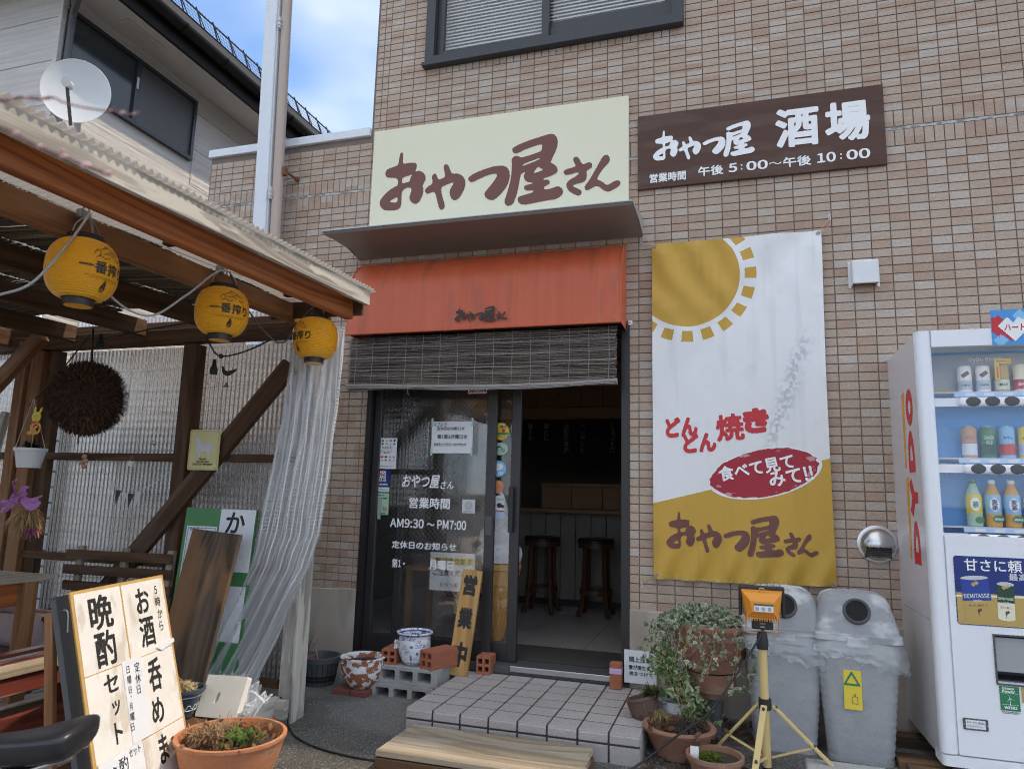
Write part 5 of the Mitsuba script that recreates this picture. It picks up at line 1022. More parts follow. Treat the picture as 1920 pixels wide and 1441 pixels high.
part(dq, 'ribbon', cat(bow((-3.36, -1.16, 1.05), (-3.17, -1.18, 1.045), 0.035, 0), bow((-3.36, -1.16, 1.06), (-3.47, -1.17, 1.0), 0.04, 1), bow((-3.36, -1.17, 1.05), (-3.40, -1.16, 1.13), 0.04, 2), bow((-3.35, -1.17, 1.04), (-3.29, -1.17, 1.11), 0.03, 3)), 'm_ribbon', smooth=True)
pn = thing('pennant_string', 'string with little black pennants across the plastic wall', 'bunting')
ps = curve([(-3.17, EW-0.03, 1.33), (-3.05, EW-0.03, 1.215), (-2.94, EW-0.03, 1.125), (-2.84, EW-0.03, 1.105), (-2.70, EW-0.03, 1.16), (-2.56, EW-0.05, 1.24)], 6)
part(pn, 'string', tube(ps, 0.0018, 4), 'm_light_grey')
for x, z, m in ((-2.94, 1.122, 'm_black'), (-2.845, 1.104, 'm_black'), (-2.99, 1.165, 'm_light_grey'), (-2.89, 1.108, 'm_light_grey'), (-2.79, 1.115, 'm_light_grey')):
    part(pn, 'pennant', on_plane(slab(sg.Polygon([(-0.022, 0.0), (0.022, 0.0), (-0.004, -0.085)]), 0.001), (x, EW-0.032, z), (1, 0, -0.1), (0.1, 0, 1)), m)
gn = thing('garlic_ornament', 'small bunch of cream coloured balls hanging on the pergola rail', 'ornament')
for i, (a, b) in enumerate(((0, 0), (0.012, -0.025), (-0.012, -0.035), (0.004, -0.058))): part(gn, 'ball', trimesh.creation.icosphere(subdivisions=2, radius=0.015).apply_translation((-3.2+a, EW-0.06, 1.315+b)), 'm_tan', smooth=True)
hc = thing('hanging_cup', 'tiny cream cup hanging from a wire on the pergola rail', 'ornament')
part(hc, 'cup', lathe([(0, 1.262), (0.014, 1.262), (0.017, 1.292), (0.014, 1.292), (0.012, 1.266), (0, 1.266)], 14, (-2.84, EW-0.06, 0)), 'm_cream', smooth=35); part(hc, 'wire', tube(curve([(-2.855, EW-0.06, 1.29), (-2.84, EW-0.055, 1.325), (-2.825, EW-0.06, 1.29)], 4), 0.0014, 4), 'm_wire')
solo('glass_ball', trimesh.creation.icosphere(subdivisions=2, radius=0.014).apply_translation((-2.69, EW-0.06, 1.40)), 'm_steel', 'tiny shiny ball hanging above the middle of the pergola rail', 'ornament', smooth=True)
# ------------------------------------------------------------ clear mesh sheet gathered at the end post
cu = thing('mesh_sheet', 'clear plastic sheet with white mesh, gathered and draped down the pergola post', 'plastic sheet')
rows = np.array([(2.02, -1.80, -1.46, -0.93), (1.78, -1.79, -1.455, -0.935), (1.485, -1.805, -1.467, -0.94), (1.20, -1.853, -1.478, -0.945), (0.92, -1.893, -1.504, -0.95), (0.75, -1.935, -1.554, -0.955), (0.58, -2.01, -1.63, -0.97), (0.38, -2.09, -1.70, -1.0), (0.20, -2.16, -1.76, -1.06), (0.115, -2.20, -1.70, -1.13)])
def sheet_f(u, v):
    i = v*(len(rows)-1); k = np.arange(len(rows)); z, a, b, y = (np.interp(i, k, rows[:, j]) for j in range(4))
    fold = np.sin(u*2*np.pi*5.5+1.1*np.sin(v*5)+v*1.5); amp = 0.030+0.012*np.sin(v*6+u*4)
    w = meshkit.noise(np.stack([u*9, v*16, 0*u], -1))-0.5; cr = np.clip((v-0.80)*4, 0, 1)
    sway = 0.013*np.cos(u*2*np.pi*5.5+v*3)
    return np.stack([a+(b-a)*u+sway*(1-cr*0.4)+cr*0.05*w, y+fold*amp+0.012*w+cr*0.05*(meshkit.noise(np.stack([u*14, v*26, 0*u+3], -1))-0.5), z+0.01*np.sin(u*8)+cr*0.05*w], -1)
nu, nv = 150, 200; uu, vv = np.meshgrid(np.linspace(0, 1, nu+1), np.linspace(0, 1, nv+1), indexing='ij')
part(cu, 'sheet', grid(sheet_f, nu, nv), 'm_mesh_sheet', smooth=True, uv=np.stack([uu.ravel()*0.46, vv.ravel()*1.95], 1))
def crumple(u, v):
    n1 = meshkit.noise(np.stack([u*7, v*7, 0*u+1], -1))-0.5; n2 = meshkit.noise(np.stack([u*15, v*15, 0*u+5], -1))-0.5
    return np.stack([-1.98+0.36*u+0.05*n2, -1.16-0.13*v+0.10*n1, 0.115+0.13*(1-v)*np.sin(u*3.1)**0.5+0.09*n2+0.03*n1], -1)
uu2, vv2 = np.meshgrid(np.linspace(0, 1, 61), np.linspace(0, 1, 41), indexing='ij')
part(cu, 'crumpled_end', grid(crumple, 60, 40), 'm_mesh_sheet', smooth=True, uv=np.stack([uu2.ravel()*0.5, vv2.ravel()*0.4], 1))
# ------------------------------------------------------------ boards leaning by the end wall
mb = thing('menu_board', 'green and white board with a large black brush letter, leaning behind the dark slab', 'sign board')
MX, MY = np.array([1, 0.02, 0.0]), np.array([-0.005, 0.085, 1.0]); MX /= np.linalg.norm(MX); MY /= np.linalg.norm(MY); MO = np.array([-2.365, -1.035, 0.095])
part(mb, 'board', on_plane(slab(rect(0, 0, 0.45, 0.948), 0.02, -0.02), MO, MX, MY), 'm_board_green')
def mbp(g, m, name, z=0.0006, d=0.0006): part(mb, name, on_plane(slab(g, d, z), MO, MX, MY), m)
mbp(rect(0.228, 0.62, 0.449, 0.946), 'm_notice', 'white_panel'); mbp(rect(0.02, 0.555, 0.215, 0.85), 'm_notice', 'white_panel'); mbp(rect(0.02, 0.27, 0.445, 0.548), 'm_notice', 'white_panel')
mbp(rect(0.028, 0.563, 0.207, 0.842).difference(rect(0.031, 0.566, 0.204, 0.839)), 'm_dark_grey', 'rule', 0.0014)
mbp(fit(text('か', 0.1, 0.02), 0.268, 0.82, 0.388, 0.932), 'm_black_letter', 'lettering', 0.0014, 0.001)
mbp(fit(text('かき氷', 0.03, 0.02), 0.04, 0.822, 0.10, 0.842), 'm_deep_blue', 'lettering', 0.0022)
for i, s in enumerate(('いちご', 'メロン', 'グレープ', 'いちご', 'メロン', 'グレープ', 'いちご', 'メロン', 'グレープ')): mbp(sa.translate(text('・'+s, 0.019), 0.038, 0.79-i*0.026), 'm_black_letter', 'lettering', 0.0014)
ds = thing('dark_slab', 'dark unpainted wood slab leaning in front of the menu board', 'slab')
plank(ds, 'slab', (-2.10, -1.235, 0.10), (-2.045, -1.085, 0.925), 0.295, 0.022, 5, (0.05, -1, 0.2))
wb = thing('white_block', 'rough white stone block with a slot, on the deck below the clear sheet', 'block')
WX = np.array([0.985, -0.1, 0.07]); WX /= np.linalg.norm(WX); WY = np.array([-0.06, 0.42, 0.9]); WY -= WX*(WX@WY); WY /= np.linalg.norm(WY)
part(wb, 'block', on_plane(slab(rrect(0, 0, 0.245, 0.185, 0.006).difference(sa.rotate(ell(0.10, 0.085, 0.011, 0.026), -12)), 0.03, -0.03), (-1.905, -1.30, 0.095), WX, WY), 'm_pumice'); part(wb, 'slot_back', on_plane(slab(rect(0.06, 0.04, 0.14, 0.13), 0.003, -0.034), (-1.905, -1.30, 0.095), WX, WY), 'm_black')
# ------------------------------------------------------------ table, benches, planter
tb = thing('garden_table', 'worn wooden garden table at the left edge under the pergola', 'table')
for i, x in enumerate((-2.92, -3.06, -3.20, -3.34, -3.48)): plank(tb, 'top_board', (x, -1.31, 0.672), (x, -2.6, 0.672), 0.132, 0.026, 3)
plank(tb, 'apron', (-2.90, -1.40, 0.60), (-2.90, -2.5, 0.60), 0.022, 0.11, 1); plank(tb, 'apron', (-2.90, -1.40, 0.60), (-3.5, -1.40, 0.60), 0.022, 0.11, 1)
for (x, y) in ((-2.875, -1.43), (-3.48, -1.43), (-2.875, -2.48), (-3.48, -2.48)): plank(tb, 'leg', (x, y, 0.09), (x, y, 0.66), 0.085, 0.04, 6, (1, 0, 0))
plank(tb, 'stretcher', (-2.85, -1.43, 0.30), (-3.5, -1.43, 0.30), 0.03, 0.08, 0)
b1 = thing('slatted_bench', 'brown slatted bench with back boards standing against the plastic wall', 'bench')
for z, x0, x1 in ((0.775, -3.14, -2.40), (0.69, -3.16, -2.40), (0.60, -3.16, -2.40)): plank(b1, 'back_board', (x0, -1.0+0.1*(0.78-z), z-0.02), (x1, -1.0+0.1*(0.78-z), z-0.015), 0.018, 0.052, 0)
for x in (-3.08, -2.76, -2.44): plank(b1, 'upright', (x, -0.975, 0.42), (x, -0.955, 0.80), 0.04, 0.03, 3, (0, 1, 0))
for i in range(3): plank(b1, 'seat_board', (-3.16, -1.06-0.085*i, 0.45), (-2.40, -1.06-0.085*i, 0.45), 0.075, 0.02, 0)
for x in (-3.08, -2.46):
    plank(b1, 'leg', (x, -1.0, 0.09), (x, -0.99, 0.44), 0.04, 0.05, 0, (0, 1, 0)); plank(b1, 'leg', (x, -1.26, 0.09), (x, -1.25, 0.44), 0.04, 0.05, 0, (0, 1, 0))
b2 = thing('red_bench', 'low red painted bench with a worn bare seat beside the table', 'bench')
for x in (-2.26, -2.37, -2.48): plank(b2, 'seat_board', (x, -1.38, 0.405), (x, -2.75, 0.405), 0.10, 0.028, 7 if x < -2.3 else 3, label='bare worn seat board' if x > -2.3 else None)
plank(b2, 'apron', (-2.235, -1.42, 0.352), (-2.235, -2.7, 0.352), 0.022, 0.07, 7); plank(b2, 'stretcher', (-2.27, -1.5, 0.18), (-2.27, -2.6, 0.18), 0.03, 0.085, 7)
for y in (-1.55, -2.55):
    for x in (-2.28, -2.47): plank(b2, 'leg', (x, y, 0.09), (x, y, 0.39), 0.06, 0.04, 7, (1, 0, 0))
pk = thing('pink_planter', 'long pale pink plastic planter on the ground under the table', 'planter')
def trough(x0, x1, y0, y1, z0, z1, c): 
    a, b = sg.box(x0+c, y0+c, x1-c, y1-c), sg.box(x0, y0, x1, y1); t0 = np.array(a.exterior.coords)[:4]; t1 = np.array(b.exterior.coords)[:4]
    v = np.vstack([np.c_[t0, [z0]*4], np.c_[t1, [z1]*4], np.c_[t1+(t0-t1)*0.4, [z1]*4], np.c_[t0+(t1-t0)*0.1, [z0+0.02]*4]]); f = []
    for k in range(3):
        for i in range(4): p, q = 4*k+i, 4*k+(i+1) % 4; f += [[p, q, q+4], [p, q+4, p+4]]
    f += [[0, 2, 1], [0, 3, 2], [12, 13, 14], [12, 14, 15]]; return trimesh.Trimesh(v, np.array(f), process=False)
part(pk, 'trough', trough(-3.45, -2.95, -1.32, -1.14, 0.30, 0.47, 0.03), 'm_pink_pot'); part(pk, 'soil', box(-3.43, -2.97, -1.30, -1.16, 0.40, 0.44), 'm_soil')
st_ = thing('planter_stand', 'low dark wooden stand carrying the pink planter', 'stand')
part(st_, 'frame', cat(cbox(-3.5, -2.9, -1.34, -1.12, 0.26, 0.298, 0.004), *[box(x-0.02, x+0.02, y-0.02, y+0.02, 0.09, 0.259) for x in (-3.45, -2.95) for y in (-1.31, -1.15)]), 'm_dark_grey')
# ------------------------------------------------------------ A-frame sign with pasted paper
sn = thing('sandwich_board', 'sunlit folding sign board pasted with handwritten paper sheets in front of the benches', 'sign board')
SO = np.array([-1.77, -2.155, 0.76]); SE = np.array([-0.2477, 0.9688, -0.0067]); SD = np.array([0.26, 0.067, -0.963]); SD -= SE*(SE@SD); SE /= np.linalg.norm(SE); SD /= np.linalg.norm(SD); SN = np.cross(SD, SE)
def sp(g, m, name, z=0.0, d=0.0008, label=None): return part(sn, name, on_plane(slab(sa.scale(g, 1, -1, origin=(0, 0)), d, z), SO, SE, -SD), m, label=label)
H_ = 0.93
sp(rect(-0.012, -0.006, 0.606, H_), 'm_board_edge', 'front_board', -0.012, 0.0118)
for (x0, y0, x1, y1) in ((0.004, 0.006, 0.280, 0.298), (0.290, 0.006, 0.590, 0.300), (0.004, 0.302, 0.281, 0.60), (0.288, 0.303, 0.590, 0.60), (0.286, 0.604, 0.590, 0.92)): sp(rrect(x0, y0, x1, y1, 0.003), 'm_old_paper', 'paper_sheet', 0.0004)
def sl_(s, b, bold=0.012, sh=0.0, m='m_black_letter', z=0.0016):
    g = fit(text(s, 0.1, bold, sh), b[0], b[1], b[2], b[3]); g = sa.scale(g, 1, -1, origin=((b[0]+b[2])/2, (b[1]+b[3])/2)); return sp(g, m, 'lettering', z)
for s, b in (('晩', (0.074, 0.024, 0.214, 0.152)), ('酌', (0.083, 0.158, 0.205, 0.288)), ('セ', (0.102, 0.318, 0.188, 0.386)), ('ッ', (0.132, 0.418, 0.180, 0.468)), ('ト', (0.128, 0.492, 0.172, 0.568)), ('お', (0.375, 0.032, 0.470, 0.136)), ('酒', (0.372, 0.150, 0.478, 0.272)),
             ('呑', (0.385, 0.322, 0.480, 0.452)), ('め', (0.372, 0.476, 0.456, 0.575)), ('ま', (0.384, 0.620, 0.446, 0.730)), ('す', (0.380, 0.760, 0.455, 0.865))): sl_(s, b, 0.022)
for i, (s, b) in enumerate((('5', (0.521, 0.036, 0.540, 0.070)), ('時', (0.514, 0.084, 0.553, 0.124)), ('か', (0.518, 0.136, 0.556, 0.174)), ('ら', (0.516, 0.186, 0.546, 0.226)))): sl_(s, b, 0.008)
sp(rrect(0.222, 0.293, 0.352, 0.598, 0.002), 'm_notice', 'paper_strip', 0.0026)
for s, b in (('定', (0.297, 0.313, 0.332, 0.351)), ('休', (0.292, 0.357, 0.328, 0.394)), ('日', (0.292, 0.400, 0.316, 0.432)), ('日', (0.244, 0.315, 0.263, 0.342)), ('曜', (0.240, 0.352, 0.266, 0.382)), ('日', (0.240, 0.391, 0.258, 0.417)), ('・', (0.247, 0.426, 0.253, 0.432)), ('月', (0.230, 0.450, 0.250, 0.478)), ('曜', (0.226, 0.486, 0.253, 0.516)), ('日', (0.222, 0.523, 0.242, 0.551))): sl_(s, b, 0.006, z=0.0036)
sp(rrect(0.010, 0.600, 0.280, 0.90, 0.002), 'm_notice', 'paper_sheet', 0.0026)
for s, b in (('晩', (0.060, 0.632, 0.115, 0.69)), ('酌', (0.122, 0.618, 0.176, 0.668)), ('セット', (0.188, 0.606, 0.262, 0.636))): sl_(s, b, 0.004, z=0.0036)
part(sn, 'curled_tape', on_plane(slab(sg.Polygon([(0.46, -0.285), (0.602, -0.272), (0.604, -0.288), (0.50, -0.305)]), 0.002, 0.006), SO, SE, -SD), 'm_notice')
part(sn, 'side_rail', on_plane(slab(rect(-0.035, -H_, -0.0125, 0.0), 0.030, -0.036), SO, SE, -SD), 'm_black'); part(sn, 'side_rail', on_plane(slab(rect(-0.030, -H_, -0.0125, -0.005), 0.022, -0.062), SO, SE, -SD), 'm_dark_grey')
BK = np.array([0.13, 0.03, -0.99]); BK /= np.linalg.norm(BK); p0 = SO+SE*0.018-SN*0.062+np.array([0, 0, -0.05])
for o in (-0.035, 0.58): plank(sn, 'back_leg', p0+SE*o, p0+SE*o+BK*0.90, 0.03, 0.03, 6, SE)
part(sn, 'back_panel', on_plane(slab(rect(-0.01, -0.75, 0.60, 0.0), 0.008, -0.072), SO, SE, -SD), 'm_black')
part(sn, 'hook_stay', tube(curve([SO+SE*-0.03+SD*0.05-SN*0.03, SO+SE*-0.036+SD*0.06, SO+SE*-0.036+SD*0.13-SN*0.01], 4), 0.003, 6), 'm_wire')
for o in (0.0, 0.57): plank(sn, 'foot', SO+SE*o+SD*(H_-0.02)-SN*0.03, SO+SE*o+SD*(H_+0.07)-SN*0.03, 0.04, 0.03, 3, SE)
# ------------------------------------------------------------ bicycle saddle in the foreground
bk = thing('bicycle', 'black bicycle saddle on a silver seat post in the lower left foreground', 'bicycle')
nose, tail = np.array([-0.80, -3.285, 0.710]), np.array([-0.545, -3.175, 0.731]); ax = tail-nose; Ls = np.linalg.norm(ax); ax /= Ls; sd_ = np.cross([0, 0, 1.0], ax); sd_ /= np.linalg.norm(sd_)
def saddle(u, v):
    s = 0.5-0.5*np.cos(u*np.pi); w = 0.019+0.052*np.clip((s-0.22)/0.72, 0, 1)**1.35; w = w*np.sqrt(np.clip(1-((s-0.5)/0.5)**12, 0, 1))*np.clip(s*14, 0.0, 1)**0.5
    a = v*2*np.pi; ca, sa_ = np.cos(a), np.sin(a); top = 0.012+0.010*np.clip((s-0.5)*2, 0, 1)**2+0.006*np.clip(0.2-s, 0, 1)*-5
    h = np.where(sa_ > 0, top*np.abs(sa_)**0.8, -(0.030+0.012*s)*np.abs(sa_)**0.6)*np.sqrt(np.clip(1-((s-0.5)/0.5)**10, 0, 1))
    wv = w*np.sign(ca)*np.abs(ca)**0.75*np.where(sa_ < 0, 1.0, 1.0)
    base = nose+ax*(s*Ls)[..., None]
    return base+sd_*wv[..., None]+np.stack([0*h, 0*h, h+0.010*np.clip(s-0.55, 0, 1)**1.0-0.006*np.sin(s*3.14)], -1)
part(bk, 'saddle', grid(saddle, 60, 48), 'm_saddle', smooth=True)
mid = nose+ax*Ls*0.62
for o in (-0.018, 0.018): part(bk, 'saddle_rail', tube(curve([nose+ax*Ls*0.12+sd_*0.006*np.sign(o)+[0, 0, -0.022], nose+ax*Ls*0.3+sd_*o+[0, 0, -0.05], mid+sd_*o+[0, 0, -0.052], nose+ax*Ls*0.95+sd_*o*1.6+[0, 0, -0.03]], 6), 0.0035, 8), 'm_chrome', smooth=60)
part(bk, 'clamp', cbox(mid[0]-0.022, mid[0]+0.022, mid[1]-0.024, mid[1]+0.024, mid[2]-0.075, mid[2]-0.045, 0.004), 'm_black')
sp0 = mid+[0, 0, -0.07]; sp1 = sp0+np.array([0.06, 0.025, -0.22]); part(bk, 'seat_post', cyl(sp0, sp1, 0.0135, 16), 'm_chrome', smooth=40)
bb = sp1+np.array([0.10, 0.04, -0.34]); part(bk, 'seat_tube', cyl(sp1, bb, 0.017, 14), 'm_slate_blue', smooth=40)
fw_ = -ax*np.array([1, 1, 0]); fw_ /= np.linalg.norm(fw_); rear = bb-fw_*0.43+np.array([0, 0, 0.06]); rear[2] = ground_z(rear[1])+0.33
for o in (-0.05, 0.05): part(bk, 'chain_stay', cyl(bb+sd_*o*0.5, rear+sd_*o, 0.008, 8), 'm_slate_blue'); part(bk, 'seat_stay', cyl(sp1+sd_*o*0.4+[0, 0, -0.03], rear+sd_*o, 0.007, 8), 'm_slate_blue')
def wheel(c, name):
    a = np.linspace(0, 2*np.pi, 49); ring = np.array([c+fw_*0.315*math.cos(x)+np.array([0, 0, 0.315*math.sin(x)]) for x in a]); w = part(bk, name, tube(ring, 0.017, 8, False), 'm_cable', smooth=60)
    part(w, 'rim', tube(np.array([c+fw_*0.293*math.cos(x)+np.array([0, 0, 0.293*math.sin(x)]) for x in a]), 0.009, 6, False), 'm_chrome'); part(w, 'spokes', cat([tube([c+sd_*0.02*(-1)**k, c+fw_*0.29*math.cos(k*0.262)+np.array([0, 0, 0.29*math.sin(k*0.262)])], 0.001, 3, False) for k in range(24)]), 'm_chrome')
wheel(rear, 'rear_wheel'); ft_ = rear+fw_*1.03; wheel(ft_, 'front_wheel')
hd = ft_-fw_*0.16+np.array([0, 0, 0.46]); part(bk, 'down_tube', cyl(bb, hd+[0, 0, -0.08], 0.017, 12), 'm_slate_blue'); part(bk, 'top_tube', cyl(sp1, hd, 0.014, 12), 'm_slate_blue')
for o in (-0.05, 0.05): part(bk, 'fork_blade', cyl(hd+sd_*o*0.5+[0, 0, -0.06], ft_+sd_*o, 0.009, 8), 'm_slate_blue')
part(bk, 'handlebar', tube(curve([hd+sd_*0.25-fw_*0.08+[0, 0, 0.02], hd+sd_*0.06+[0, 0, 0.05], hd-sd_*0.06+[0, 0, 0.05], hd-sd_*0.25-fw_*0.08+[0, 0, 0.02]], 6), 0.012, 8), 'm_chrome')

TWIGS = [([(0.06, -3.935, 1.375), (0.107, -3.914, 1.362), (0.125, -3.906, 1.353), (0.141, -3.900, 1.346), (0.156, -3.895, 1.340), (0.170, -3.890, 1.335)], 0.0013), ([(0.07, -3.93, 1.374), (0.108, -3.916, 1.377), (0.120, -3.913, 1.379), (0.131, -3.909, 1.379), (0.138, -3.907, 1.380)], 0.0010),
         ([(0.141, -3.900, 1.346), (0.142, -3.900, 1.348), (0.143, -3.900, 1.350)], 0.0008), ([(0.138, -3.907, 1.380), (0.148, -3.903, 1.376), (0.168, -3.896, 1.373), (0.173, -3.895, 1.375)], 0.0006), ([(0.173, -3.895, 1.373), (0.182, -3.892, 1.371), (0.187, -3.890, 1.373)], 0.0006)]
tw = thing('blossom_twig', 'thin blurred twigs with pinkish buds reaching in close to the viewer at the upper left', 'twig')
def tp_(L): return curve(np.array(L), 8)
for L, r in (TWIGS[0], TWIGS[1], TWIGS[2], TWIGS[3], TWIGS[4]): part(tw, 'twig', tube(tp_(L), r, 5), 'm_twig')
for L, r in TWIGS:
    c = tp_(L)
    part(tw, 'bud', cat([trimesh.creation.icosphere(subdivisions=1, radius=r*rng.uniform(0.9, 1.7)).apply_transform(np.diag([rng.uniform(1.5, 3), 1, 1, 1])).apply_translation(q) for q in c[4::7]]), 'm_bud', kind='stuff')
# ------------------------------------------------------------ tiled entrance step and wooden step
sp_ = thing('entrance_step', 'grey granite-look tiled step in front of the shop door', 'step')
PX0, PX1, PY0, PY1, PZ = -1.045, 0.108, -0.832, 0.0, 0.105
part(sp_, 'core', box(PX0+0.006, PX1-0.006, PY0+0.006, -0.024, -0.2, PZ-0.0016), 'm_step_joint')
nx, ny = 8, 6; dx, dy = (PX1-PX0)/nx, 0.807/ny
def tile3(x0, x1, y0, y1, z0, z1): return cbox(x0+0.0042, x1-0.0042, y0+0.0062, y1-0.0062, z0, z1, 0.002)
for i in range(nx):
    for j in range(ny):
        x0, y0 = PX0+i*dx, PY0+j*dy
        if j == 0:      # nosing tile with a turned-down lip
            part(sp_, 'nosing_tile', cat(tile3(x0, x0+dx, y0-0.002, y0+dy, PZ-0.012, PZ+0.0006*rng.random()), cbox(x0+0.0045, x0+dx-0.0045, y0-0.0035, y0+0.010, PZ-0.046, PZ-0.008, 0.004)), 'm_step_tile')
        else: part(sp_, 'tile', tile3(x0, x0+dx, y0, y0+dy, PZ-0.012, PZ+0.0006*rng.random()), 'm_step_tile')
    part(sp_, 'riser_tile', cbox(PX0+i*dx+0.0048, PX0+(i+1)*dx-0.0048, PY0, PY0+0.01, PZ-0.195, PZ-0.055, 0.002), 'm_step_tile')
for j in range(ny):
    for x, s in ((PX0, 1), (PX1, -1)):
        part(sp_, 'side_tile', cbox(min(x, x+0.008*s), max(x, x+0.008*s), PY0+0.012+j*dy, PY0+0.008+(j+1)*dy-0.003, PZ-0.195, PZ-0.014, 0.002), 'm_step_tile')
wd = thing('wooden_step', 'low wooden step of three worn planks in front of the tiled step', 'step')
WS0, WS1 = np.array([-1.005, -0.862]), np.array([-0.105, -0.862])
for k in range(3): 
    y = -0.925-0.128*k; plank(wd, 'plank', (-0.985+0.0*k, y, 0.030), (-0.10+0.012*k, y, 0.033), 0.124, 0.026, 3)
plank(wd, 'front_board', (-0.985, -1.236, -0.035), (-0.085, -1.236, -0.032), 0.024, 0.095, 0); plank(wd, 'end_board', (-0.96, -0.88, -0.035), (-0.96, -1.22, -0.04), 0.024, 0.095, 0); plank(wd, 'end_board', (-0.105, -0.88, -0.035), (-0.105, -1.22, -0.04), 0.024, 0.095, 0)
# ------------------------------------------------------------ blocks, bricks and pots left of the step
def hollow_block(lab, x0, x1, y0, y1, z0, z1, m):
    t = thing('concrete_block', lab, 'block', 'stacked hollow concrete blocks'); w = x1-x0; hgt = z1-z0; face = rect(0, 0, w, hgt)
    for k in range(3): face = face.difference(rrect(w*(0.10+0.29*k), hgt*0.2, w*(0.32+0.29*k), hgt*0.8, 0.008))
    k = slab(face, y1-y0); v = k.vertices; k.vertices = np.stack([x0+v[:, 0], y1-v[:, 2], z0+v[:, 1]], 1); part(t, 'shell', k, m); part(t, 'back', box(x0+0.01, x1-0.01, y1-0.012, y1-0.002, z0+0.01, z1-0.01), m)
hollow_block('grey hollow concrete block under the porcelain pot, upper of the two', -1.478, -1.09, -0.335, -0.145, 0.068, 0.162, 'm_concrete')
hollow_block('mossy hollow concrete block under the other, lower of the two', -1.505, -1.11, -0.352, -0.15, -0.03, 0.066, 'm_concrete')
def hollow_brick(lab, c, L, w, h, rot, m='m_brick'):
    t = thing('hollow_brick', lab, 'brick', 'red hollow bricks by the door'); f = rect(-w/2, 0, w/2, h)
    for a in (-0.24, 0.24):
        for b in (0.28, 0.72): f = f.difference(rect(a*w-w*0.16, b*h-h*0.15, a*w+w*0.16, b*h+h*0.15))
    k = slab(f, L); v = k.vertices; k.vertices = np.stack([v[:, 0], v[:, 2], v[:, 1]], 1); k.invert()
    rb = cat([box(s*w/2, s*w/2+s*0.002, 0.004, L-0.004, h*(0.1+i*0.18), h*(0.19+i*0.18)) for i in range(5) for s in (-1, 1)]+[box(-w*0.45+i*w*0.2, -w*0.35+i*w*0.2, 0.004, L-0.004, h, h+0.002) for i in range(5)]+[box(-w/2+0.004, w/2-0.004, L-0.006, L-0.003, 0.004, h-0.004)])
    M = trimesh.transformations.rotation_matrix(rot, [0, 0, 1]); M[:3, 3] = c
    for q, nme in ((k, 'shell'), (rb, 'ribs')): q.apply_transform(M); part(t, nme, q, m)
hollow_brick('small red hollow brick left of the porcelain pot', (-1.415, -0.305, 0.163), 0.16, 0.088, 0.082, 0.08)
hollow_brick('red hollow brick right of the porcelain pot, pointing at the viewer', (-1.165, -0.33, 0.163), 0.21, 0.098, 0.10, -0.38)
hollow_brick('red hollow brick on the step behind the vertical name board', (-0.905, -0.085, 0.107), 0.12, 0.085, 0.10, 0.05)
ct = thing('cat_figurine', 'tiny white cat figurine on the left hollow brick', 'figurine')
part(ct, 'body', trimesh.creation.icosphere(subdivisions=2, radius=0.014).apply_transform(np.diag([1, 1, 1.15, 1])).apply_translation((-1.385, -0.27, 0.262)), 'm_white', smooth=True)
part(ct, 'head', trimesh.creation.icosphere(subdivisions=2, radius=0.0125).apply_translation((-1.383, -0.277, 0.284)), 'm_white', smooth=True)
for s in (-1, 1): part(ct, 'ear', lathe([(0.0045, 0), (0.0, 0.010)], 6, (-1.383+s*0.007, -0.277, 0.293)), 'm_white')
part(ct, 'paw', cat(*[trimesh.creation.icosphere(subdivisions=1, radius=0.005).apply_translation((-1.385+s*0.007, -0.283, 0.252)) for s in (-1, 1)]), 'm_white'); part(ct, 'patch', trimesh.creation.icosphere(subdivisions=1, radius=0.007).apply_translation((-1.378, -0.284, 0.286)), 'm_tan')
pp = thing('porcelain_pot', 'white porcelain flower pot with blue painted leaves on the concrete block', 'flower pot')
pc = (-1.283, -0.24, 0.163); pprof = [(0, 0.003), (0.058, 0.003), (0.062, 0.012), (0.070, 0.02), (0.088, 0.06), (0.094, 0.10), (0.093, 0.14), (0.090, 0.158), (0.105, 0.176), (0.107, 0.184), (0.100, 0.186), (0.086, 0.165), (0.084, 0.14)]
pm = lathe(pprof, 48, pc); aa = np.tile(np.arange(48)/48*0.58, len(pprof)); zz = np.repeat([p[1] for p in pprof], 48); part(pp, 'pot', pm, 'm_porcelain', smooth=True, uv=np.stack([aa, zz], 1)); part(pp, 'soil', lathe([(0, 0.150), (0.086, 0.150)], 24, pc), 'm_soil')
tuft(pp, 'moss', (pc[0], pc[1], pc[2]+0.15), 160, 0.035, 0.003, (0.09, 0.11, 0.03), 1.2, 0.5, seed=8)
part(pp, 'twig', tube(curve([(pc[0]+0.04, pc[1], pc[2]+0.15), (pc[0]+0.05, pc[1]-0.01, pc[2]+0.20), (pc[0]+0.075, pc[1]-0.02, pc[2]+0.21)]), 0.0012, 4), 'm_soil')
wp = thing('peeling_pot', 'round terracotta pot with peeling white paint standing on dark bricks', 'flower pot')
wc = (-1.565, -0.33, 0.03); part(wp, 'pot', lathe([(0, 0.002), (0.07, 0.002), (0.10, 0.04), (0.122, 0.09), (0.126, 0.13), (0.122, 0.158), (0.130, 0.163), (0.131, 0.172), (0.118, 0.174), (0.112, 0.15), (0.11, 0.13)], 48, wc), 'm_peeled', smooth=True); part(wp, 'soil', lathe([(0, 0.145), (0.112, 0.140)], 24, wc), 'm_soil'); tuft(wp, 'dry_moss', (wc[0], wc[1], wc[2]+0.14), 260, 0.03, 0.003, (0.085, 0.075, 0.045), 2.2, 0.3, seed=9)
for i, (x, lab) in enumerate(((-1.645, 'dark red brick under the left of the peeling pot'), (-1.535, 'dark red brick under the right of the peeling pot'))): solo('brick', cbox(x-0.052, x+0.052, -0.43, -0.24, -0.03, 0.03, 0.004), 'm_brick_dark', lab, 'brick', group='dark bricks under the peeling pot')
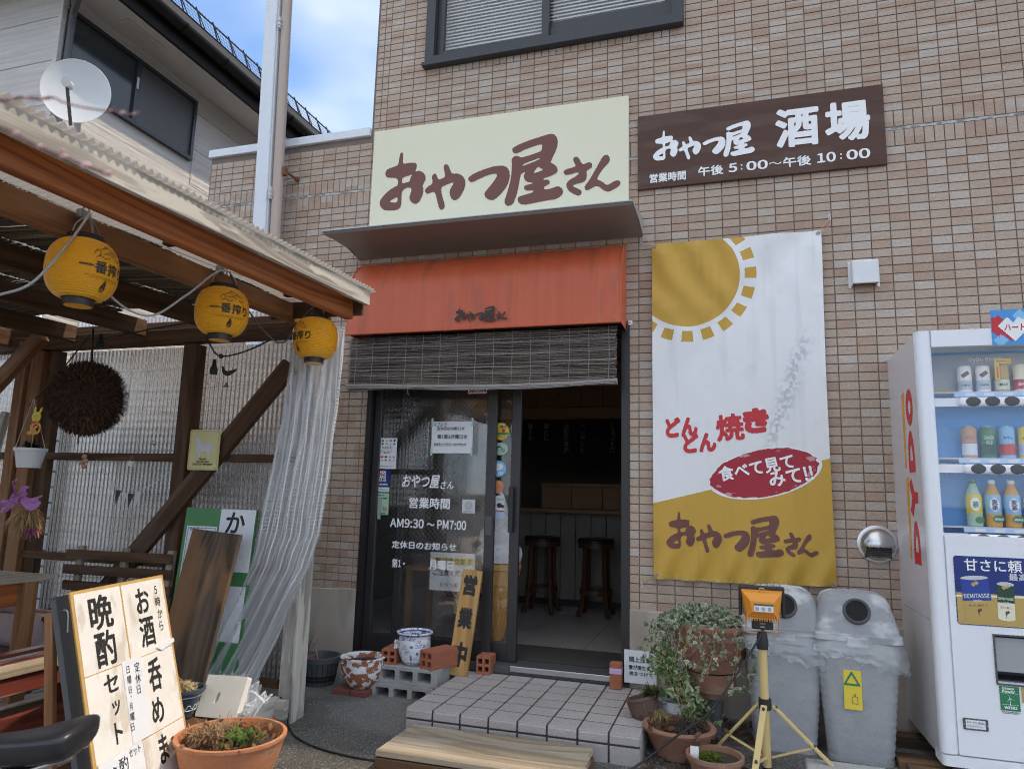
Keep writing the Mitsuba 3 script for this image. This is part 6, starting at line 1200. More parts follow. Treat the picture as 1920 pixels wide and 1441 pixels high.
bq = thing('barrel_pot', 'black plastic pot shaped like a wooden half barrel against the plinth', 'flower pot'); bc_ = (-1.895, -0.26, -0.005)
part(bq, 'tub', lathe([(0, 0.004), (0.088, 0.004), (0.108, 0.11), (0.112, 0.135), (0.125, 0.137), (0.127, 0.168), (0.113, 0.17), (0.106, 0.12), (0.1, 0.07)], 40, bc_), 'm_dark_grey', smooth=35); part(bq, 'soil', lathe([(0, 0.09), (0.103, 0.09)], 24, bc_), 'm_soil')
part(bq, 'stave', cat([tube([(bc_[0]+r*math.cos(a), bc_[1]+r*math.sin(a), bc_[2]+z) for r, z in ((0.0895, 0.01), (0.1125, 0.132))], 0.0022, 4) for a in np.linspace(0, 2*np.pi, 23)]), 'm_black')
for z, r in ((0.03, 0.095), (0.05, 0.099)): part(bq, 'hoop', lathe([(r, z), (r+0.003, z), (r+0.0055, z+0.014), (r+0.002, z+0.014)], 40, bc_), 'm_black')
part(bq, 'stick', tube([(bc_[0]+0.0, bc_[1], bc_[2]+0.09), (bc_[0]-0.03, bc_[1]-0.01, bc_[2]+0.21)], 0.003, 5), 'm_straw')
gp2 = thing('grass_pot', 'small terracotta pot with thin grass half hidden behind the post', 'flower pot'); gc = (-2.06, -0.20, 0.0); part(gp2, 'pot', lathe([(0, 0.004), (0.055, 0.004), (0.075, 0.12), (0.085, 0.122), (0.085, 0.145), (0.07, 0.145), (0.066, 0.12)], 30, gc), 'm_terracotta_dull', smooth=35); part(gp2, 'soil', lathe([(0, 0.125), (0.067, 0.125)], 20, gc), 'm_soil')
tuft(gp2, 'grass', (gc[0], gc[1], 0.13), 90, 0.20, 0.0022, (0.16, 0.15, 0.07), 0.55, 1.2, seed=11, droop=0.4); tuft(gp2, 'leaves', (gc[0]-0.01, gc[1], 0.14), 90, 0.06, 0.006, (0.06, 0.11, 0.03), 1.0, 0.6, seed=12)
# name board
nb = thing('open_board', 'upright golden wooden board with black characters leaning by the door', 'sign board')
NO, NYv = np.array([-1.105, -0.155, 0.106]), np.array([0.05, 0.072, 0.60]); NYv /= np.linalg.norm(NYv); NXv = np.array([1, 0.0, -0.06]); NXv -= NYv*(NXv@NYv); NXv /= np.linalg.norm(NXv); NZv = np.cross(NXv, NYv)
plank(nb, 'board', NO+NXv*0.062-NZv*0.011, NO+NXv*0.062+NYv*0.605-NZv*0.011, 0.124, 0.022, 4, NZv)
for s, y0, y1 in (('営', 0.455, 0.575), ('業', 0.265, 0.385), ('中', 0.05, 0.19)): part(nb, 'character', on_plane(slab(fit(text(s, 0.1, 0.045), 0.018, y0, 0.106, y1), 0.0012, 0.0006), NO, NXv, NYv), 'm_black_letter')
part(nb, 'nail_hole', on_plane(slab(circle(0.062, 0.592, 0.003), 0.0006, 0.0004), NO, NXv, NYv), 'm_black')
# warning sheet and taped brick right of the door
hs = thing('overhead_warning', 'white warning sheet with black lettering at the right foot of the door', 'notice'); part(hs, 'sheet', box(-0.078, 0.10, -0.062, -0.058, 0.14, 0.315), 'm_notice')
for s, b in (('頭上注意', (-0.052, 0.252, 0.07, 0.282)), ('雪が落ちます', (-0.052, 0.212, 0.09, 0.236)), ('気をつけて', (-0.05, 0.180, 0.08, 0.203))): write(hs, fit(text(s, 0.05, 0.02), b[0], b[1], b[2], b[3]), (0, -0.0622, 0), 'm_black_letter')
tbk = thing('taped_brick', 'red brick standing on end with lilac tape beside the door', 'brick'); part(tbk, 'brick', cbox(-0.153, -0.088, -0.105, -0.045, 0.107, 0.245, 0.003), 'm_brick'); part(tbk, 'tape', box(-0.1535, -0.0875, -0.1055, -0.0445, 0.188, 0.218), 'm_lilac')
# ------------------------------------------------------------ foreground planters on the left
def leafy(root, name, pts, size, cols, m='m_leaf', lobes=True, seed=2, flat=0.5, kind='stuff'):
    r = np.random.default_rng(seed); vs, fs, cs, k = [], [], [], 0
    base = np.array([(0, 0), (-0.5, 0.12), (-0.42, 0.42), (-0.22, 0.40), (0, 1.0), (0.22, 0.40), (0.42, 0.42), (0.5, 0.12)]) if lobes else np.array([(0, 0), (-0.22, 0.25), (-0.25, 0.55), (-0.12, 0.85), (0, 1.0), (0.12, 0.85), (0.25, 0.55), (0.22, 0.25)])
    for p in pts:
        nrm = r.normal(0, 1, 3)*np.array([1, 1, 0.6])+np.array([0.0, -0.7, flat]); nrm /= np.linalg.norm(nrm); x, y, _ = frame_of(nrm); a = r.random()*6.28; X = x*math.cos(a)+y*math.sin(a); Y = np.cross(nrm, X)
        if Y[2] > 0.2: Y, X = -Y, -X
        s = size*r.uniform(0.6, 1.25); mid = np.array([(0, 0.32)]); q = np.vstack([base, mid]); cup = 0.16*np.abs(q[:, 0])+0.10*(q[:, 1]-0.4)**2*r.uniform(-2, 1)
        v = np.asarray(p)+s*(q[:, :1]*X+q[:, 1:]*Y)+s*cup[:, None]*nrm*r.choice([1, -0.6]); vs.append(v); fs.append(np.array([[8, i, (i+1) % 8] for i in range(8)])+k); k += 9
        c = np.tile(np.array(cols[0])*r.uniform(0.6, 1.3), (9, 1)); e = np.array(cols[1 if len(cols) > 1 else 0])*r.uniform(0.8, 1.15)
        if len(cols) > 1 and r.random() < 0.8:
            rim = r.random(8) < 0.75; c[:8][rim] = e
        cs.append(c)
    mesh = trimesh.Trimesh(np.vstack(vs), np.vstack(fs), process=False); return part(root, name, mesh, m, color=np.vstack(cs), kind=kind)
tp = thing('terracotta_bowl', 'large sunlit terracotta bowl with withered plants at the front left', 'planter')
tc = (-1.50, -1.55, ground_z(-1.55)+0.002); part(tp, 'bowl', lathe([(0, 0.0), (0.135, 0.0), (0.165, 0.05), (0.195, 0.13), (0.215, 0.205), (0.222, 0.21), (0.223, 0.222), (0.208, 0.224), (0.200, 0.20), (0.19, 0.15)], 64, tc), 'm_terracotta', smooth=40)
part(tp, 'soil', lathe([(0, 0.185), (0.12, 0.18), (0.198, 0.17)], 30, tc), 'm_soil')
r5 = np.random.default_rng(21); pts = [(tc[0]-0.03+r5.normal(0, 0.09), tc[1]+r5.normal(0, 0.08), tc[2]+0.20+0.035*r5.random()) for _ in range(420)]; leafy(tp, 'dry_leaves', pts, 0.030, [(0.20, 0.12, 0.065)], lobes=False, seed=22)
tuft(tp, 'dry_stems', (tc[0]-0.08, tc[1], tc[2]+0.20), 420, 0.11, 0.0022, (0.27, 0.18, 0.10), 2.0, 0.55, 'm_vertex_matt', 0.7, seed=23)
pts = [(tc[0]+0.07+r5.normal(0, 0.035), tc[1]-0.03+r5.normal(0, 0.035), tc[2]+0.205+0.05*r5.random()) for _ in range(60)]; leafy(tp, 'green_leaves', pts, 0.034, [(0.10, 0.17, 0.035), (0.17, 0.22, 0.07)], seed=24)
ov_ = [(tc[0]-0.20+0.06*r5.random(), tc[1]-0.03+0.08*r5.random(), tc[2]+0.05+0.16*r5.random()) for _ in range(110)]; leafy(tp, 'hanging_leaves', ov_, 0.026, [(0.17, 0.10, 0.06)], lobes=False, seed=25); tuft(tp, 'trailing_stems', (tc[0]-0.20, tc[1]-0.02, tc[2]+0.18), 90, 0.16, 0.0018, (0.22, 0.14, 0.09), 0.8, -0.9, 'm_vertex_matt', 0.3, seed=26)
gb = thing('patterned_pot', 'dark blue glazed pot with a wave band and dry plants beside the sign board', 'flower pot'); gbc = (-1.955, -1.33, 0.095)
part(gb, 'pot', lathe([(0, 0.002), (0.05, 0.002), (0.058, 0.03), (0.078, 0.09), (0.090, 0.11), (0.098, 0.118), (0.098, 0.130), (0.088, 0.130), (0.080, 0.10)], 44, gbc), 'm_slate_blue', smooth=40); part(gb, 'soil', lathe([(0, 0.112), (0.084, 0.108)], 20, gbc), 'm_soil')
wv_ = []
for z0_, amp, per in ((0.052, 0.008, 12), (0.098, 0.0, 1), (0.036, 0.0, 1)):
    a = np.linspace(0, 2*np.pi, 145); z = z0_+amp*np.sign(np.sin(a*per))*np.abs(np.sin(a*per))**0.5; rr = np.interp(z, [0.03, 0.09, 0.11], [0.058, 0.078, 0.09])+0.0012; wv_.append(tube(np.stack([gbc[0]+rr*np.cos(a), gbc[1]+rr*np.sin(a), gbc[2]+z], 1), 0.0018, 4, False))
part(gb, 'wave_band', cat(wv_), 'm_light_grey'); tuft(gb, 'dry_plants', (gbc[0], gbc[1], gbc[2]+0.12), 420, 0.06, 0.003, (0.48, 0.39, 0.22), 1.7, 0.5, 'm_vertex_matt', 0.5, seed=31)
# ------------------------------------------------------------ planters right of the step
lt = thing('leaf_litter', 'dry brown leaves lying in the corner right of the step', 'leaves'); labels[lt] = {'label': 'dry brown leaves lying in the corner right of the step', 'category': 'leaves', 'kind': 'stuff'}
r6 = np.random.default_rng(41); pts = [(0.12+0.48*r6.random()**1.2, -0.95+0.85*r6.random(), 0.006+0.03*r6.random()-0.03) for _ in range(520)]
vs, fs, cs, k = [], [], [], 0
for p in pts:
    n_ = r6.normal(0, 0.35, 3)+[0, 0, 1]; n_ /= np.linalg.norm(n_); x, y, _ = frame_of(n_); a = r6.random()*6.28; X = x*math.cos(a)+y*math.sin(a); Y = np.cross(n_, X); s = 0.03*r6.uniform(0.5, 1.3); q = np.array([(0, -0.5), (0.3, -0.1), (0.22, 0.3), (0, 0.5), (-0.22, 0.3), (-0.3, -0.1)])
    v = np.array([p[0], p[1], ground_z(p[1])+0.008+0.02*r6.random()])+s*(q[:, :1]*X+q[:, 1:]*Y)+np.outer(s*0.3*q[:, 0]**2*3, n_); vs.append(v); fs.append(np.array([[0, 1, 2], [0, 2, 3], [0, 3, 4], [0, 4, 5]])+k); k += 6; cs.append(np.tile(np.array([0.115, 0.07, 0.045])*r6.uniform(0.5, 1.8), (6, 1)))
scene[lt] = mikit.ply(trimesh.Trimesh(np.vstack(vs), np.vstack(fs), process=False), 'm_leaf', color=np.vstack(cs))
bgp = thing('ivy_planter', 'large tiered terracotta planter with raised garlands, overgrown with variegated ivy', 'planter'); bp_ = (0.405, -0.36, 0.0)
part(bgp, 'upper_bowl', lathe([(0.10, 0.315), (0.125, 0.322), (0.135, 0.345), (0.165, 0.43), (0.172, 0.47), (0.178, 0.475), (0.178, 0.487), (0.174, 0.492), (0.176, 0.505), (0.186, 0.515), (0.190, 0.532), (0.185, 0.545), (0.172, 0.545), (0.165, 0.52), (0.155, 0.50)], 56, bp_), 'm_terracotta_dull', smooth=40)
part(bgp, 'lower_bowl', lathe([(0, 0.19), (0.075, 0.19), (0.085, 0.20), (0.09, 0.215), (0.105, 0.225), (0.108, 0.24), (0.118, 0.29), (0.124, 0.313), (0.10, 0.313)], 56, bp_), 'm_terracotta_dull', smooth=40); part(bgp, 'base', lathe([(0, 0.0), (0.07, 0.0), (0.07, 0.02), (0.05, 0.03), (0.045, 0.10), (0.06, 0.188), (0, 0.188)], 40, bp_), 'm_dark_grey', smooth=40)  # base is dark grey: the shadow below the bowls put into its colour
gar = []
for k in range(6):
    a0 = k*math.pi/3+0.3
    for s in np.linspace(0, 1, 17):
        a = a0+s*0.9; z = 0.445-0.055*math.sin(s*math.pi); r = np.interp(z, [0.345, 0.43, 0.47], [0.135, 0.165, 0.172]); gar.append(trimesh.creation.icosphere(subdivisions=1, radius=0.0065+0.004*math.sin(s*math.pi)).apply_translation((bp_[0]+r*math.cos(a), bp_[1]+r*math.sin(a), z)))
    a = a0-0.07; gar += [trimesh.creation.icosphere(subdivisions=1, radius=0.011-0.002*j).apply_translation((bp_[0]+np.interp(0.44-0.018*j, [0.345, 0.43, 0.47], [0.135, 0.165, 0.172])*math.cos(a), bp_[1]+np.interp(0.44-0.018*j, [0.345, 0.43, 0.47], [0.135, 0.165, 0.172])*math.sin(a), 0.44-0.018*j)) for j in range(4)]
part(bgp, 'garland_relief', cat(gar), 'm_terracotta_dull', smooth=True); part(bgp, 'soil', lathe([(0, 0.52), (0.165, 0.515)], 24, bp_), 'm_soil')
r7 = np.random.default_rng(51); pts = []
for _ in range(1150):
    a = r7.random()*6.283; rr = 0.20*r7.random()**0.5; pts.append((bp_[0]-0.04+rr*math.cos(a)*1.15, bp_[1]-0.02+rr*math.sin(a)*0.8, 0.545+0.105*(1-(rr/0.21)**2)*r7.random()**0.5-0.02*r7.random()))
vine = []
for (a, L) in ((3.3, 0.30), (3.6, 0.34), (3.9, 0.26), (4.2, 0.20), (4.5, 0.16), (4.75, 0.24), (5.0, 0.13), (5.3, 0.28), (5.6, 0.22), (5.9, 0.30), (3.0, 0.22), (2.8, 0.30)):
    p0 = np.array([bp_[0]+0.185*math.cos(a), bp_[1]+0.185*math.sin(a), 0.545]); c = curve([p0, p0+[0.03*math.cos(a)+0.01*r7.normal(), 0.03*math.sin(a), -L*0.3], p0+[0.03*math.cos(a)+0.03*r7.normal(), 0.035*math.sin(a), -L*0.7], p0+[0.02*math.cos(a)+0.03*r7.normal(), 0.03*math.sin(a), -L]], 8); vine.append(tube(c, 0.0018, 4))
    for q in c[::2]:
        for _ in range(3 if L > 0.2 else 2): pts.append(q+r7.normal(0, 0.012, 3))
for _ in range(150): pts.append((bp_[0]-0.25+r7.normal(0, 0.04), bp_[1]-0.02+r7.normal(0, 0.05), 0.53-0.16*r7.random()))
leafy(bgp, 'ivy_leaves', pts, 0.024, [(0.12, 0.17, 0.095), (0.55, 0.57, 0.44)], seed=52); part(bgp, 'vines', cat(vine), 'm_straw')
liv = thing('climbing_ivy', 'green variegated ivy tumbling down in front of a white pot beside the tiered planter', 'plant'); part(liv, 'white_pot', lathe([(0, 0), (0.075, 0), (0.10, 0.17), (0.105, 0.18), (0.09, 0.18), (0.085, 0.15)], 32, (0.24, -0.42, -0.005)), 'm_hood', smooth=35)
pts = [(0.155+0.20*t+r7.normal(0, 0.038), -0.44-0.09*r7.random()+r7.normal(0, 0.02), 0.40-0.30*t+r7.normal(0, 0.032)) for t in r7.random(620)]; leafy(liv, 'ivy_leaves', pts, 0.026, [(0.085, 0.14, 0.05), (0.34, 0.38, 0.20)], seed=53)
big = [(0.25+0.13*t+r7.normal(0, 0.03), -0.56-0.03*r7.random(), 0.27-0.21*t+r7.normal(0, 0.025)) for t in r7.random(46)]
for i, p in enumerate(big): leafy(liv, 'leaf', [p], 0.042, [(0.09, 0.15, 0.055), (0.42, 0.46, 0.28)], seed=100+i, kind=None)
part(liv, 'vines', cat([tube(curve([(0.16, -0.43, 0.42), (0.2+0.02*i, -0.5, 0.3), (0.27+0.02*i, -0.55, 0.16-0.02*i)], 6), 0.002, 4) for i in range(4)]), 'm_straw')
bpt = thing('ribbed_pot', 'tilted ribbed brown plastic pot with dry grass on the corner of the step', 'flower pot'); M = trimesh.transformations.rotation_matrix(math.radians(-16), [0.3, 1, 0]); M[:3, 3] = (0.115, -0.55, 0.062)
prof_ = [(0, 0), (0.055, 0), (0.075, 0.13), (0.08, 0.132), (0.08, 0.145), (0.07, 0.145), (0.066, 0.12)]; q = lathe(prof_, 32); q.apply_transform(M); part(bpt, 'pot', q, 'm_brown_pot', smooth=35); q = cat([tube([(0.0565*math.cos(a), 0.0565*math.sin(a), 0.004), (0.076*math.cos(a), 0.076*math.sin(a), 0.128)], 0.003, 4) for a in np.linspace(0, 2*np.pi, 27)]); q.apply_transform(M); part(bpt, 'ribs', q, 'm_brown_pot')
tuft(bpt, 'dry_grass', (0.165, -0.60, 0.16), 260, 0.12, 0.002, (0.24, 0.19, 0.08), 0.8, -0.8, 'm_vertex_matt', 0.3, seed=61); tuft(bpt, 'greens', (0.13, -0.55, 0.21), 240, 0.07, 0.005, (0.09, 0.11, 0.04), 1.2, 0.4, seed=62)
lo = thing('round_planter', 'wide brown terracotta planter with dead brown plants below the ivy', 'planter'); lc_ = (0.262, -0.66, ground_z(-0.66)); part(lo, 'bowl', lathe([(0, 0.002), (0.10, 0.002), (0.13, 0.06), (0.15, 0.105), (0.162, 0.112), (0.168, 0.128), (0.16, 0.138), (0.145, 0.136), (0.135, 0.11)], 48, lc_), 'm_terracotta_dull', smooth=40); part(lo, 'soil', lathe([(0, 0.11), (0.14, 0.105)], 24, lc_), 'm_soil')
pts = [(lc_[0]+r7.normal(0, 0.06), lc_[1]+r7.normal(0, 0.05), lc_[2]+0.12+0.03*r7.random()) for _ in range(220)]; leafy(lo, 'dead_leaves', pts, 0.036, [(0.15, 0.085, 0.055)], lobes=False, seed=63); tuft(lo, 'dark_stems', (lc_[0]+0.05, lc_[1]-0.05, lc_[2]+0.14), 420, 0.085, 0.003, (0.045, 0.03, 0.025), 1.6, 0.15, 'm_vertex_matt', 1.0, seed=64)
fp = thing('mossy_pot', 'terracotta pot with bright green moss at the bottom edge right of the steps', 'flower pot'); fc = (0.425, -0.85, ground_z(-0.85)); part(fp, 'pot', lathe([(0, 0.002), (0.085, 0.002), (0.115, 0.085), (0.122, 0.088), (0.122, 0.105), (0.11, 0.105), (0.105, 0.08)], 40, fc), 'm_terracotta_dull', smooth=40); part(fp, 'soil', lathe([(0, 0.085), (0.108, 0.082)], 24, fc), 'm_soil')
tuft(fp, 'moss', (fc[0]-0.02, fc[1]-0.02, fc[2]+0.09), 900, 0.04, 0.0028, (0.13, 0.17, 0.03), 2.4, 0.5, seed=65); part(fp, 'plant_label', box(fc[0]-0.10, fc[0]-0.065, fc[1]-0.03, fc[1]-0.0285, fc[2]+0.07, fc[2]+0.135), 'm_white')
# ------------------------------------------------------------ work light on a tripod with its cable
wl = thing('work_light', 'orange work light on a cream yellow tripod stand beside the planters', 'work light'); tx, ty = 0.642, -0.70; gz0 = ground_z(ty)
part(wl, 'mast', cyl((tx, ty, gz0+0.012), (tx-0.006, ty, 0.50), 0.0185, 20), 'm_stand', smooth=40); part(wl, 'mast_foot', cyl((tx, ty, gz0), (tx, ty, gz0+0.02), 0.021, 16), 'm_black', smooth=40)
part(wl, 'knob', lathe([(0.0, 0.50), (0.024, 0.50), (0.026, 0.53), (0.022, 0.56), (0.018, 0.575), (0.0, 0.575)], 20, (tx-0.006, ty, 0)), 'm_black', smooth=40); part(wl, 'collar', lathe([(0.019, 0.245), (0.027, 0.245), (0.027, 0.29), (0.019, 0.29)], 20, (tx-0.002, ty, 0)), 'm_black', smooth=40)
for (ex, ey, ez) in ((0.935, -0.72, 0.02), (0.40, -0.60, 0.0), (0.565, -1.0, ground_z(-1.0)+0.004)):
    d = np.array([ex-tx, ey-ty, 0]); d /= np.linalg.norm(d); p0 = np.array([tx, ty, 0.265])+d*0.03; p1 = np.array([ex, ey, ez]); k = part(wl, 'leg', plank(None, '', p0, p1, 0.026, 0.012, 0, (0, 0, 1))[0], 'm_stand'); m_ = p0+(p1-p0)*0.62; part(k, 'strut', plank(None, '', np.array([tx, ty, gz0+0.06])+d*0.02, m_, 0.016, 0.006, 0)[0], 'm_stand'); part(k, 'bolt', cat(*[cyl(q+np.array([0, -0.010, 0.010]), q+np.array([0, 0.010, -0.010]), 0.0065, 8) for q in (p0+(p1-p0)*0.05, m_)]), 'm_black')
hp_ = np.array([tx-0.004, ty, 0.60]); tl = np.array([0, -0.10, 1.0]); tl /= np.linalg.norm(tl)
def lp_(x, y, z): return hp_+np.array([x, y, z])
hd_ = trimesh.convex.convex_hull(np.array([lp_(*q) for q in ((-0.082, -0.055, 0.150), (0.082, -0.055, 0.150), (-0.062, -0.060, 0.045), (0.062, -0.060, 0.045), (-0.05, -0.085, 0.115), (0.05, -0.085, 0.115), (-0.045, -0.085, 0.07), (0.045, -0.085, 0.07), (-0.092, 0.02, 0.158), (0.092, 0.02, 0.158), (-0.075, 0.02, 0.03), (0.075, 0.02, 0.03))]))
part(wl, 'housing', hd_, 'm_lamp_orange'); part(wl, 'front_frame', cat(cbox(hp_[0]-0.10, hp_[0]+0.10, ty+0.0, ty+0.035, 0.752, 0.772, 0.005), cbox(hp_[0]-0.10, hp_[0]-0.085, ty+0.0, ty+0.035, 0.64, 0.752, 0.004), cbox(hp_[0]+0.085, hp_[0]+0.10, ty+0.0, ty+0.035, 0.64, 0.752, 0.004)), 'm_black'); part(wl, 'glass', box(hp_[0]-0.084, hp_[0]+0.084, ty+0.03, ty+0.034, 0.64, 0.75), 'm_light_grey')
part(wl, 'cooling_fin', cat([cbox(hp_[0]-0.066+i*0.0103, hp_[0]-0.061+i*0.0103, ty-0.068, ty-0.01, 0.628, 0.652, 0.001) for i in range(13)]), 'm_lamp_orange'); part(wl, 'guard_wire', cat([tube([(hp_[0]-0.08+0.0265*i, ty+0.018, 0.772), (hp_[0]-0.08+0.0265*i, ty+0.018, 0.785)], 0.0018, 4) for i in range(7)]), 'm_wire')
lab_ = part(wl, 'rating_label', box(hp_[0]-0.035, hp_[0]+0.045, ty-0.0868, ty-0.0856, 0.672, 0.706), 'm_notice'); part(lab_, 'label_band', box(hp_[0]-0.035, hp_[0]+0.045, ty-0.0872, ty-0.0866, 0.698, 0.706), 'm_dark_grey'); part(lab_, 'label_print', cat(*[box(hp_[0]-0.03+0.026*i, hp_[0]-0.015+0.026*i, ty-0.0872, ty-0.0866, 0.676, 0.692) for i in range(3)]), 'm_grey')
part(wl, 'clasp', tube(curve([(hp_[0]-0.012, ty-0.05, 0.752), (hp_[0]-0.008, ty-0.055, 0.768), (hp_[0]+0.008, ty-0.055, 0.768), (hp_[0]+0.012, ty-0.05, 0.752)], 4), 0.003, 6), 'm_gold')
part(wl, 'driver_box', cbox(hp_[0]-0.046, hp_[0]+0.046, ty-0.03, ty+0.01, 0.588, 0.627, 0.004), 'm_black'); part(wl, 'driver_print', cat(box(hp_[0]-0.012, hp_[0]+0.012, ty-0.0308, ty-0.0301, 0.612, 0.616), box(hp_[0]-0.01, hp_[0]+0.01, ty-0.0308, ty-0.0301, 0.596, 0.602)), 'm_grey')
part(wl, 'yoke', tube([(hp_[0]-0.072, ty, 0.66), (hp_[0]-0.070, ty, 0.573), (hp_[0]+0.070, ty, 0.573), (hp_[0]+0.072, ty, 0.66)], 0.0035, 6), 'm_lamp_orange'); part(wl, 'swivel', cyl((hp_[0], ty, 0.573), (hp_[0], ty, 0.59), 0.010, 10), 'm_stand')
pc_ = thing('power_cable', 'black power cable running from the work light across the leaves and asphalt', 'cable')
part(pc_, 'cable', tube(curve([(0.64, -0.735, 0.59), (0.62, -0.75, 0.55), (0.52, -0.80, 0.40), (0.40, -0.85, 0.24), (0.26, -0.88, 0.135), (0.12, -0.93, 0.03), (0.0, -1.05, ground_z(-1.05)+0.02), (-0.08, -1.26, ground_z(-1.26)+0.008)], 8), 0.005, 7), 'm_cable', smooth=60)
part(pc_, 'cable', tube(curve([(-1.0, -1.13, ground_z(-1.13)+0.006), (-1.15, -1.13, ground_z(-1.13)+0.006), (-1.35, -1.10, ground_z(-1.1)+0.006), (-1.52, -1.03, ground_z(-1.03)+0.006), (-1.64, -0.93, ground_z(-0.93)+0.01), (-1.68, -0.885, 0.03), (-1.72, -0.90, 0.10)], 8), 0.0042, 7), 'm_cable', smooth=60)
# ------------------------------------------------------------ two litter bins
def bin_(x, y, rot, lab, sticker):
    t = thing('litter_bin', lab, 'litter bin', 'grey litter bins beside the vending machine'); M = trimesh.transformations.rotation_matrix(rot, [0, 0, 1]); M[:3, 3] = (x, y, 0.0)
    def sect(w, d, z, r=0.05, n=6):
        g = np.array(rrect(-w, -d, w, d, min(r, w*0.45)).exterior.coords)[:-1]; return np.c_[g, np.full(len(g), z)]
    def loft(ss, cap0=True, cap1=True):
        n = len(ss[0]); v = np.vstack(ss); f = []
        for k in range(len(ss)-1):
            for i in range(n): p, q = k*n+i, k*n+(i+1) % n; f += [[p, q, q+n], [p, q+n, p+n]]
        if cap0: v = np.vstack([v, ss[0].mean(0)]); f += [[len(v)-1, (i+1) % n, i] for i in range(n)]
        if cap1: o = (len(ss)-1)*n; v = np.vstack([v, ss[-1].mean(0)]); f += [[len(v)-1, o+i, o+(i+1) % n] for i in range(n)]
        return trimesh.Trimesh(v, np.array(f), process=False)
    def ad(nm, m, mt, **k): m.apply_transform(M); return part(t, nm, m, mt, **k)
    zs = np.linspace(0, 0.53, 46); ad('body', loft([sect(0.135+0.045*(z/0.53)+0.0028*math.sin(z*2*math.pi/0.035)*(z < 0.42), 0.125+0.04*(z/0.53), z, 0.05) for z in zs]), 'm_bin', smooth=50)
    ad('foot_rim', loft([sect(0.138, 0.128, 0.0), sect(0.139, 0.129, 0.02)]), 'm_bin')
    lid = [sect(0.188, 0.172, 0.53), sect(0.192, 0.176, 0.533), sect(0.192, 0.176, 0.56), sect(0.184, 0.168, 0.565), sect(0.178, 0.163, 0.585), sect(0.165, 0.150, 0.64), sect(0.148, 0.128, 0.70), sect(0.135, 0.112, 0.722), sect(0.105, 0.085, 0.737), sect(0.05, 0.04, 0.743)]
    ad('lid', loft(lid, True, True), 'm_bin_lid', smooth=35)
    ad('latch', cbox(-0.045, 0.045, -0.182, -0.172, 0.508, 0.552, 0.003), 'm_bin_lid')
    # the throw-in hole: a ring on the sloping face with a dark throat
    ctr, nn = np.array([0.005, -0.143, 0.665]), np.array([0, -0.93, 0.37]); ex = np.array([1.0, 0, 0]); ey = np.cross(nn, ex)
    rg = lathe([(0.048, -0.03), (0.046, 0.006), (0.052, 0.010), (0.058, 0.006), (0.060, -0.004), (0.060, -0.03)], 36); rg.vertices = ctr+rg.vertices@np.stack([ex, ey, nn]); ad('hole_ring', rg, 'm_dark_grey', smooth=35)
    th = lathe([(0, 0.0015), (0.049, 0.0015)], 30); th.vertices = ctr+th.vertices@np.stack([ex, ey, nn]); ad('throat', th, 'm_cloth_black')
    def bag(u, v):
        a = u*2*np.pi; ca, sa_ = np.cos(a), np.sin(a); n1 = meshkit.noise(np.stack([ca*5+9, sa_*5, v*7+x*3], -1))-0.5; n2 = meshkit.noise(np.stack([ca*13, sa_*13, v*5], -1))-0.5
        e = 4.0; rr = 1/(np.abs(ca)**e+np.abs(sa_)**e)**(1/e); hang = (0.115+0.045*np.cos(a+0.6-x)+0.02*n1); bul = 0.016*np.sin(v*np.pi)+0.036*n1*v+0.010*n2*v+0.020*v+0.010
        return np.stack([ca*rr*(0.180+bul), sa_*rr*(0.165+bul), 0.535-v*hang+0.03*n2*v], -1)
    ad('bag', grid(bag, 120, 24), 'm_bag', smooth=True)
    if sticker:
        s_ = ad('sticker', box(-0.065, 0.01, -0.1565, -0.1555, 0.235, 0.405), 'm_yellow')
        tri = [sg.Polygon(np.array([(0, 0.034), (-0.030, -0.018), (0.030, -0.018)])).buffer(0.004).difference(sg.Polygon(np.array([(0, 0.020), (-0.018, -0.010), (0.018, -0.010)])).buffer(0.003))]
        m = on_plane(slab(tri[0], 0.0008), (-0.03, -0.1575, 0.36), (1, 0, 0), (0, 0, 1)); m.apply_transform(M); part(s_, 'recycling_mark', m, 'm_green')
        m = on_plane(slab(rect(-0.012, -0.02, 0.012, 0.012).difference(rect(-0.010, -0.018, 0.010, 0.010)).union(rect(-0.003, 0.014, 0.003, 0.022)), 0.0008), (-0.02, -0.1575, 0.28), (1, 0, 0), (0, 0, 1)); m.apply_transform(M); part(s_, 'can_drawing', m, 'm_dark_grey')
bin_(0.735, -0.33, 0.05, 'grey litter bin with a clear bag, directly behind the work light', False)
bin_(1.062, -0.36, -0.06, 'grey litter bin with a yellow recycling sticker beside the vending machine', True)
solo('kerb_block', cbox(0.80, 1.12, -0.86, -0.66, ground_z(-0.86)+0.0, 0.052, 0.006), 'm_concrete', 'speckled grey concrete block lying in front of the bins', 'block')
# ------------------------------------------------------------ drinks vending machine
vm = thing('vending_machine', 'white drinks vending machine with lit display rows at the right edge', 'vending machine')
MX0, MX1, MYF, MYD, MZ0, MZ1 = 1.345, 2.45, -0.63, -0.585, 0.10, 1.935
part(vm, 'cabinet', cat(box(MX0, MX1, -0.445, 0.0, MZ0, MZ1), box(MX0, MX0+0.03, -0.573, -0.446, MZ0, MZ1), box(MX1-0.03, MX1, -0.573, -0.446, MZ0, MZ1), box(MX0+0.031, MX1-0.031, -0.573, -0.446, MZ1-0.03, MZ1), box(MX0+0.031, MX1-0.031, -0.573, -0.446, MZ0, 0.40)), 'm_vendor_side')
def rr_prism(x0, x1, y0, y1, z0, z1, r): return on_plane(slab(sg.Polygon(np.array(rrect(x0, y0, x1, y1+r, r).intersection(rect(x0, y0, x1, y1)).exterior.coords)), z1-z0, z0), (0, 0, 0), (1, 0, 0), (0, 1, 0))
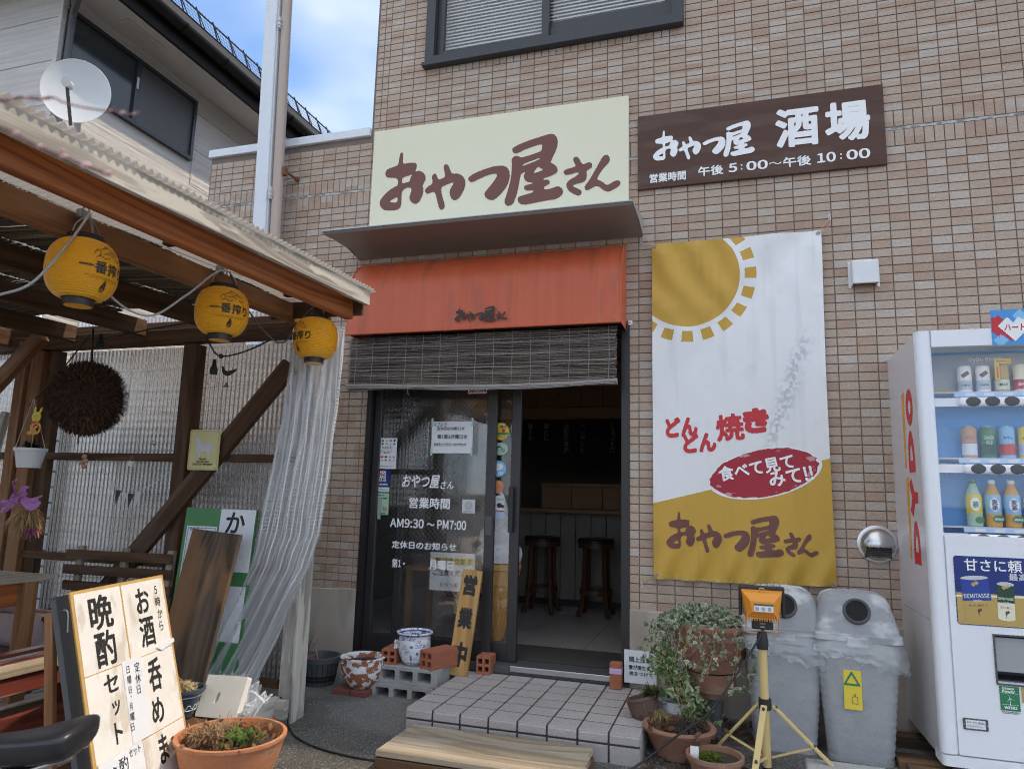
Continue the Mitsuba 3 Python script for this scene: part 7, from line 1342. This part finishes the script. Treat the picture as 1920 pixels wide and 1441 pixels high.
# door as a frame round the display window
DZ0, DZ1 = 0.128, 1.948
wx0, wx1, wz0_, wz1_ = 1.408, 2.30, 1.03, 1.872
part(vm, 'door', cat(rr_prism(MX0-0.002, wx0, MYF, MYD, DZ0, DZ1, 0.024), box(wx0, wx1, MYF, MYD, wz1_, DZ1), box(wx1, MX1, MYF, MYD, DZ0, DZ1), box(wx0, wx1, MYF, MYD, 1.0, wz0_), box(wx0, wx1, MYF+0.0015, MYD, DZ0, 0.43), box(wx0, 1.567, MYF+0.0015, MYD, 0.43, 0.62), box(1.86, wx1, MYF+0.0015, MYD, 0.43, 0.62), box(wx0, wx1, MYF+0.0015, MYD, 0.62, 1.0)), 'm_vendor_white', smooth=25)
part(vm, 'door_seal', cat(box(MX0+0.004, MX0+0.026, MYD, MYD+0.011, DZ0, DZ1-0.004), box(MX1-0.026, MX1-0.004, MYD, MYD+0.011, DZ0, DZ1-0.004), box(MX0+0.026, MX1-0.026, MYD, MYD+0.011, DZ1-0.03, DZ1-0.004)), 'm_black')
part(vm, 'kick_base', cat(rr_prism(MX0, MX1, MYF+0.004, MYD+0.08, 0.078, 0.122, 0.02)), 'm_vendor_white', smooth=25)
part(vm, 'feet', cat(*[cyl((x, y, 0.045), (x, y, 0.10), 0.025, 12) for x in (1.42, 2.38) for y in (-0.53, -0.07)]), 'm_dark_grey')
part(vm, 'side_panel_line', box(MX0-0.0012, MX0-0.0002, -0.56, -0.05, 0.655, 0.659), 'm_grey')
inn = part(vm, 'display_back', box(wx0-0.02, wx1+0.02, -0.46, -0.45, 1.0, 1.90), 'm_panel_blue')
part(vm, 'display_lining', cat(box(wx0-0.03, wx0-0.003, MYD+0.012, -0.46, 1.0, 1.90), box(wx1+0.003, wx1+0.03, MYD+0.012, -0.46, 1.0, 1.9), box(wx0-0.003, wx1+0.003, MYD+0.012, -0.46, 1.875, 1.9), box(wx0-0.003, wx1+0.003, MYD+0.012, -0.46, 1.0, 1.025)), 'm_light_grey')
part(vm, 'display_glass', grid(lambda u, v: np.stack([wx0+u*(wx1-wx0), MYD-0.01+0*u, wz0_+v*(wz1_-wz0_)], -1), 1, 1), 'm_pane')
hb = part(vm, 'header_panel', on_plane(slab(rrect(wx0+0.01, 1.655, wx1-0.01, 1.862, 0.03), 0.006), (0, -0.462, 0), (1, 0, 0), (0, 0, 1)), 'm_grey'); part(hb, 'header_swirl', on_plane(slab(sg.LineString(curve(np.array([(1.45, 1.70), (1.50, 1.69), (1.62, 1.685), (1.8, 1.69)]), 6)).buffer(0.008), 0.001, 0.0065), (0, -0.462, 0), (1, 0, 0), (0, 0, 1)), 'm_gold')
write(vm, fit(text('DyDo Blend', 0.05, 0.02), 1.597, 1.822, 1.725, 1.846), (0, -0.4695, 0), 'm_white_letter')
def shelf(z):
    k = part(vm, 'shelf', box(wx0, wx1, -0.56, -0.47, z-0.006, z), 'm_light_grey'); part(k, 'price_strip', box(1.50, wx1, -0.568, -0.5605, z-0.024, z-0.004), 'm_blue_white')
    b = part(vm, 'button_bar', rbox(1.508, wx1-0.02, -0.606, -0.572, z-0.072, z-0.030, 0.014), 'm_vendor_white', smooth=40); part(vm, 'rail_panel', box(wx0+0.001, 1.515, -0.574, -0.565, z-0.068, z-0.030), 'm_vendor_white')
    for x in np.arange(1.563, wx1-0.06, 0.0745): w = part(b, 'button', on_plane(lathe([(0, 0.003), (0.022, 0.003), (0.028, 0.0015), (0.0295, 0.0), (0.0295, -0.004)], 24), (x, -0.6062, z-0.051), (1, 0, 0), (0, 0, 0.72)), 'm_dark_grey', smooth=40)
    for x in np.arange(1.563, wx1-0.06, 0.0745): part(k, 'price_tag', box(x-0.02, x+0.02, -0.5688, -0.5682, z-0.021, z-0.007), 'm_notice')
for z in (1.672, 1.372, 1.068): shelf(z)
CY_ = -0.505
def can(x, z, h, r, lab, cols, words=None, bottle=False):
    t = thing('drink_bottle' if bottle else 'drink_can', lab, 'bottle' if bottle else 'can', 'bottles in the vending machine' if bottle else 'cans in the vending machine')
    if bottle:
        part(t, 'body', lathe([(0, 0), (r*0.86, 0), (r, 0.006), (r, h*0.22), (r*0.97, h*0.24), (r, h*0.26), (r, h*0.60), (r*0.93, h*0.68), (r*0.6, h*0.83), (r*0.42, h*0.89), (r*0.42, h*0.93), (0, h*0.93)], 28, (x, CY_, z)), cols[0], smooth=35)
        part(t, 'cap', lathe([(0, h), (r*0.43, h), (r*0.45, h*0.985), (r*0.45, h*0.92), (0, h*0.92)], 20, (x, CY_, z)), cols[2], smooth=35)
        part(t, 'label', lathe([(r*1.012, h*0.28), (r*1.012, h*0.61), (r*0.95, h*0.68)], 28, (x, CY_, z)), cols[1], smooth=True)
    else:
        part(t, 'body', lathe([(0, 0), (r*0.9, 0), (r, h*0.03), (r, h*0.92), (r*0.9, h*0.97)], 28, (x, CY_, z)), cols[0], smooth=35); part(t, 'lid', lathe([(r*0.9, h*0.97), (r*0.93, h*0.985), (r*0.9, h), (r*0.84, h*0.985), (0, h*0.985)], 28, (x, CY_, z)), 'm_steel', smooth=35)
        part(t, 'label', lathe([(r*1.012, h*0.10), (r*1.012, h*0.45)], 28, (x, CY_, z)), cols[1], smooth=True)
    for (s, fx, fz, w, hh, m) in (words or ()):
        g = fit(text(s, 0.05, 0.02), -w/2, 0, w/2, hh); k = slab(g, 0.0005).subdivide_to_size(0.008, max_iter=6); v = k.vertices; rr = r*1.03+v[:, 2]; a = -np.pi/2-0.12+(v[:, 0]+fx)/r; part(t, 'lettering', trimesh.Trimesh(np.stack([x+rr*np.cos(a), CY_+rr*np.sin(a), z+fz*h+v[:, 1]], 1), k.faces, process=False), m)
    return t
xs = [1.563+0.0745*i for i in range(10)]
top_ = [('m_white', 'm_light_grey', 'white coffee can with a red stripe, first in the top row', 'Original', 'm_black_letter'), ('m_white', 'm_light_grey', 'white coffee can with a red stripe, second in the top row', 'Original', 'm_black_letter'), ('m_gold', 'm_cream', 'gold coffee can with cream label, third in the top row', '香ば', 'm_black_letter'), ('m_cream', 'm_red', 'cream coffee can with red label, fourth in the top row', '香ば', 'm_white_letter')]
for i, (a, b, l, s, m) in enumerate(top_):
    c = can(xs[i], 1.672, 0.128, 0.0285, l, (a, b), ((s, 0, 0.22, 0.036, 0.013, m),))
    if i < 2: k = slab(sa.rotate(rect(-0.017, -0.009, 0.017, 0.009), 35), 0.0005).subdivide_to_size(0.008); v = k.vertices; a_ = -np.pi/2-0.12+v[:, 0]/0.0285; part(c, 'badge', trimesh.Trimesh(np.stack([xs[i]+0.0296*np.cos(a_), CY_+0.0296*np.sin(a_), 1.672+0.085+v[:, 1]], 1), k.faces, process=False), 'm_brush_brown')
yl = thing('price_flag', 'yellow price flag stuck beside the third can of the top row', 'notice'); part(yl, 'flag', cat(box(1.676, 1.742, -0.5425, -0.5415, 1.802, 1.824), box(1.676, 1.694, -0.5425, -0.5415, 1.728, 1.8015)), 'm_yellow'); write(yl, fit(text('お知らせしました', 0.02, 0.03), 1.684, 1.808, 1.735, 1.818), (0, -0.5428, 0), 'm_vermilion'); write(yl, rect(1.681, 1.735, 1.689, 1.79), (0, -0.5428, 0), 'm_vermilion', name='stripe')
mid_ = [('m_tan', 'm_notice', 'pink peach nectar can, first in the middle row', 'ネクター', 'm_red'), ('m_green', 'm_dark_green', 'green ginger ale can, second in the middle row', 'GINGER', 'm_cream'), ('m_skyblue', 'm_red', 'blue and red chilled drink can, third in the middle row', '冷やし', 'm_deep_blue'), ('m_yellow', 'm_blue_white', 'yellow green drink can, fourth in the middle row', 'ml', 'm_green')]
for i, (a, b, l, s, m) in enumerate(mid_):
    c = can(xs[i], 1.372, 0.146, 0.030, l, (a, b), ((s.replace('ネクター', 'メロン') if s == 'ネクター' else s, 0, 0.58, 0.038, 0.016, m),)+((('ALE', 0, 0.44, 0.024, 0.014, 'm_cream'),) if s == 'GINGER' else ()))
bot_ = [('m_pale_green', 'm_yellow', 'm_board_green', 'green tea bottle with yellow label, first in the lower row', '茶', 'm_green'), ('m_cone', 'm_skyblue', 'm_white', 'barley tea bottle with blue label, second in the lower row', '麦茶', 'm_deep_blue'), ('m_cone', 'm_skyblue', 'm_white', 'barley tea bottle with blue label, third in the lower row', '麦茶', 'm_deep_blue'), ('m_cone', 'm_skyblue', 'm_white', 'barley tea bottle with blue label, fourth in the lower row', '麦茶', 'm_deep_blue')]
for i, (a, b, c, l, s, m) in enumerate(bot_):
    k = can(xs[i], 1.068, 0.208, 0.031, l, (a, b, c), None, True)
    g = on_plane(slab(ell(0, 0, 0.019, 0.030), 0.0008), (xs[i]-0.003, CY_-0.0325, 1.068+0.098), (1, 0, 0), (0, 0, 1)); part(k, 'oval_label', g, 'm_white')
    write(k, fit(text(s, 0.03, 0.03, vertical=len(s) > 1), xs[i]-0.015, 1.143, xs[i]+0.009, 1.19) if len(s) > 1 else fit(text(s, 0.03, 0.03), xs[i]-0.017, 1.152, xs[i]+0.011, 1.18), (0, CY_-0.0336, 0), m)
    if i: write(k, ell(xs[i]+0.008, 1.105, 0.022, 0.015), (0, CY_-0.0330, 0), 'm_green', name='volume_badge'); write(k, fit(text('600ml', 0.02, 0.03), xs[i]-0.008, 1.099, xs[i]+0.025, 1.109), (0, CY_-0.0340, 0), 'm_white_letter')
    else: write(k, ell(xs[i]+0.010, 1.098, 0.018, 0.014), (0, CY_-0.0330, 0), 'm_board_green', name='volume_badge')
# side lettering, reading from the ground up
def side(g, m, name='lettering'):   # geometry in (along y towards the front, z)
    k = slab(g, 0.0008); v = k.vertices; return part(vm, name, trimesh.Trimesh(np.stack([MX0-0.0006-v[:, 2], -v[:, 0], v[:, 1]], 1), k.faces[:, ::-1], process=False), m)
y0_, y1_ = 0.335, 0.478
oO = ell(0.424, 1.62, 0.066, 0.088).difference(ell(0.424, 1.62, 0.028, 0.034)); side(oO, 'm_red', 'letter')
dD = sg.Polygon([(0.352, 1.31), (0.474, 1.31), (0.474, 1.36)]+[(0.413+0.061*math.cos(t), 1.36+0.15*math.sin(t)) for t in np.linspace(0.05, math.pi-0.05, 14)]+[(0.352, 1.36)]); hole = sg.Polygon([(0.386, 1.366), (0.440, 1.366)]+[(0.413+0.027*math.cos(t), 1.372+0.070*math.sin(t)) for t in np.linspace(0.1, math.pi-0.1, 10)]); side(dD.difference(hole), 'm_red', 'letter')
yY = so.unary_union([sg.LineString([(0.355, 1.115), (0.41, 1.19), (0.355, 1.27)]).buffer(0.026, cap_style=2, join_style=2), sg.LineString([(0.41, 1.19), (0.485, 1.19)]).buffer(0.026, cap_style=2)]); side(yY, 'm_red', 'letter')
side(sa.translate(dD.difference(hole), 0, -0.427), 'm_red', 'letter')
side(sg.Polygon([(0.275, 1.335), (0.300, 1.335), (0.330, 1.712), (0.275, 1.70)]), 'm_amber', 'letter_shadow'); side(sg.Polygon([(0.275, 0.90), (0.300, 0.90), (0.325, 1.29), (0.275, 1.28)]), 'm_amber', 'letter_shadow')
# label standing on top, poster, slot and stickers on the front
FY = MYF-0.0004
def vf(g, m, name, z=0.0, d=0.0008, root=None): return part(root or vm, name, on_plane(slab(g, d, z), (0, FY, 0), (1, 0, 0), (0, 0, 1)), m)
tcd = thing('top_card', 'blue and red card with a white heart on top of the vending machine', 'card'); vf(rect(1.647, 1.868, 2.0, 2.03), 'm_panel_blue', 'card', 0.002, 0.002, tcd)
def tri_(x, z, s): return sg.Polygon([(x-s, z), (x, z+s), (x+s, z), (x, z-s)])
for (x, z, s, m) in ((1.655, 1.975, 0.025, 'm_red'), (1.675, 1.955, 0.05, 'm_red'), (1.72, 1.93, 0.045, 'm_red'), (1.76, 2.0, 0.03, 'm_skyblue'), (1.80, 1.98, 0.04, 'm_blue_white'), (1.68, 1.89, 0.03, 'm_skyblue'), (1.83, 1.90, 0.04, 'm_skyblue')): vf(tri_(x, z, s).intersection(rect(1.648, 1.869, 1.999, 2.029)), m, 'pattern', 0.0042, 0.0004, tcd)
vf(sg.Polygon([(1.672, 1.955), (1.71, 1.995), (1.732, 1.968), (1.752, 1.995), (1.80, 1.955), (1.735, 1.884)]), 'm_white', 'heart', 0.0050, 0.0006, tcd); vf(fit(text('ハート', 0.05, 0.03, 8), 1.695, 1.932, 1.775, 1.963), 'm_red', 'lettering', 0.0058, 0.0006, tcd)
po = thing('coffee_poster', 'blue and gold coffee poster on the front of the vending machine', 'poster'); vf(rrect(1.433, 0.657, 2.25, 0.944, 0.012), 'm_deep_blue', 'sheet', 0.0, 0.0006, po); vf(rect(1.436, 0.66, 2.247, 0.79), 'm_gold', 'gold_half', 0.0008, 0.0003, po); vf(sg.LineString([(1.436, 0.775), (1.62, 0.782), (1.9, 0.79), (2.247, 0.79)]).buffer(0.004), 'm_cream', 'line', 0.0012, 0.0003, po)
vf(fit(text('甘さに頼ら', 0.06, 0.012), 1.473, 0.882, 1.735, 0.934), 'm_white_letter', 'lettering', 0.0018, 0.0004, po); vf(fit(text('最高', 0.04), 1.636, 0.850, 1.705, 0.880), 'm_white_letter', 'lettering', 0.0018, 0.0004, po)
for (x0, x1, z0, z1, m, m2, sh) in ((1.452, 1.572, 0.667, 0.862, 'm_can_blue', 'm_gold', 4), (1.583, 1.654, 0.682, 0.842, 'm_dark_green', 'm_cream', -2)):
    w, cx_, cz_ = x1-x0, (x0+x1)/2, (z0+z1)/2; rot = lambda g: sa.rotate(g, sh, origin=(cx_, cz_))
    vf(rot(rect(x0+w*0.06, z0+0.008, x1-w*0.06, z1-0.006).union(ell(cx_, z1-0.008, w*0.40, 0.008)).union(ell(cx_, z0+0.010, w*0.42, 0.009))), m2, 'printed_can', 0.0018, 0.0003, po); vf(rot(rect(x0+w*0.06, (z0+z1)/2-0.005, x1-w*0.06, z1-0.012)), m, 'printed_can_top', 0.0023, 0.0003, po); vf(rot(ell(cx_, z1-0.008, w*0.42, 0.009)), 'm_light_grey', 'printed_can_lid', 0.0028, 0.0003, po)
    vf(rot(fit(text('DEMITASSE', 0.02, 0.015), x0+w*0.10, cz_+0.006, x1-w*0.10, cz_+0.006+w*0.15)), 'm_cream', 'lettering', 0.0028, 0.0003, po); vf(rot(fit(text('(微糖)', 0.02), cx_-w*0.14, cz_-0.012, cx_+w*0.14, cz_-0.001)), 'm_cream', 'lettering', 0.0028, 0.0003, po); vf(rot(fit(text('甘さに頼らない'.replace('ない', 'て'), 0.02), cx_-w*0.30, cz_-0.030, cx_+w*0.30, cz_-0.020)), 'm_brush_brown', 'lettering', 0.0024, 0.0003, po)
    vf(rot(so.unary_union([tri_(cx_-0.006, cz_+0.05+w*0.1, 0.010), tri_(cx_+0.006, cz_+0.056+w*0.1, 0.010)])), 'm_gold', 'emblem', 0.0028, 0.0003, po); vf(rot(so.unary_union([ell(cx_, cz_-0.048, 0.004, 0.009), ell(cx_+0.007, cz_-0.043, 0.005, 0.006), rect(cx_-0.001, cz_-0.068, cx_+0.001, cz_-0.05)])), 'm_brush_brown', 'emblem', 0.0024, 0.0003, po)
sl2 = part(vm, 'delivery_slot', cat(box(1.567, 1.86, MYD-0.004, -0.46, 0.43, 0.435), box(1.567, 1.86, -0.465, -0.46, 0.435, 0.62)), 'm_dark_grey'); part(sl2, 'flap', box(1.572, 1.856, MYF+0.014, MYF+0.019, 0.475, 0.612), 'm_grey'); part(sl2, 'surround', cat(box(1.560, 1.5668, MYF-0.004, MYF+0.03, 0.424, 0.627), box(1.5668, 1.87, MYF-0.004, MYF+0.03, 0.6205, 0.627), box(1.5668, 1.87, MYF-0.006, MYF+0.03, 0.424, 0.4297)), 'm_dark_grey')
gpw = thing('green_power_sticker', 'green wind power sticker under the delivery slot of the vending machine', 'sticker'); vf(rect(1.569, 0.324, 1.640, 0.42), 'm_green', 'sheet', 0, 0.0005, gpw); vf(rect(1.574, 0.3475, 1.635, 0.3485).union(rect(1.574, 0.3925, 1.635, 0.3935)), 'm_white_letter', 'rule', 0.0008, 0.0004, gpw)
for s, b in (('Green', (1.578, 0.407, 1.622, 0.417)), ('Power', (1.578, 0.395, 1.625, 0.405)), ('WIND', (1.582, 0.331, 1.628, 0.342))): vf(fit(text(s, 0.02, 0.03), *b), 'm_white_letter', 'lettering', 0.0008, 0.0004, gpw)
vf(so.unary_union([sg.Polygon([(1.6035, 0.345), (1.6065, 0.345), (1.6055, 0.372), (1.6045, 0.372)])]+[sa.rotate(sg.Polygon([(1.604, 0.372), (1.606, 0.372), (1.605, 0.391)]), k*120+15, origin=(1.605, 0.372)) for k in range(3)]), 'm_white_letter', 'turbine_mark', 0.0008, 0.0004, gpw); vf(rect(1.573, 0.318, 1.637, 0.320).union(rect(1.573, 0.313, 1.63, 0.315)), 'm_dark_grey', 'small_print', 0, 0.0005, gpw)
vf(rect(1.648, 0.36, 1.72, 0.42), 'm_gold', 'second_sticker', 0, 0.0005)
npt = thing('owner_plate', 'small black framed nameplate low on the vending machine front', 'nameplate'); vf(rrect(1.427, 0.233, 1.519, 0.279, 0.003), 'm_dark_grey', 'frame', 0, 0.0015, npt); vf(rect(1.437, 0.239, 1.509, 0.273), 'm_notice', 'card', 0.0016, 0.0004, npt); vf(fit(text('ダイドードリンコ株式会社', 0.02, 0.01), 1.440, 0.258, 1.506, 0.268), 'm_black_letter', 'lettering', 0.0022, 0.0003, npt); vf(fit(text('営業時間お知らせ', 0.02), 1.442, 0.244, 1.498, 0.253), 'm_grey', 'lettering', 0.0022, 0.0003, npt)
for x in (1.432, 1.514): part(npt, 'screw', cyl((x, FY-0.002, 0.256), (x, FY-0.0035, 0.256), 0.002, 8), 'm_steel')
# timbers that level the machine
tm = thing('timber_base', 'dark weathered timbers laid under the vending machine', 'timber')
plank(tm, 'timber', (1.22, -0.60, 0.02), (2.5, -0.60, 0.02), 0.12, 0.05, 5); plank(tm, 'timber', (1.20, -0.45, 0.018), (2.5, -0.45, 0.018), 0.12, 0.05, 5); plank(tm, 'timber', (1.22, -0.12, 0.02), (2.5, -0.12, 0.02), 0.12, 0.05, 5); plank(tm, 'timber', (1.24, -0.80, -0.02), (2.5, -0.72, -0.02), 0.14, 0.05, 2)
